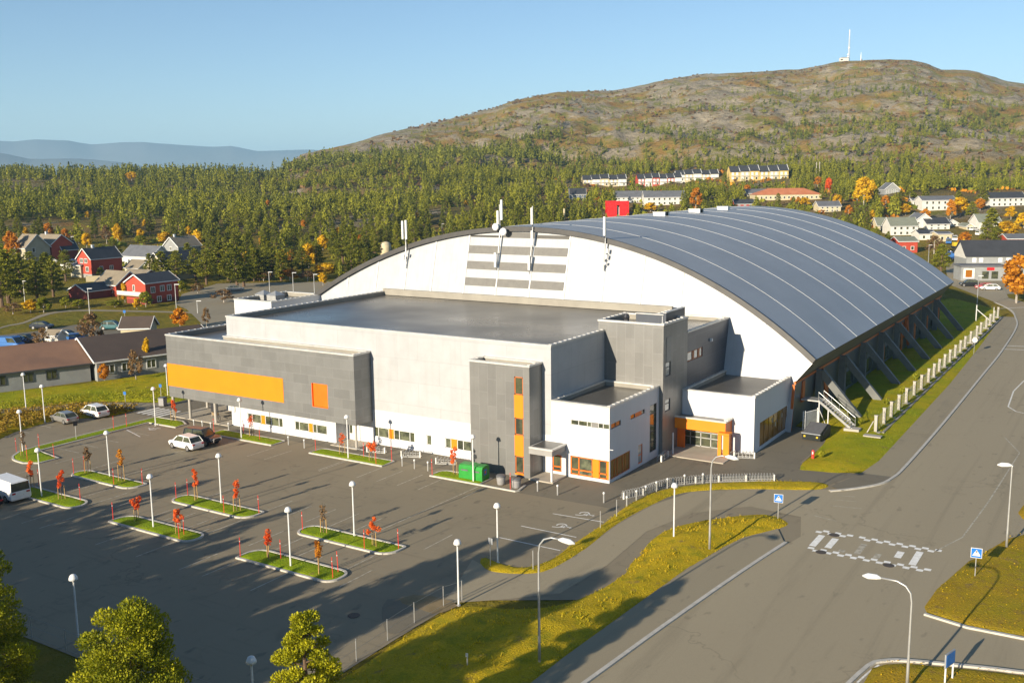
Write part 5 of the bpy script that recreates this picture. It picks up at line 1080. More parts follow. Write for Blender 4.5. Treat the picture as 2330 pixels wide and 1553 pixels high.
# ================================================================== HOUSES
HB = []   # picture boxes of houses (u0, u1, v0, v1, depth) kept clear of nearer random trees
def house(name, label, loc, rz, L, W, h, rh, wallm, roofm, wins=(), trim='white_metal', chimney=None, ov=.35, cat='house', group=None, base=0, basem='grey_concrete', extra=None, hip=0.0, rev=False):
    """ridge along local X; front wall faces local -Y; wins = (side, a, z, w, hgt)"""
    o = thing(name, label, cat, loc, rz, group)
    x, y = L/2, W/2; mb = MB()
    if base: mb.box(-x, x, -y, y, -1.0, base, 1)
    z0 = base
    for p, q in (((-x,-y),(x,-y)),((x,-y),(x,y)),((x,y),(-x,y)),((-x,y),(-x,-y))): mb.poly([(*p, z0 if base else -1.5),(*q, z0 if base else -1.5),(*q,h),(*p,h)])
    if rh and not hip: mb.poly([(x,-y,h),(x,y,h),(x,0,h+rh)]); mb.poly([(-x,y,h),(-x,-y,h),(-x,0,h+rh)])
    mb.build('wall', [wallm, basem], o)
    rb = MB(); t = .16; k = rh/y if rh else 0
    if rh:
        xx = x+ov; yy = y+ov; zl = h-k*ov
        if hip:
            xr = x-hip; top = [(-xr,0,h+rh),(xr,0,h+rh)]; c = [(-xx,-yy,zl),(xx,-yy,zl),(xx,yy,zl),(-xx,yy,zl)]
            rb.poly([c[0],c[1],top[1],top[0]]); rb.poly([c[2],c[3],top[0],top[1]]); rb.poly([c[1],c[2],top[1]]); rb.poly([c[3],c[0],top[0]])
            R = rb.build('roof', roofm, o)
        else:
            for s in (-1, 1):
                a = [(-xx,s*yy,zl+t),(xx,s*yy,zl+t),(xx,0,h+rh+t),(-xx,0,h+rh+t)]; b = [(p[0],p[1],p[2]-t) for p in a]
                rb.poly(a); rb.poly(b); rb.poly([a[0],a[1],b[1],b[0]]); rb.poly([a[1],a[2],b[2],b[1]]); rb.poly([a[3],a[0],b[0],b[3]])
            R = rb.build('roof', roofm, o)
            tb = MB()
            for sx in (-1, 1):
                for s in (-1, 1): tb.beam((sx*(xx+.02), s*yy, zl+.06), (sx*(xx+.02), 0, h+rh+.06), .08, .26)
            for s in (-1, 1): tb.beam((-xx, s*(yy+.03), zl+.06), (xx, s*(yy+.03), zl+.06), .08, .2)
            tag(tb.build('barge_boards', trim, R), kind='stuff')
    else: R = MB().box(-x-ov, x+ov, -y-ov, y+ov, h, h+.3).build('roof', roofm, o)
    if chimney: MB().box(chimney-.35, chimney+.35, -.3, .3, h+rh*.6, h+rh+.8).box(chimney-.42, chimney+.42, -.37, .37, h+rh+.8, h+rh+.95).build('chimney', 'parapet_lining' if trim != 'white_metal' else 'white_wall', R)
    for side, a, z, w, hh in wins:
        fm, gm = MB(), MB()
        Q = {'f': lambda p, q, e: (p, -y-e, q), 'b': lambda p, q, e: (p, y+e, q), 'r': lambda p, q, e: (x+e, p, q), 'l': lambda p, q, e: (-x-e, p, q)}[side]
        def bx(m, a0, a1, b0, b1, e0, e1):
            p, q = Q(a0, b0, e0), Q(a1, b1, e1); m.box(*sorted((p[0], q[0])), *sorted((p[1], q[1])), b0, b1)
        f = .13
        bx(fm, a-w/2-f, a+w/2+f, z-f, z, 0, .07); bx(fm, a-w/2-f, a+w/2+f, z+hh, z+hh+f, 0, .07); bx(fm, a-w/2-f, a-w/2, z, z+hh, 0, .07); bx(fm, a+w/2, a+w/2+f, z, z+hh, 0, .07)
        if w > .9: bx(fm, a-.05, a+.05, z, z+hh, 0, .07)
        F_ = fm.build('window', trim, o); gm.poly([Q(a-w/2, z, .03), Q(a+w/2, z, .03), Q(a+w/2, z+hh, .03), Q(a-w/2, z+hh, .03)]); gm.build('pane', 'glass_dark', F_)
    if extra: extra(o, x, y, h)
    q = [proj(np.array(loc)+[0,0,z]) for z in (0, h+rh)]; hw = hypot(L, W)/2*F/q[0][2]*.8
    HB.append((q[0][0]-hw, q[0][0]+hw, q[1][1], q[0][1], q[0][2])); return o
mat('red_wood', (.42, .060, .030), (.36, .05, .026), .8, .75); mat('dark_red_wood', (.22, .035, .025), (.18, .03, .02), .8, .75); mat('bright_red', (.75, .012, .012), (.68, .01, .01), .5, .5)
mat('white_wood', (.62, .60, .54), (.55, .53, .48), .6, .7); mat('cream_wood', (.55, .47, .30), (.48, .41, .26), .6, .7); mat('yellow_wood', (.58, .42, .14), (.5, .36, .12), .6, .7); mat('grey_wood', (.28, .29, .28), (.235, .24, .235), .6, .75); mat('beige_wood', (.40, .36, .26), (.34, .31, .22), .6, .75); mat('blue_wood', (.09, .12, .16), (.075, .1, .13), .6, .75)
mat('roof_tan', (.26, .215, .15), (.215, .178, .125), .6, .85, bump=.3, bscale=5); mat('roof_black', (.05, .052, .058), (.04, .042, .046), .5, .6); mat('roof_grey', (.14, .145, .155), (.11, .115, .125), .5, .7); mat('roof_green', (.20, .215, .165), (.165, .178, .135), .5, .75); mat('roof_orange', (.52, .19, .085), (.44, .155, .07), .4, .75); mat('roof_brown', (.25, .14, .085), (.215, .12, .075), .35, .7, c3=(.18, .105, .07), s3=.25); mat('roof_dark_brown', (.092, .066, .05), (.075, .055, .043), .35, .7)
def two(side, xs, z, w=1.1, h=1.15): return [(side, a, z, w, h) for a in xs]
def hp(u, v, h=0):  # base point of a house front
    return att(u, v)
E_ = radians
def P3(u, v): q = att(u, v); return q
# left hamlet
q = P3(203, 632); house('gabled_house', 'tall red gabled house with a black roof and white window trims', (q[0]-1.5, q[1]+5, q[2]), E_(90), 10.5, 6.6, 5.6, 2.9, 'red_wood', 'roof_black', [('l',-.9,4.4,1.2,1.1),('l',1.1,4.4,1.2,1.1),('l',-1.3,1.9,1.2,1.2),('l',1.6,1.9,1.2,1.2),('f',-2,2,1,1.1),('f',1.5,2,1,1.1)], chimney=-2, base=1.1)
q = P3(168, 632); house('lean_to_house', 'beige low house left of the tall red gabled house', (q[0]-1, q[1]+5, q[2]), 0, 5, 7, 3.6, 1.2, 'beige_wood', 'roof_grey', [])
q = P3(247, 674); house('bungalow', 'red bungalow with a tan roof and white windows by the path', (q[0]-1, q[1]+4.0, q[2]), 0, 8.4, 8, 2.9, 2.9, 'red_wood', 'roof_tan', [('f',-2.6,.9,1.0,1.2),('f',-1.2,.9,.7,1.2),('f',.9,.9,1.0,1.2),('f',2.2,.9,1.0,1.2)], trim='white_metal')
def balcony(o, x, y, h):
    MB().box(-x-1.6, -x, -y-.3, y+1.2, 1.9, 2.1).build('balcony_floor', 'crate_wood', o); MB().box(-x-1.65, -x-1.55, -y-.3, y+1.2, 2.1, 3.0).box(-x-1.6, -x, -y-.35, -y-.25, 2.1, 3.0).build('balcony_rail', 'white_wood', o)
    for yy in (-y, y+1): MB().beam((-x-1.5, yy, -.6), (-x-1.5, yy, 1.9), .15, .15).build('balcony_post', 'stake_wood', o)
q = P3(330, 694); house('balcony_house', 'red gabled house with a black roof and a white balcony', (q[0]-3.2, q[1]+4.8, q[2]), E_(90), 9.2, 7.0, 4.9, 1.8, 'red_wood', 'roof_black', [('f',-2.6,2.6,1.0,1.2),('f',0,2.7,1.0,1.2),('f',2.0,2.7,1.0,1.2),('f',-1,.4,1.0,1.1),('f',1.8,.4,1.0,1.1),('l',.6,3.0,.5,1.2)], trim='white_metal', base=1.0, extra=balcony, basem='dark_red_wood')
q = P3(182, 682); house('shed', 'low dark red shed with a black roof left of the bungalow', (q[0]-1.5, q[1]+4, q[2]), E_(90), 7, 7, 1.9, 1.5, 'dark_red_wood', 'roof_black')
q = P3(312, 606); house('long_house', 'white house with a wide dark grey roof behind the gabled red house', (q[0], q[1]+4, q[2]), 0, 15, 8, 3.2, 3.2, 'white_wood', 'roof_grey', [('f',-4,.9,1,1.1),('f',3,.9,1.4,1.1)])
q = P3(300, 628); house('garage', 'brown roofed garage joined behind the gabled red house', (q[0]-1, q[1]+4, q[2]), 0, 6.6, 6.5, 2.3, 2.1, 'cream_wood', 'roof_tan', [])
q = P3(302, 650); house('low_building', 'low tan roofed building between the bungalow and balcony house', (q[0]-1, q[1]+3.5, q[2]), 0, 8.5, 7, 2.3, 1.7, 'dark_red_wood', 'roof_tan', [])
q = P3(375, 640); house('gabled_house', 'house with a steep black roof half hidden by pines', (q[0]-3, q[1]+6, q[2]), E_(90), 13, 8.5, 4.2, 3.6, 'cream_wood', 'roof_black', [('l',0,3,1,1.1)])
q = P3(390, 590); house('gabled_house', 'grey gabled house with a white chimney among yellow trees', (q[0], q[1]+5, q[2]), E_(90), 10, 8, 4.5, 3.2, 'grey_wood', 'roof_tan', [('l',0,3.2,1,1.1)], chimney=-3)
q = P3(98, 592); house('red_house', 'two storey red house with tan roof and white trims at far left', (q[0], q[1]+4, q[2]), 0, 11, 8, 5.6, 3.0, 'red_wood', 'roof_tan', [('f',-2.8,3.6,1.1,1.2),('f',-2.8,1.0,1.1,1.2),('f',3.4,3.6,1.4,1.4),('f',3.4,1.0,1.4,1.4)], chimney=-3)
q = P3(55, 598); house('red_house', 'tan roofed grey house with a lit gable in front of the far left red house', (q[0], q[1]+3, q[2]), 0, 7.5, 9, 5.2, 4.2, 'beige_wood', 'roof_tan', [('r',-1.5,3.6,.9,1.4)])
q = P3(129, 592); house('porch_house', 'small dark red annex right of the far left red house', (q[0], q[1]+4, q[2]), E_(90), 6, 4.5, 3.6, 2.8, 'dark_red_wood', 'roof_black', [])
q = P3(155, 616); house('garage', 'white garage with a flat dark roof left of the gabled red house', (q[0], q[1]+3, q[2]), 0, 8, 6, 2.6, 0, 'white_wood', 'roof_black', [])
q = P3(18, 612); house('garage', 'dark carport with white trim at the left picture edge', (q[0], q[1]+3, q[2]), 0, 8, 6, 2.4, 0, 'blue_wood', 'roof_grey', [])
# long brown-roofed building in front
def long_wing(label, x0, y0, x1, y1, D, h, rh, wm, rm, trim, wins):
    L = hypot(x1-x0, y1-y0); a = atan2(y1-y0, x1-x0); m = np.array([(x0+x1)/2, (y0+y1)/2])+np.array([-sin(a), cos(a)])*D/2
    return house('long_wing', label, (m[0], m[1], .1), a, L, D, h, rh, wm, rm, wins, trim=trim, cat='building', group='two wings of the brown roofed building', ov=.45)
long_wing('long grey wing with a red brown roof at the left edge', -138.5, 52, -125.8, 86.0, 12.5, 2.55, 2.5, 'grey_wood', 'roof_brown', 'coping_dark', [('f',a,.9,1.2,1.1) for a in (-8,-5.5,-3,1,4,6.5,10,13)])
long_wing('grey wing with a dark brown roof and white gutters beside the grey storey', -124.7, 86.3, -119.5, 103.5, 12.5, 2.75, 2.6, 'grey_wood', 'roof_dark_brown', 'white_metal', [('f',a,.9,1.2,1.1) for a in (-7.2,-4.8,-1.2,2.6,5.8)])
q = P3(128, 790); house('shed', 'tiny white gabled shed among the shaded cars', (q[0], q[1], q[2]), E_(20), 2.6, 2.2, 1.9, .8, 'white_wood', 'roof_tan', ov=.15); q = P3(318, 772); house('shed', 'pale gabled shed behind the dark brown roof', (q[0], q[1], q[2]), E_(35), 5, 4.5, 2.4, 1.6, 'cream_wood', 'roof_dark_brown')
# right-hand town
fy = -YAW*1.0
def town(u, v, px, hpx, label, wallm, roofm, rhf=.45, depth=8, rz=None, wins=None, name='house', hip=0, gable=False, chimney=None, cat='house', trim='white_metal', group=None, floors=2):
    q = P3(u, v); Dp = proj(q)[2]; L = px*Dp/F; Ht = hpx*Dp/F; rh = Ht*rhf; h = Ht-rh; a = (fy if rz is None else rz)
    if gable: L, depth = depth, L
    if wins is None:
        n = max(2, int((L if not gable else depth)/2.6)); wins = []
        for k in range(n):
            for fl in range(floors):
                wins.append((('l' if gable else 'f'), (-.5+(k+.5)/n)*(L if not gable else depth)*.9, h*(fl+.3)/floors, .9, min(1.1, h/floors*.5)))
    if gable: a += pi/2
    off = np.array([-sin(a), cos(a)])*depth/2 if not gable else np.array([cos(a), sin(a)])*L/2
    return house(name, label, (q[0]+off[0], q[1]+off[1], q[2]-.2), a, L, depth, h, rh, wallm, roofm, wins, trim, hip=hip, chimney=chimney, cat=cat, group=group)
def rowhouse(u0, u1, v, n, hpx, label, walls, gr='terraced rows below the hill'):
    """stepped terrace: one building, its units as parts"""
    q0 = P3((u0+u1)/2, v); Dp = proj(q0)[2]; L = (u1-u0)*Dp/F; Ht = hpx*Dp/F; o = thing('terraced_houses', label, 'terraced houses', tuple(q0), fy+.06, gr); w = L/n; h = Ht*.62; rh = Ht*.38
    for k in range(n):
        x0 = -L/2+k*w; st = (k % 3)*.35; m = MB(); m.box(x0, x0+w, 0, 8, -2, h+st); m.poly([(x0,0,h+st),(x0,8,h+st),(x0,4,h+rh+st)]); m.poly([(x0+w,8,h+st),(x0+w,0,h+st),(x0+w,4,h+rh+st)])
        W_ = m.build('house_unit', walls[k % len(walls)], o)
        for s in (0, 1):
            y0, y1 = (-.5, 4) if s == 0 else (8.5, 4); MB().poly([(x0-.1,y0,h+st-.45*rh/4),(x0+w+.1,y0,h+st-.45*rh/4),(x0+w+.1,y1,h+rh+st+.1),(x0-.1,y1,h+rh+st+.1)]).build('roof', 'roof_black', o)
        MB().beam((x0+w,-.5,h+st),(x0+w,4,h+rh+st+.15),.25,.25).build('barge_board', 'white_metal', o)
        for z in (h*.12, h*.58):
            for f in (.28, .72): m2 = MB().box(x0+w*f-.75, x0+w*f+.75, -.06, 0, z, z+h*.32); w2_ = m2.build('window', 'white_metal', W_); 
        MB().box(x0+w*.1, x0+w*.9, -1.1, -.05, h*.48, h*.53).build('balcony', 'white_wood', o)
        MB().box(x0+w*.62, x0+w*.8, -.07, -.01, h*.1, h*.36).build('door', 'glass_dark', o)
    HB.append((u0-4, u1+6, v-hpx-6, v+2, Dp))
rowhouse(1326, 1426, 423, 5, 24, 'cream terrace with a blue end gable, leftmost below the hill', ['cream_wood','white_wood','cream_wood'])
rowhouse(1450, 1552, 424, 6, 25, 'red and white terrace, second from the left below the hill', ['red_wood','white_wood'])
rowhouse(1538, 1636, 412, 5, 24, 'white terrace set back behind the red one', ['white_wood','cream_wood'])
rowhouse(1660, 1795, 411, 6, 32, 'long yellow and orange terrace with stepped dark roofs', ['yellow_wood','cream_wood','yellow_wood'])
town(1440, 462, 82, 27, 'long white house with a dark roof, left one of the pair above the arch', 'white_wood', 'roof_grey', .5, 9); town(1512, 468, 92, 32, 'long white house with a dark roof, right one of the pair above the arch', 'white_wood', 'roof_grey', .42, 9)
town(1315, 455, 36, 26, 'dark blue house among pines left of the bright red block', 'blue_wood', 'roof_black', .5, 9)
town(1795, 455, 150, 27, 'wide cream building with an orange hipped roof', 'cream_wood', 'roof_orange', .5, 14, hip=8, floors=1); town(1735, 448, 70, 18, 'grey roofed building behind the orange roof', 'beige_wood', 'roof_grey', .5, 10, floors=1)
town(1888, 482, 50, 24, 'low house with a dark roof right of the orange roof, behind the arch', 'cream_wood', 'roof_grey', .45, 9); town(1695, 470, 44, 16, 'small red gabled house peeping over the arched roof', 'red_wood', 'roof_black', .6, 8)
town(2030, 440, 34, 24, 'grey house with a steep white edged gable on the hillside', 'grey_wood', 'roof_grey', .6, 9, gable=True)
town(2136, 478, 76, 32, 'white two storey house with a dark low roof and a flat wing', 'white_wood', 'roof_grey', .28, 9); town(2112, 476, 24, 16, 'flat pale wing left of the white two storey house', 'white_wood', 'roof_grey', .08, 8, floors=1)
town(2292, 470, 82, 32, 'long white house with a black roof at the upper right edge', 'white_wood', 'roof_black', .4, 9)
town(2057, 536, 62, 40, 'white house with a grey green roof behind the arched roof', 'white_wood', 'roof_green', .45, 9); town(2012, 524, 30, 28, 'small house with a grey green roof and red eaves at the arch edge', 'cream_wood', 'roof_green', .6, 8)
town(2066, 575, 42, 36, 'red shed below the white house with the grey green roof', 'red_wood', 'roof_green', .25, 8, floors=1); town(2102, 520, 44, 34, 'white house with a broad gable beside the grey green roof', 'white_wood', 'roof_grey', .5, 10, gable=True); town(2135, 522, 52, 26, 'house with a dark roof right of the broad white gable', 'white_wood', 'roof_black', .5, 10); town(2110, 546, 36, 22, 'white shed with a dark green roof in the yard', 'white_wood', 'roof_black', .35, 8, floors=1); town(2150, 550, 30, 22, 'pink and white shed at the yard corner', 'cream_wood', 'roof_grey', .2, 8, floors=1)
town(2166, 515, 28, 16, 'small white gabled garage at the yard', 'white_wood', 'roof_grey', .5, 7, gable=True, floors=1); town(2207, 523, 17, 15, 'little white garage beside the gravel drive', 'cream_wood', 'roof_green', .4, 7, gable=True, floors=1); town(2252, 524, 50, 36, 'white house with a pale green roof and a brick chimney', 'white_wood', 'roof_green', .48, 9, chimney=0)
town(2318, 575, 50, 42, 'red house with a white side wall at the right edge', 'red_wood', 'roof_grey', .22, 9, rz=fy-.12); town(2085, 468, 16, 16, 'tiny white shed on the green slope', 'white_wood', 'roof_grey', .3, 6, floors=1)
# shop with the gabled front
q = P3(2255, 640); Dp = proj(q)[2]
o = thing('village_shop', 'grey shop with a white gable a long black roof and a low front', 'shop', (q[0], q[1], 0), fy-.12, shift=False)
MB().box(-7.5, 3.5, 0, 6, 0, 3.6).box(3.5, 14, 1.0, 6, 0, 3.2).build('low_front', 'grey_wood', o); MB().box(-7.8, 3.8, -.3, 6.2, 3.6, 3.95).box(3.8, 14.3, .7, 6.2, 3.2, 3.5).build('flat_roof', 'roof_grey', o)
m = MB().box(-4.5, 12, 6, 16, 0, 6.2); m.poly([(-4.5,6,6.2),(-4.5,16,6.2),(-4.5,11,9.6)]).poly([(12,6,6.2),(12,11,9.6),(12,16,6.2)]); m.build('wall', 'grey_wood', o)
MB().poly([(-5,5.4,5.8),(12.5,5.4,5.8),(12.5,11,9.75),(-5,11,9.75)]).poly([(12.5,16.6,5.8),(-5,16.6,5.8),(-5,11,9.75),(12.5,11,9.75)]).build('roof', 'roof_black', o)
MB().poly([(-4.54,6,5.2),(-4.54,16,5.2),(-4.54,16,6.2),(-4.54,11,9.5),(-4.54,6,6.2)]).build('gable_panel', 'white_wood', o)
for x in (-2.5, -.8, 4, 6, 9): MB().box(x-.5, x+.5, 5.93, 6, 4.2, 5.4).build('window', 'white_metal', o)
for x in (-1.5, .8, 5, 7.2, 9.4, 11.6): MB().box(x-.8, x+.8, -.05 if x < 3.5 else .95, .0 if x < 3.5 else 1.0, .5, 2.4).build('shop_window', 'glass_dark', o)
MB().box(-6.9, -4.2, -.06, 0, .6, 3.1).build('picture_panel', 'paint_white', o); MB().box(-6.4, -4.8, -.08, -.061, .9, 2.8).build('picture', 'leaf_orange', o); MB().box(-1.2, .6, -.1, 0, 2.7, 3.4).build('shop_sign', 'bright_red', o)
# bright red block, silo, far tower, hilltop station
q = P3(1406, 492); Dp = proj(q)[2]; s = Dp/F
o = thing('red_block', 'bright red cubic building with a dark notch behind the arched roof', 'building', tuple(q), fy); w = 50*s; hh = 34*s
MB().box(-w/2,-w*.06,0,9,-2,hh).box(-w*.06,w*.08,0,9,hh*.72,hh*.98).box(w*.08,w/2,0,9,-2,hh*.97).build('wall', 'bright_red', o); MB().box(-w*.06,w*.08,1.2,8,-2,hh*.6).build('entrance', 'glass_sky', o); HB.append((1375,1440,455,492,Dp))
q = P3(878, 582); Dp = proj(q)[2]; s = Dp/F; o = thing('storage_tank', 'round cream storage tank behind the left shoulder of the arch', 'tank', tuple(q)); MB().lathe([(12*s,-3),(12*s,26*s),(9*s,30*s),(2*s,32*s)], n=20).build('body', 'cream_wood', o, True); MB().lathe([(12.3*s,26*s),(12.3*s,27*s)], n=20).build('rim', 'galv', o); HB.append((860,896,540,585,Dp))
q = P3(8, 388); Dp = proj(q)[2]; s = Dp/F; o = thing('old_tower', 'square stone tower on the wooded ridge at far left', 'tower', tuple(q)); MB().box(-9*s,9*s,-9*s,9*s,-5,30*s).build('wall', 'parapet_lining', o); MB().box(-9.8*s,9.8*s,-9.8*s,9.8*s,30*s,32*s).build('roof', 'roof_grey', o)
def top_at(u):
    az_ = YAW+atan((u-1165)/F); ds = np.arange(1200, 2000, 3.0); zz = terr(ds*sin(az_), ds*cos(az_)); k = np.argmax((zz-H)/ds); return np.array([ds[k]*sin(az_), ds[k]*cos(az_), zz[k]])
q = top_at(1915); s = proj(q)[2]/F; o = thing('hilltop_mast', 'tall lattice radio mast on the hilltop', 'mast', tuple(q))
mb = MB(); hm = 68*s; wb = 3.4*s
for sx, sy in ((-1,-1),(1,-1),(1,1),(-1,1)): mb.tube([(sx*wb/2,sy*wb/2,-3),(sx*.6*s,sy*.6*s,hm*.82)], .28*s, 4)
for k in range(12):
    z0, z1 = hm*.82*k/12, hm*.82*(k+1)/12; f = lambda z: wb/2+(.6*s-wb/2)*z/(hm*.82)
    for sg in (1, -1): mb.tube([(-sg*f(z0),-f(z0),z0),(sg*f(z1),-f(z1),z1)], .16*s, 4); mb.tube([(f(z0),-sg*f(z0),z0),(f(z1),sg*f(z1),z1)], .16*s, 4)
mb.build('lattice', 'white_metal', o); MB().tube([(0,0,hm*.82),(0,0,hm)], .9*s, 6).build('aerial', 'white_metal', o); MB().tube([(0,0,hm*.40),(0,0,hm*.44)], 2.2*s, 8).build('platform', 'white_metal', o)
for z in (.12, .2): MB().tube([(-1.5*s,-2*s,hm*z),(-1.5*s,-2.6*s,hm*z)], 1.4*s, 10).build('dish', 'white_metal', o)
q = top_at(1906); o = thing('hilltop_station', 'small white station building at the foot of the hilltop mast', 'building', tuple(q), fy); MB().box(-11*s,8*s,-4*s,4*s,-4,6.5*s).build('wall', 'white_wood', o); MB().box(-7*s,8.5*s,-4.5*s,4.5*s,6.5*s,7.6*s).build('roof', 'roof_grey', o); MB().box(-10*s,-5*s,-4.1*s,-3.9*s,1*s,4*s).build('door', 'glass_dark', o)
q = top_at(1942); o = thing('hilltop_mast', 'short white aerial on the hilltop right of the lattice mast', 'mast', tuple(q)); MB().tube([(0,0,-2),(0,0,9*s),(0,0,18*s)], [1.0*s,.8*s,.3*s], 6).build('pole', 'white_metal', o); MB().box(.5*s,3*s,-1*s,1*s,-2,3*s).build('cabinet', 'dark_metal', o)
for u, v, hpx, l in ((1757,330,26,'left one of the pair in the open rock'),(1522,400,0,'')):
    if not hpx: continue
    for du in (0, 7):
        q = att(u+du+100, v+72); s2 = proj(q)[2]/F; o = thing('power_pole', 'wooden power pole on the rock shelf, %s of two' % ('left' if not du else 'right'), 'pole', tuple(q)); MB().tube([(0,0,-1),(0,0,32*s2)], .9*s2, 6).build('pole', 'birch_bark', o); MB().beam((-2*s2,0,29*s2),(2*s2,0,29*s2),.7*s2,.7*s2).build('crossarm', 'birch_bark', o)
q = att(1284,510); o = thing('chimney_pipe', 'slim cream pipe standing behind the arched roof crest', 'pipe', tuple(q)); s2 = proj(q)[2]/F; MB().tube([(0,0,-2),(0,0,34*s2)], 2.2*s2, 8).build('pipe', 'cream_wood', o)

# ================================================================== TREES
def pine_mesh(h, r, seed, nl, size, base=.22, m='needle', wob=.12, blunt=.62):
    """Scots pine crown: whorls of separate leaf clumps on limbs, gaps between them"""
    g = np.random.default_rng(seed); C = []; R = []; limbs = MB(); tx, ty = g.normal(size=2)*wob*.5
    limbs.tube([(0,0,0),(tx*.5,ty*.5,h*.5),(tx,ty,h*.97)], [h*.020+.03,h*.014+.02,.03], 7)
    n = int((16+h*1.5)*(2.0 if m == 'needle_near' else 1))
    for k in range(n):
        t = (k+.5)/n; z = h*(base+(1-base)*t**.95); prof = (1-t)**blunt*(.55+.45*min(1, t*4)); rr_ = r*prof*(.62+.55*g.random()); a = k*2.399+g.random()*.7
        x, y = tx*t+rr_*.72*cos(a), ty*t+rr_*.72*sin(a); cr = max(.16*r, r*(.20+.17*(1-t))*(.75+.5*g.random()))
        cr *= .96 if m == 'needle_near' else 1; C.append((x, y, z)); R.append((cr, cr, cr*.62)); limbs.tube([(tx*t, ty*t, z-cr*.7-.1*h*(1-t)*.5), (x*.9, y*.9, z-.1)], [.015*h*(1-t)*.5+.02, .015], 4, cap=False)
    C.append((tx, ty, h*.97)); R.append((r*.17, r*.17, h*.05))
    C, R = np.array(C), np.array(R); old = globals()['rng']; globals()['rng'] = g
    w = (R[:, 0]**2); idx = g.choice(len(C), nl, p=w/w.sum()); d = g.normal(size=(nl, 3)); d /= np.linalg.norm(d, axis=1)[:, None]
    P = C[idx]+d*(g.random(nl)**.4)[:, None]*R[idx]; nrm = d*.5+g.normal(size=(nl, 3))*.7; nrm /= np.linalg.norm(nrm, axis=1)[:, None]
    upv = d*.7+np.array([0, 0, .75])+g.normal(size=(nl, 3))*.3; upv /= np.linalg.norm(upv, axis=1)[:, None]; b = np.cross(nrm, upv); b /= np.linalg.norm(b, axis=1)[:, None]+1e-9
    s = size*(.6+.8*g.random(nl)); A = upv*s[:, None]; B = b*(s*.36)[:, None]
    V = np.stack([P-A*.5, P+B, P+A*.75, P-B], 1).reshape(-1, 3); tint = np.repeat(np.clip(.5+.18*g.normal(size=nl)+.15*d[:, 2]+(g.random(len(C))[idx]-.5)*.4, 0, 1), 4); globals()['rng'] = old
    return V, tint, limbs
def tree_proto(name, label, V, tint, limbs, leafm, barkm, cat='tree', group=None):
    o = thing(name, label, cat, (0, 0, -500), 0, group); limbs.build('trunk', barkm, o); npmesh('crown', V, np.arange(len(V)).reshape(-1, 4), leafm, tint, o); return o
# three near pines at the bottom edge
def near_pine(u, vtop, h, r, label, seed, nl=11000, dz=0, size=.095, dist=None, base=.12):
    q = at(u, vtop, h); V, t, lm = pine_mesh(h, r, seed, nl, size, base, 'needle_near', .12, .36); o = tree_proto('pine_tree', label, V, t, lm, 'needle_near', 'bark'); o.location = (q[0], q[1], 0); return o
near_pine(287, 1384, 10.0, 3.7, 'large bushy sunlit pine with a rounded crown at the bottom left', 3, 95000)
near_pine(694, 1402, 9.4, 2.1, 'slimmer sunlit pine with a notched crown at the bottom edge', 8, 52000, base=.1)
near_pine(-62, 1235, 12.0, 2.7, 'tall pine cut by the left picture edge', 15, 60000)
# pines around the south edge of the car park (mostly below the picture) whose shadows cross it
def deciduous(h, r, seed, nl, size, m, shape='round'):
    g = np.random.default_rng(seed); C = []; R = []; n = 14; lm = MB().tube([(0,0,0),(.05,0,h*.5),(0,.05,h*.9)], [h*.016+.03,h*.011+.02,.02], 6)
    for k in range(n):
        t = (k+.5)/n; z = h*(.28+.68*t); prof = sin(pi*min(1, .18+.82*t))**.7 if shape == 'round' else (1-t)**.55*.8; rr_ = r*prof*(.45+.5*g.random()); a = k*2.4+g.random(); x, y = rr_*cos(a), rr_*sin(a); c = r*(.28+.2*g.random())
        C.append((x, y, z)); R.append((c, c, c*1.05)); lm.tube([(0,0,z-h*.14),(x*.8,y*.8,z)], [.02+h*.004,.012], 4, cap=False)
    old = globals()['rng']; globals()['rng'] = g; V, t = leafcloud(C, R, nl, size, .45, .3); globals()['rng'] = old; return V, t, lm
PR = []
for k in range(6): h = 9.5+.6*k; PR.append((tree_proto('pine_tree', 'x', *pine_mesh(h, 2.0+.22*k, 40+k, 2800, .30, .12+.03*k, 'needle', .16, .48 if k % 2 else .66), 'needle', 'bark'), h))
used = set()
def place_pine(x, y, z, h, label, group, k=None, wide=1.0):
    k = int(rng.integers(0, 6)) if k is None else k; p, ph = PR[k]; s = h/ph; f = (.9+.25*rng.random())*wide
    if k not in used: used.add(k); p.location = (x, y, z); p['label'] = label; p['group'] = group; p.scale = (s*f, s*f, s); p.rotation_euler.z = rng.random()*6.28; return p
    return dup(p, (x, y, z), rng.random()*6.28, label, group, (s*f, s*f, s))
grp = 'pines south of the car park, below the picture'
south = [(-62.3,20,9.6),(-65.5,16,13.0),(-46.8,20.0,12.4),(-50.0,15,9.5),(-78,24,11.2),(-60,12,10.6),(-54,13,9.6)]
for row, (y0, h0) in enumerate(((3, 13), (6.5, 12.2), (10, 11.4), (13.5, 10.6))):
    for x in np.arange(-112+row, -47.5-row*.4, 1.9): south.append((x+rng.normal()*.5, y0+rng.normal()*.8, h0*(.9+.16*rng.random())))
for x, y, h in [(-45,22,10.6),(-34.5,13,9.8),(-32.2,15.5,8.4),(-36.5,17,9.2),(-31,8,9.5),]: place_pine(x, y, 0, h, 'pine south of the verge, below the bottom edge of the picture', 'pines south of the verge')
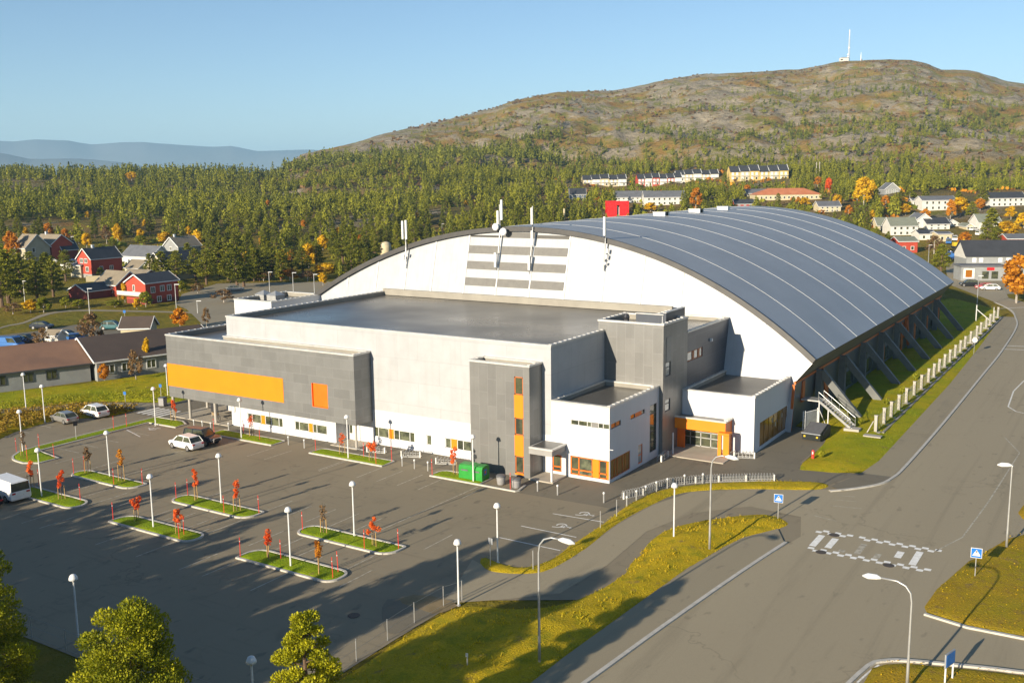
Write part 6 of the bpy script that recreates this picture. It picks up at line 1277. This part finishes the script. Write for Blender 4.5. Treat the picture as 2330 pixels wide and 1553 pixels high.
# named autumn trees
DT = {}; HBT = []
def autumn(u, v, hpx, wpx, kind, label, group='autumn trees around the hall', name='birch_tree', shape='round'):
    q = att(u, v); Dp = proj(q)[2]; h = hpx*Dp/F; r = wpx*Dp/F/2; key = (kind, shape, int(rng.integers(0, 2)))
    if key not in DT:
        V, t, lm = deciduous(10, 3, 70+len(DT), 1500 if kind != 'leaf_rust' else 1000, .42 if kind != 'leaf_rust' else .30, kind, shape); o = tree_proto(name, label, V, t, lm, kind, 'birch_bark', 'tree', group); DT[key] = o; HBT.append((u-wpx*.4, u+wpx*.4, v-hpx, v-hpx*.15, Dp)); o.location = tuple(q); o.scale = (r/3, r/3, h/10)
    else: o = dup(DT[key], tuple(q), rng.random()*6.28, label, group, (r/3, r/3, h/10)); o.name = name; HBT.append((u-wpx*.4, u+wpx*.4, v-hpx, v-hpx*.15, Dp))
    return o
for a in [(703,612,56,38,'leaf_yellow','large yellow birch left of the arched gable'),(735,572,36,24,'leaf_yellow','yellow birch upper right of the large one by the gable'),(450,566,40,30,'leaf_yellow','tall yellow birch behind the balcony house'),(641,612,42,26,'leaf_yellow','yellow birch between pines left of the large one'),(538,592,22,18,'leaf_yellow','small yellow tree above the yard pines'),
 (269,556,46,24,'leaf_yellow','yellow birch with a pale trunk behind the gabled red house'),(243,556,42,24,'leaf_rust','rust coloured birch beside the yellow one behind the gabled house'),(110,546,36,26,'leaf_orange','orange birch above the far left red house'),(198,566,34,26,'leaf_yellow','yellow green tree left of the gabled red house ridge'),(375,556,26,40,'leaf_yellow','low yellow tree beside the grey gabled house'),
 (28,600,70,38,'leaf_orange','orange and brown tree before the far left houses'),(285,690,44,24,'leaf_yellow','yellow birch at the corner of the bungalow'),(332,698,34,30,'leaf_olive','olive bush below the white balcony'),(410,748,46,36,'leaf_orange','round orange tree behind the corner of the grey storey'),
 (212,800,88,60,'leaf_rust','large bushy rust tree beyond the brown roofs'),(96,797,50,38,'leaf_rust','bare brown tree in the shaded car park'),(338,852,78,20,'leaf_yellow','narrow yellow birch in front of the dark brown wing'),(310,868,72,36,'leaf_rust','bare birch with a white trunk before the dark brown wing'),(239,872,40,26,'leaf_orange','small orange birch at the joint of the two brown wings'),
 (100,712,34,36,'leaf_olive','yellow green bush at the path end by dark pines'),(510,690,30,50,'leaf_rust','wide bare shrub on the yard behind the upper storey'),(470,745,44,20,'leaf_rust','bare shrub right of the round orange tree'),
 (2312,690,105,78,'leaf_orange','large orange birch at the right edge by the far road'),(1583,478,48,30,'leaf_orange','orange red birch behind the crest of the arched roof'),(1965,470,64,50,'leaf_yellow','tall yellow birch group right of the orange roof'),(1885,438,32,16,'leaf_red','bright red tree beside the orange roof'),(2185,492,42,44,'leaf_yellow','broad yellow birch beside the white two storey house'),(2162,500,44,24,'leaf_orange','orange birch left of the broad yellow one'),(2300,500,30,26,'leaf_yellow','yellow birch below the long white house'),(2125,580,44,40,'leaf_rust','bare birches beside the red shed'),(2015,475,28,20,'leaf_orange','orange bush on the slope left of the grey green roof'),(740,630,30,60,'leaf_yellow','row of low yellow bushes beside the arched gable'),(1930,492,24,18,'leaf_orange','small orange tree behind the arch curve'),(2290,545,40,56,'leaf_yellow','yellow green birch above the red house at the right'),(595,560,20,14,'leaf_orange','small orange tree deep in the pines'),(300,412,20,26,'leaf_yellow','yellow birch near the ridge skyline'),(1985,500,22,14,'leaf_yellow','small yellow tree at the arch edge')]: autumn(*a)
for k, (u, v, hpx) in enumerate(((735,650,30),(665,598,30),(560,600,26),(500,586,24),(150,548,26),(60,540,22),(360,590,30),(820,560,24),(770,540,22),(430,540,24),(690,520,18),(330,520,20),(950,500,16),(610,470,14),(200,500,18),(1060,470,14),(230,600,28),(320,548,26))): autumn(u, v, hpx, hpx*.7, ('leaf_yellow','leaf_orange','leaf_yellow')[k % 3], 'small golden birch standing among the pines of the wood', 'golden birches inside the pine wood')
for k, (u, v, hpx, wpx) in enumerate(((2060,490,26,26),(2105,500,24,22),(1950,462,34,26),(1905,470,26,24),(2230,480,26,26),(2255,500,22,26),(2330,520,34,40),(2195,560,30,34),(2070,452,20,24),(1830,470,20,26),(1700,440,18,20),(1620,452,22,20),(1480,482,20,30),(1860,425,22,18))): autumn(u, v, hpx, wpx, ('leaf_yellow','leaf_orange','leaf_olive')[k % 3], 'autumn birch between the houses beyond the arched roof', 'autumn birches between the houses')
# pines standing free near the houses
for u, v, hpx, l in ((20,690,120,'left edge, nearest'),(48,668,90,'second from the left edge'),(86,690,95,'left of the shed'),(122,676,92,'directly left of the low shed'),(2,640,80,'left edge, behind'),(150,640,70,'before the beige house'),(342,640,62,'before the house with the steep black roof, left'),(372,650,76,'before the house with the steep black roof, right'),(428,620,66,'right of the steep black roof'),(470,648,80,'at the yard edge, left'),(540,656,92,'on the yard by the bare shrub'),(500,630,76,'behind the yard'),(575,632,72,'behind the rear annexe'),(640,640,70,'behind the lamp row, left'),(690,628,64,'behind the lamp row, right'),(800,604,84,'beside the arch, tall'),(760,585,60,'left of the tall one beside the arch'),(835,570,56,'by the cream tank'),(605,600,60,'above the lamp row'),(2140,625,66,'behind the eave of the arch'),(2245,560,60,'in front of the red house'),(2105,470,40,'on the slope by the flat wing'),(2255,545,70,'left of the red house at the right edge'),(2180,470,36,'behind the broad yellow birch'),(1990,495,32,'by the arch curve'),(1845,448,30,'right of the orange roof'),(1655,470,34,'left of the small red gable'),(1770,468,28,'before the orange roof')):
    q = att(u, v); place_pine(*q, hpx*proj(q)[2]/F, 'dark green pine standing free, '+l, 'free standing pines near the houses', wide=1.55)
for k, (u, v, hpx, wpx, m, l) in enumerate(((232,660,20,24,'leaf_olive','behind the bungalow'),(262,700,16,40,'leaf_olive','in the grass below the bungalow'),(312,704,24,22,'leaf_yellow','left of the balcony posts'),(180,700,18,34,'leaf_olive','below the dark red shed'),(150,700,24,26,'leaf_olive','left of the dark red shed'),(70,712,30,40,'leaf_yellow','at the foot of the left pines'),(30,716,26,44,'leaf_rust','at the far left foot of the pines'),(355,660,26,30,'leaf_olive','behind the balcony house'),(230,632,22,20,'leaf_olive','right of the tall gabled house'),(410,664,24,34,'leaf_olive','on the yard edge by the steep black roof'),(450,668,24,34,'leaf_rust','at the left of the yard'),(600,640,22,40,'leaf_rust','behind the lamp row, left'),(660,640,26,44,'leaf_orange','behind the lamp row, middle'),(700,640,24,44,'leaf_rust','behind the lamp row, right'),(560,640,26,34,'leaf_olive','behind the bare shrub on the yard'),(120,640,26,30,'leaf_olive','among the left pines'),(60,636,30,34,'leaf_olive','in front of the far left gable'),(20,652,30,30,'leaf_olive','at the left carport'),(375,790,22,30,'leaf_rust','behind the dark brown roof ridge'),(60,790,18,30,'leaf_rust','between the shaded cars'),(180,556,24,26,'leaf_olive','above the white garage'),(320,556,20,30,'leaf_olive','behind the wide dark grey roof'),(415,570,26,30,'leaf_olive','right of the grey gabled house'))): autumn(u, v, hpx, wpx, m, 'leafy garden bush '+l, 'garden bushes of the left hamlet', 'garden_bush')
for u, v, hpx, l in ((5,700,110,'at the very left edge'),(70,640,66,'among the far left houses'),(36,630,62,'before the tan gable'),(108,660,84,'left of the beige lean-to'),(232,600,44,'right of the tall gabled house'),(262,590,46,'before the wide grey roof'),(402,640,70,'between the steep roof and the yard'),(447,640,74,'left of the yard, rear'),(520,640,84,'at the rear of the yard'),(555,652,90,'right of the bare shrub'),(590,640,70,'before the wood at the lamp row'),(620,630,66,'behind the lamp row, tall'),(665,622,60,'behind the lamp row, middle'),(720,610,60,'left of the arch shoulder'),(780,600,70,'beside the low yellow bushes'),(2270,570,50,'behind the shop roof'),(2140,600,44,'before the blue pickup yard'),(2050,470,34,'on the slope above the white gable'),(2235,470,40,'left of the long white house'),(2210,500,40,'by the little garage'),(1920,460,34,'behind the arch crest'),(1600,470,30,'by the orange red birch'),(1560,455,26,'right of the white pair')):
    q = att(u, v); place_pine(*q, hpx*proj(q)[2]/F, 'broad green pine among the houses, '+l, 'free standing pines near the houses', wide=1.75)
q0 = att(196, 642); q1 = att(248, 640); o = thing('garden_wall', 'pale yellow garden wall below the tall red gabled house', 'wall', tuple(q0), 0, shift=True); MB().beam((q0[0],q0[1],.6),(q1[0],q1[1],.6),.3,2.0).build('wall', 'cream_wood', o)
# random forest
def clearpos(px, py):
    ok = np.ones(len(px), bool)
    for poly in ([(-225,150),(-150,205),(-100,220),(-20,215),(0,120),(-100,90),(-240,60),(-300,140)], [(-95,560),(-55,560),(-20,300),(0,200),(-60,230),(-80,420)]): ok &= ~inpoly(px, py, poly)
    return ok
cand = []
def scatter(n, d0, d1, u0, u1, fn):
    a = YAW+np.arctan((u0+(u1-u0)*rng.random(n)-1165)/F); d = np.sqrt(d0*d0+(d1*d1-d0*d0)*rng.random(n)); x, y = d*np.sin(a), d*np.cos(a); u = 1165+F*np.tan(a-YAW); z = terr(x, y)
    keep = fn(u, d, x, y, z) & clearpos(x, y); return np.stack([x, y, z, u, d], 1)[keep]
nz = lambda x, y, s: fbm(x/s+7, y/s+3, 4)
def f_left(u, d, x, y, z):
    lim = np.interp(u, [-300, 0, 420, 440, 860, 1000, 1300], [430, 430, 420, 285, 285, 330, 340]); dens = np.where(d > 640, .85, .95)*np.interp(nz(x, y, 60), [.36, .48], [.10, 1])*np.interp(nz(x+500, y, 25), [.3, .5], [.45, 1]); return (d > lim) & (rng.random(len(u)) < dens)
fl = scatter(9000, 280, 960, -260, 1280, f_left)
def f_town(u, d, x, y, z): return (rng.random(len(u)) < np.interp(nz(x, y, 55), [.38, .56], [0, .9])) & (d > 340)
ft = scatter(4600, 330, 780, 1280, 2500, f_town)
def f_hill(u, d, x, y, z):
    zz = z/(H+(415.4-.01235*u-np.interp(u, SKY_U, SKY_V))*np.interp(u, SKY_U, RID_D)/F*np.cos(np.arctan((u-1165)/F))); dens = np.interp(zz, [.05, .28, .46, .64, .85], [.95, .9, .55, .14, .0])*np.interp(nz(x, y, 90), [.38, .56], [.08, 1.2]); return rng.random(len(u)) < dens
fh = scatter(17000, 640, 1620, 560, 2500, f_hill)
allt = np.vstack([fl, ft, fh]); hts = np.concatenate([4.2+6.5*rng.random(len(fl)), 5+4.5*rng.random(len(ft)), 3.5+5*rng.random(len(fh))])
# keep house fronts visible
P = allt[:, :3]; q = (P-CAM) @ RM.T; uu = 1165+F*q[:, 0]/q[:, 2]; vv = 776.5+F*q[:, 1]/q[:, 2]; vt = vv-hts*F/q[:, 2]
keep = np.ones(len(P), bool)
for (a0, a1, b0, b1, dp) in HB+HBT: keep &= ~((uu > a0-3) & (uu < a1+3) & (q[:, 2] < dp+10) & (vt < b1-(b1-b0)*.25) & (vv > b0))
allt, hts, uu, vv, vt, qz = allt[keep], hts[keep], uu[keep], vv[keep], vt[keep], q[keep][:, 2]
size = hts/qz*((uu > 0) & (uu < 2330)); order = np.argsort(-size); front = order[:200]; rest = order[200:]
for i in front: place_pine(*allt[i, :3], hts[i], 'green pine in the dense wood behind the hall and houses', 'pines at the front of the wood')
def merged(name, B, hh, label, per, leafsz, m, wide=1.0):
    n = len(B); r = hh*(.18+.12*rng.random(n))*wide; k = np.repeat(np.arange(n), per); N = n*per
    t = rng.random(N)**1.25; a = rng.random(N)*6.28; prof = (1-t)**.6*(.5+.5*np.minimum(1, t*5)); rad = r[k]*prof*(.35+.75*rng.random(N))
    Pp = np.stack([rad*np.cos(a), rad*np.sin(a), hh[k]*(.16+.82*t)], 1)+B[k]
    nr = np.stack([np.cos(a), np.sin(a), .5*np.ones(N)], 1)+rng.normal(size=(N, 3))*.7; nr /= np.linalg.norm(nr, axis=1)[:, None]; up = np.array([0, 0, 1.0])+rng.normal(size=(N, 3))*.45; b = np.cross(nr, up); b /= np.linalg.norm(b, axis=1)[:, None]; up = np.cross(b, nr)
    s = leafsz*hh[k]*(.6+.7*rng.random(N))*(1.15-.6*t); A = up*s[:, None]; Bv = b*(s*.62)[:, None]
    V = np.stack([Pp-A*.5-Bv*.3, Pp+Bv, Pp+A*.8, Pp-Bv*.8], 1).reshape(-1, 3); tn = np.repeat(np.clip(.50+rng.normal(size=n)[k]*.32+rng.normal(size=N)*.16, 0, 1), 4)
    o = npmesh(name, V, np.arange(len(V)).reshape(-1, 4), m, tn); tag(o, label, 'wood', kind='stuff'); return o
far = rest[qz[rest] > 760]; mid = rest[qz[rest] <= 760]
merged('pine_wood', allt[mid, :3], hts[mid], 'green pine wood filling the valley behind the hall', 120, .095, 'needle'); merged('hillside_wood', allt[far, :3], hts[far], 'scattered small pines covering the lower hillside', 40, .15, 'needle_far')
SA = np.array(south); merged('pine_stand', np.stack([SA[:, 0], SA[:, 1], 0*SA[:, 0]], 1), SA[:, 2], 'dense pine stand south of the car park that shades its corner', 420, .075, 'needle', 1.15)
# low heath and birch scrub on the hill and between the trees
def scrub(name, label, n, d0, d1, u0, u1, fn, m, sz):
    s_ = scatter(n, d0, d1, u0, u1, fn); k = np.repeat(np.arange(len(s_)), 9); C = s_[:, :3]; r = sz*(.5+rng.random(len(s_))); 
    N = len(k); d = rng.normal(size=(N, 3)); d[:, 2] = np.abs(d[:, 2]); d /= np.linalg.norm(d, axis=1)[:, None]; Pp = C[k]+d*r[k][:, None]*np.array([1, 1, .8])
    nr = d+rng.normal(size=(N, 3))*.6; nr /= np.linalg.norm(nr, axis=1)[:, None]; a = np.cross(nr, rng.normal(size=(N, 3))); a /= np.linalg.norm(a, axis=1)[:, None]; b = np.cross(nr, a); ss = (r[k]*.55)[:, None]
    V = np.stack([Pp-a*ss, Pp-b*ss, Pp+a*ss, Pp+b*ss], 1).reshape(-1, 3); o = npmesh(name, V, np.arange(len(V)).reshape(-1, 4), m, np.repeat(rng.random(len(s_))[k], 4)); tag(o, label, 'scrub', kind='stuff')
scrub('birch_scrub', 'rust coloured birch scrub on the hillside', 6500, 560, 1600, 560, 2500, lambda u, d, x, y, z: rng.random(len(u)) < np.interp(nz(x+300, y, 80), [.44, .58], [0, 1]), 'leaf_rust', 1.5)
scrub('autumn_scrub', 'yellow and orange bushes scattered between the town houses', 420, 340, 760, 1250, 2500, lambda u, d, x, y, z: rng.random(len(u)) < .8, 'leaf_orange', 1.5)
scrub('olive_scrub', 'olive green bushes scattered between the town houses and the wood', 1500, 330, 800, -200, 2500, lambda u, d, x, y, z: rng.random(len(u)) < .8, 'leaf_olive', 1.6)
# near ground cover: tufts of grass, hedge leaves, fallen leaves
def tufts(name, label, polys, dens, hgt, m, zf=.0, kind='stuff', blades=3):
    P = np.vstack([sample(p, int(dens*abs(sum(a[0]*b[1]-b[0]*a[1] for a, b in zip(p, p[1:]+p[:1])))/2)) for p in polys]); w = nz(P[:, 0], P[:, 1], 3.0); P = P[rng.random(len(P)) < np.interp(w, [.3, .6], [.25, 1])]; n = len(P); k = np.repeat(np.arange(n), blades); N = len(k)
    z = zf(P[:, 0], P[:, 1]) if callable(zf) else np.full(n, zf); a = rng.random(N)*6.28; dirv = np.stack([np.cos(a), np.sin(a), 0*a], 1); off = rng.normal(size=(N, 3))*.07; off[:, 2] = 0
    B = np.stack([P[:, 0], P[:, 1], z], 1)[k]+off; h = hgt*(.4+.9*rng.random(N)); lean = rng.normal(size=(N, 3))*.35; lean[:, 2] = 1; w_ = (.05+.05*rng.random(N))*(hgt/.3)
    V = np.stack([B-dirv*w_[:, None], B+dirv*w_[:, None], B+lean*h[:, None]], 1).reshape(-1, 3); tn = np.repeat(np.clip(nz(P[:, 0], P[:, 1], 5.0)[k]*1.3-.2+rng.normal(size=N)*.18, 0, 1), 3)
    o = npmesh(name, V, np.arange(len(V)).reshape(-1, 3), m, tn); tag(o, label, 'grass', kind=kind)
def polyz(poly, hgt, rim):
    a = np.array(poly)
    def f(x, y):
        d = np.full(len(x), 1e9)
        for i in range(len(a)):
            p, q_ = a[i], a[(i+1) % len(a)]; e = q_-p; t = np.clip(((x-p[0])*e[0]+(y-p[1])*e[1])/((e**2).sum()+1e-9), 0, 1); d = np.minimum(d, np.hypot(x-p[0]-t*e[0], y-p[1]-t*e[1]))
        return hgt*smooth(0, rim, d)-.02
    return f
tufts('verge_grass', 'long yellow autumn grass on the verge between drive and pavement', [VERGE], 10, .17, 'grass_blade', polyz(VERGE, .45, 3.0)); tufts('strip_grass', 'short yellow grass on the curved strip', [STRIP], 14, .10, 'grass_blade', .1)
tufts('bank_grass', 'rough grass on the bank beside the hall', [BANK], 4, .14, 'leaf_olive', polyz(BANK, .3, 3.0)); tufts('lawn_grass', 'rough yellow grass behind the hedge', [LAWN2], 3, .16, 'leaf_olive', polyz(LAWN2, .25, 2))
for poly, nm in ((RG, 'yellow leaves lying on the right verge'), (BG, 'yellow leaves lying on the bottom right verge')):
    Pq = sample(poly, 2600); n = len(Pq); a = rng.random(n)*6.28; c = np.stack([Pq[:, 0], Pq[:, 1], np.full(n, .22)], 1); e1 = np.stack([np.cos(a), np.sin(a), rng.normal(size=n)*.3], 1)*.055; e2 = np.stack([-np.sin(a), np.cos(a), rng.normal(size=n)*.3], 1)*.045
    V = np.stack([c-e1, c-e2, c+e1, c+e2], 1).reshape(-1, 3); tag(npmesh('fallen_leaves', V, np.arange(len(V)).reshape(-1, 4), 'leaf_yellow', np.repeat(rng.random(n), 4)), nm, 'leaves', kind='stuff')
hp_ = sample(HEDGE, 900); V, t = leafcloud(np.stack([hp_[:, 0], hp_[:, 1], .45+.3*rng.random(len(hp_))], 1), np.full((len(hp_), 3), .55), 15000, .13, .5, .4); tag(npmesh('hedge', V, np.arange(len(V)).reshape(-1, 4), 'leaf_shrub', t), 'yellow brown overgrown hedge between the footpath and the car park', 'hedge')
hp_ = sample([(-121,62.5),(-116,72.5),(-113,77.5),(-103.8,83),(-104.3,88),(-112,85),(-118,78),(-122,69)], 700); V, t = leafcloud(np.stack([hp_[:, 0], hp_[:, 1], .3+.3*rng.random(len(hp_))], 1), np.full((len(hp_), 3), .45), 3500, .09, .5, .4); tag(npmesh('shrub_band', V, np.arange(len(V)).reshape(-1, 4), 'leaf_olive', t), 'green and yellow shrub band between the footpath and the lawn', 'shrubs', kind='stuff')
for x, y, s, l in ((-24.9,131,.7,'yellow green shrub by the third strut from the near end'),(-25.6,112.5,.5,'low shrub at the steel stair'),(-25.3,123.5,.6,'yellow shrub at the second strut'),(-25.8,97.2,.5,'small bush beside the red hydrant'),(-25.2,141,.8,'slim shrub in the middle of the grass bank')):
    o = thing('shrub', l, 'shrub', (x, y, .25), 0, 'shrubs on the grass bank'); crown('leaves', [(0,0,s*.6),(.15,.1,s)], [(s*.5,s*.5,s*.55),(s*.35,s*.35,s*.4)], 260, .11, 'leaf_olive', o)
# ================================================================== DISTANT MOUNTAINS and AIR
mat('fell', (.13, .13, .12), (.10, .105, .095), .002, .95, c3=(.17, .165, .15), s3=.0012)
mat('snow', (.75, .77, .80), None, .01, .8)
def fells(name, D, prof, depth):
    us = np.linspace(-500, 1300, 220); vs = np.interp(us, *zip(*prof)); rows = []
    for k, f in enumerate((0, .25, .5, .75, 1.0)):
        d = D+depth*(f-.0)*(1 if f <= 1 else 1); az_ = YAW+np.arctan((us-1165)/F); hz = 415.4-.01235*us; zt = H+(hz-vs)*(D+depth*.5)/F; sh = (.0, .55, 1.0, .6, .0)[k]
        z = -20+(zt+20)*sh+(fbm(us/130+k*3, us*0+k, 3)-.5)*90*(1 if 0 < k < 4 else 0)*(.35 if k == 2 else 1); rows.append(np.stack([d*np.sin(az_), d*np.cos(az_), z], 1))
    V = np.vstack(rows); n = len(us); i, j = np.meshgrid(np.arange(n-1), np.arange(4)); Fq = np.stack([j*n+i, j*n+i+1, (j+1)*n+i+1, (j+1)*n+i], -1).reshape(-1, 4)[:, ::-1]; o = npmesh(name, V, Fq, 'fell'); struct(o); o.data.polygons.foreach_set('use_smooth', [True]*len(Fq)); return o
fells('far_mountains', 11600, [(-500,338),(0,332),(60,333),(110,328),(180,329),(235,336),(300,331),(350,330),(420,335),(500,340),(545,337),(600,347),(660,346),(720,344),(800,350),(1300,365)], 900)
fells('near_mountains', 7600, [(-500,352),(0,354),(40,357),(90,367),(130,366),(210,364),(280,370),(330,377),(380,390),(450,412),(1300,420)], 500)
hz = MB().box(-8900, 8900, -8900, 8900, -40, 420).build('haze', []) if False else None
def haze():
    m = bpy.data.materials.new('haze'); m.use_nodes = True; nt = m.node_tree; nt.nodes.remove(nt.nodes['Principled BSDF']); v = nt.nodes.new('ShaderNodeVolumePrincipled'); v.inputs['Color'].default_value = (.42, .72, 1, 1); v.inputs['Density'].default_value = 0.9e-4; v.inputs['Anisotropy'].default_value = 0.0
    nt.links.new(v.outputs[0], nt.nodes['Material Output'].inputs['Volume']); M['haze'] = m; o = MB().box(-14000, 14000, -14000, 14000, -42, 620).build('haze', 'haze'); o['kind'] = 'stuff'
haze()
# ================================================================== CAMERA, LIGHT
cam = bpy.data.cameras.new('camera'); co = bpy.data.objects.new('camera', cam); COL.objects.link(co); sc.camera = co
cam.sensor_width = 36; cam.lens = 36*F/2330; cam.clip_end = 30000; cam.clip_start = .5
from mathutils import Matrix
co.matrix_world = Matrix(((RM[0][0], -RM[1][0], -RM[2][0], 0), (RM[0][1], -RM[1][1], -RM[2][1], 0), (RM[0][2], -RM[1][2], -RM[2][2], H), (0, 0, 0, 1)))
SEL, SAZ = radians(16.0), radians(187.0)
sd = Vector((sin(SAZ)*cos(SEL), cos(SAZ)*cos(SEL), sin(SEL)))
sun = bpy.data.lights.new('sun', 'SUN'); sun.energy = 5.0; sun.angle = radians(.5); sun.color = (1.0, .875, .69)
so = bpy.data.objects.new('sun', sun); COL.objects.link(so); so.rotation_euler = sd.to_track_quat('Z', 'Y').to_euler(); so.location = (0, 0, 400)
wd = bpy.data.worlds.new('World'); sc.world = wd; wd.use_nodes = True; nt = wd.node_tree
sk = nt.nodes.new('ShaderNodeTexSky'); sk.sky_type = 'NISHITA'; sk.sun_disc = False; sk.sun_elevation = SEL; sk.sun_rotation = SAZ
sk.air_density = 1.0; sk.dust_density = .3; sk.ozone_density = 2.6; sk.altitude = 1500
nt.links.new(sk.outputs[0], nt.nodes['Background'].inputs['Color']); nt.nodes['Background'].inputs['Strength'].default_value = .070
sc.view_settings.view_transform = 'Standard'; sc.view_settings.look = 'None'; sc.view_settings.gamma = 1; sc.view_settings.exposure = 1.02
sc.cycles.max_bounces = 6; sc.cycles.diffuse_bounces = 3; sc.cycles.volume_bounces = 0
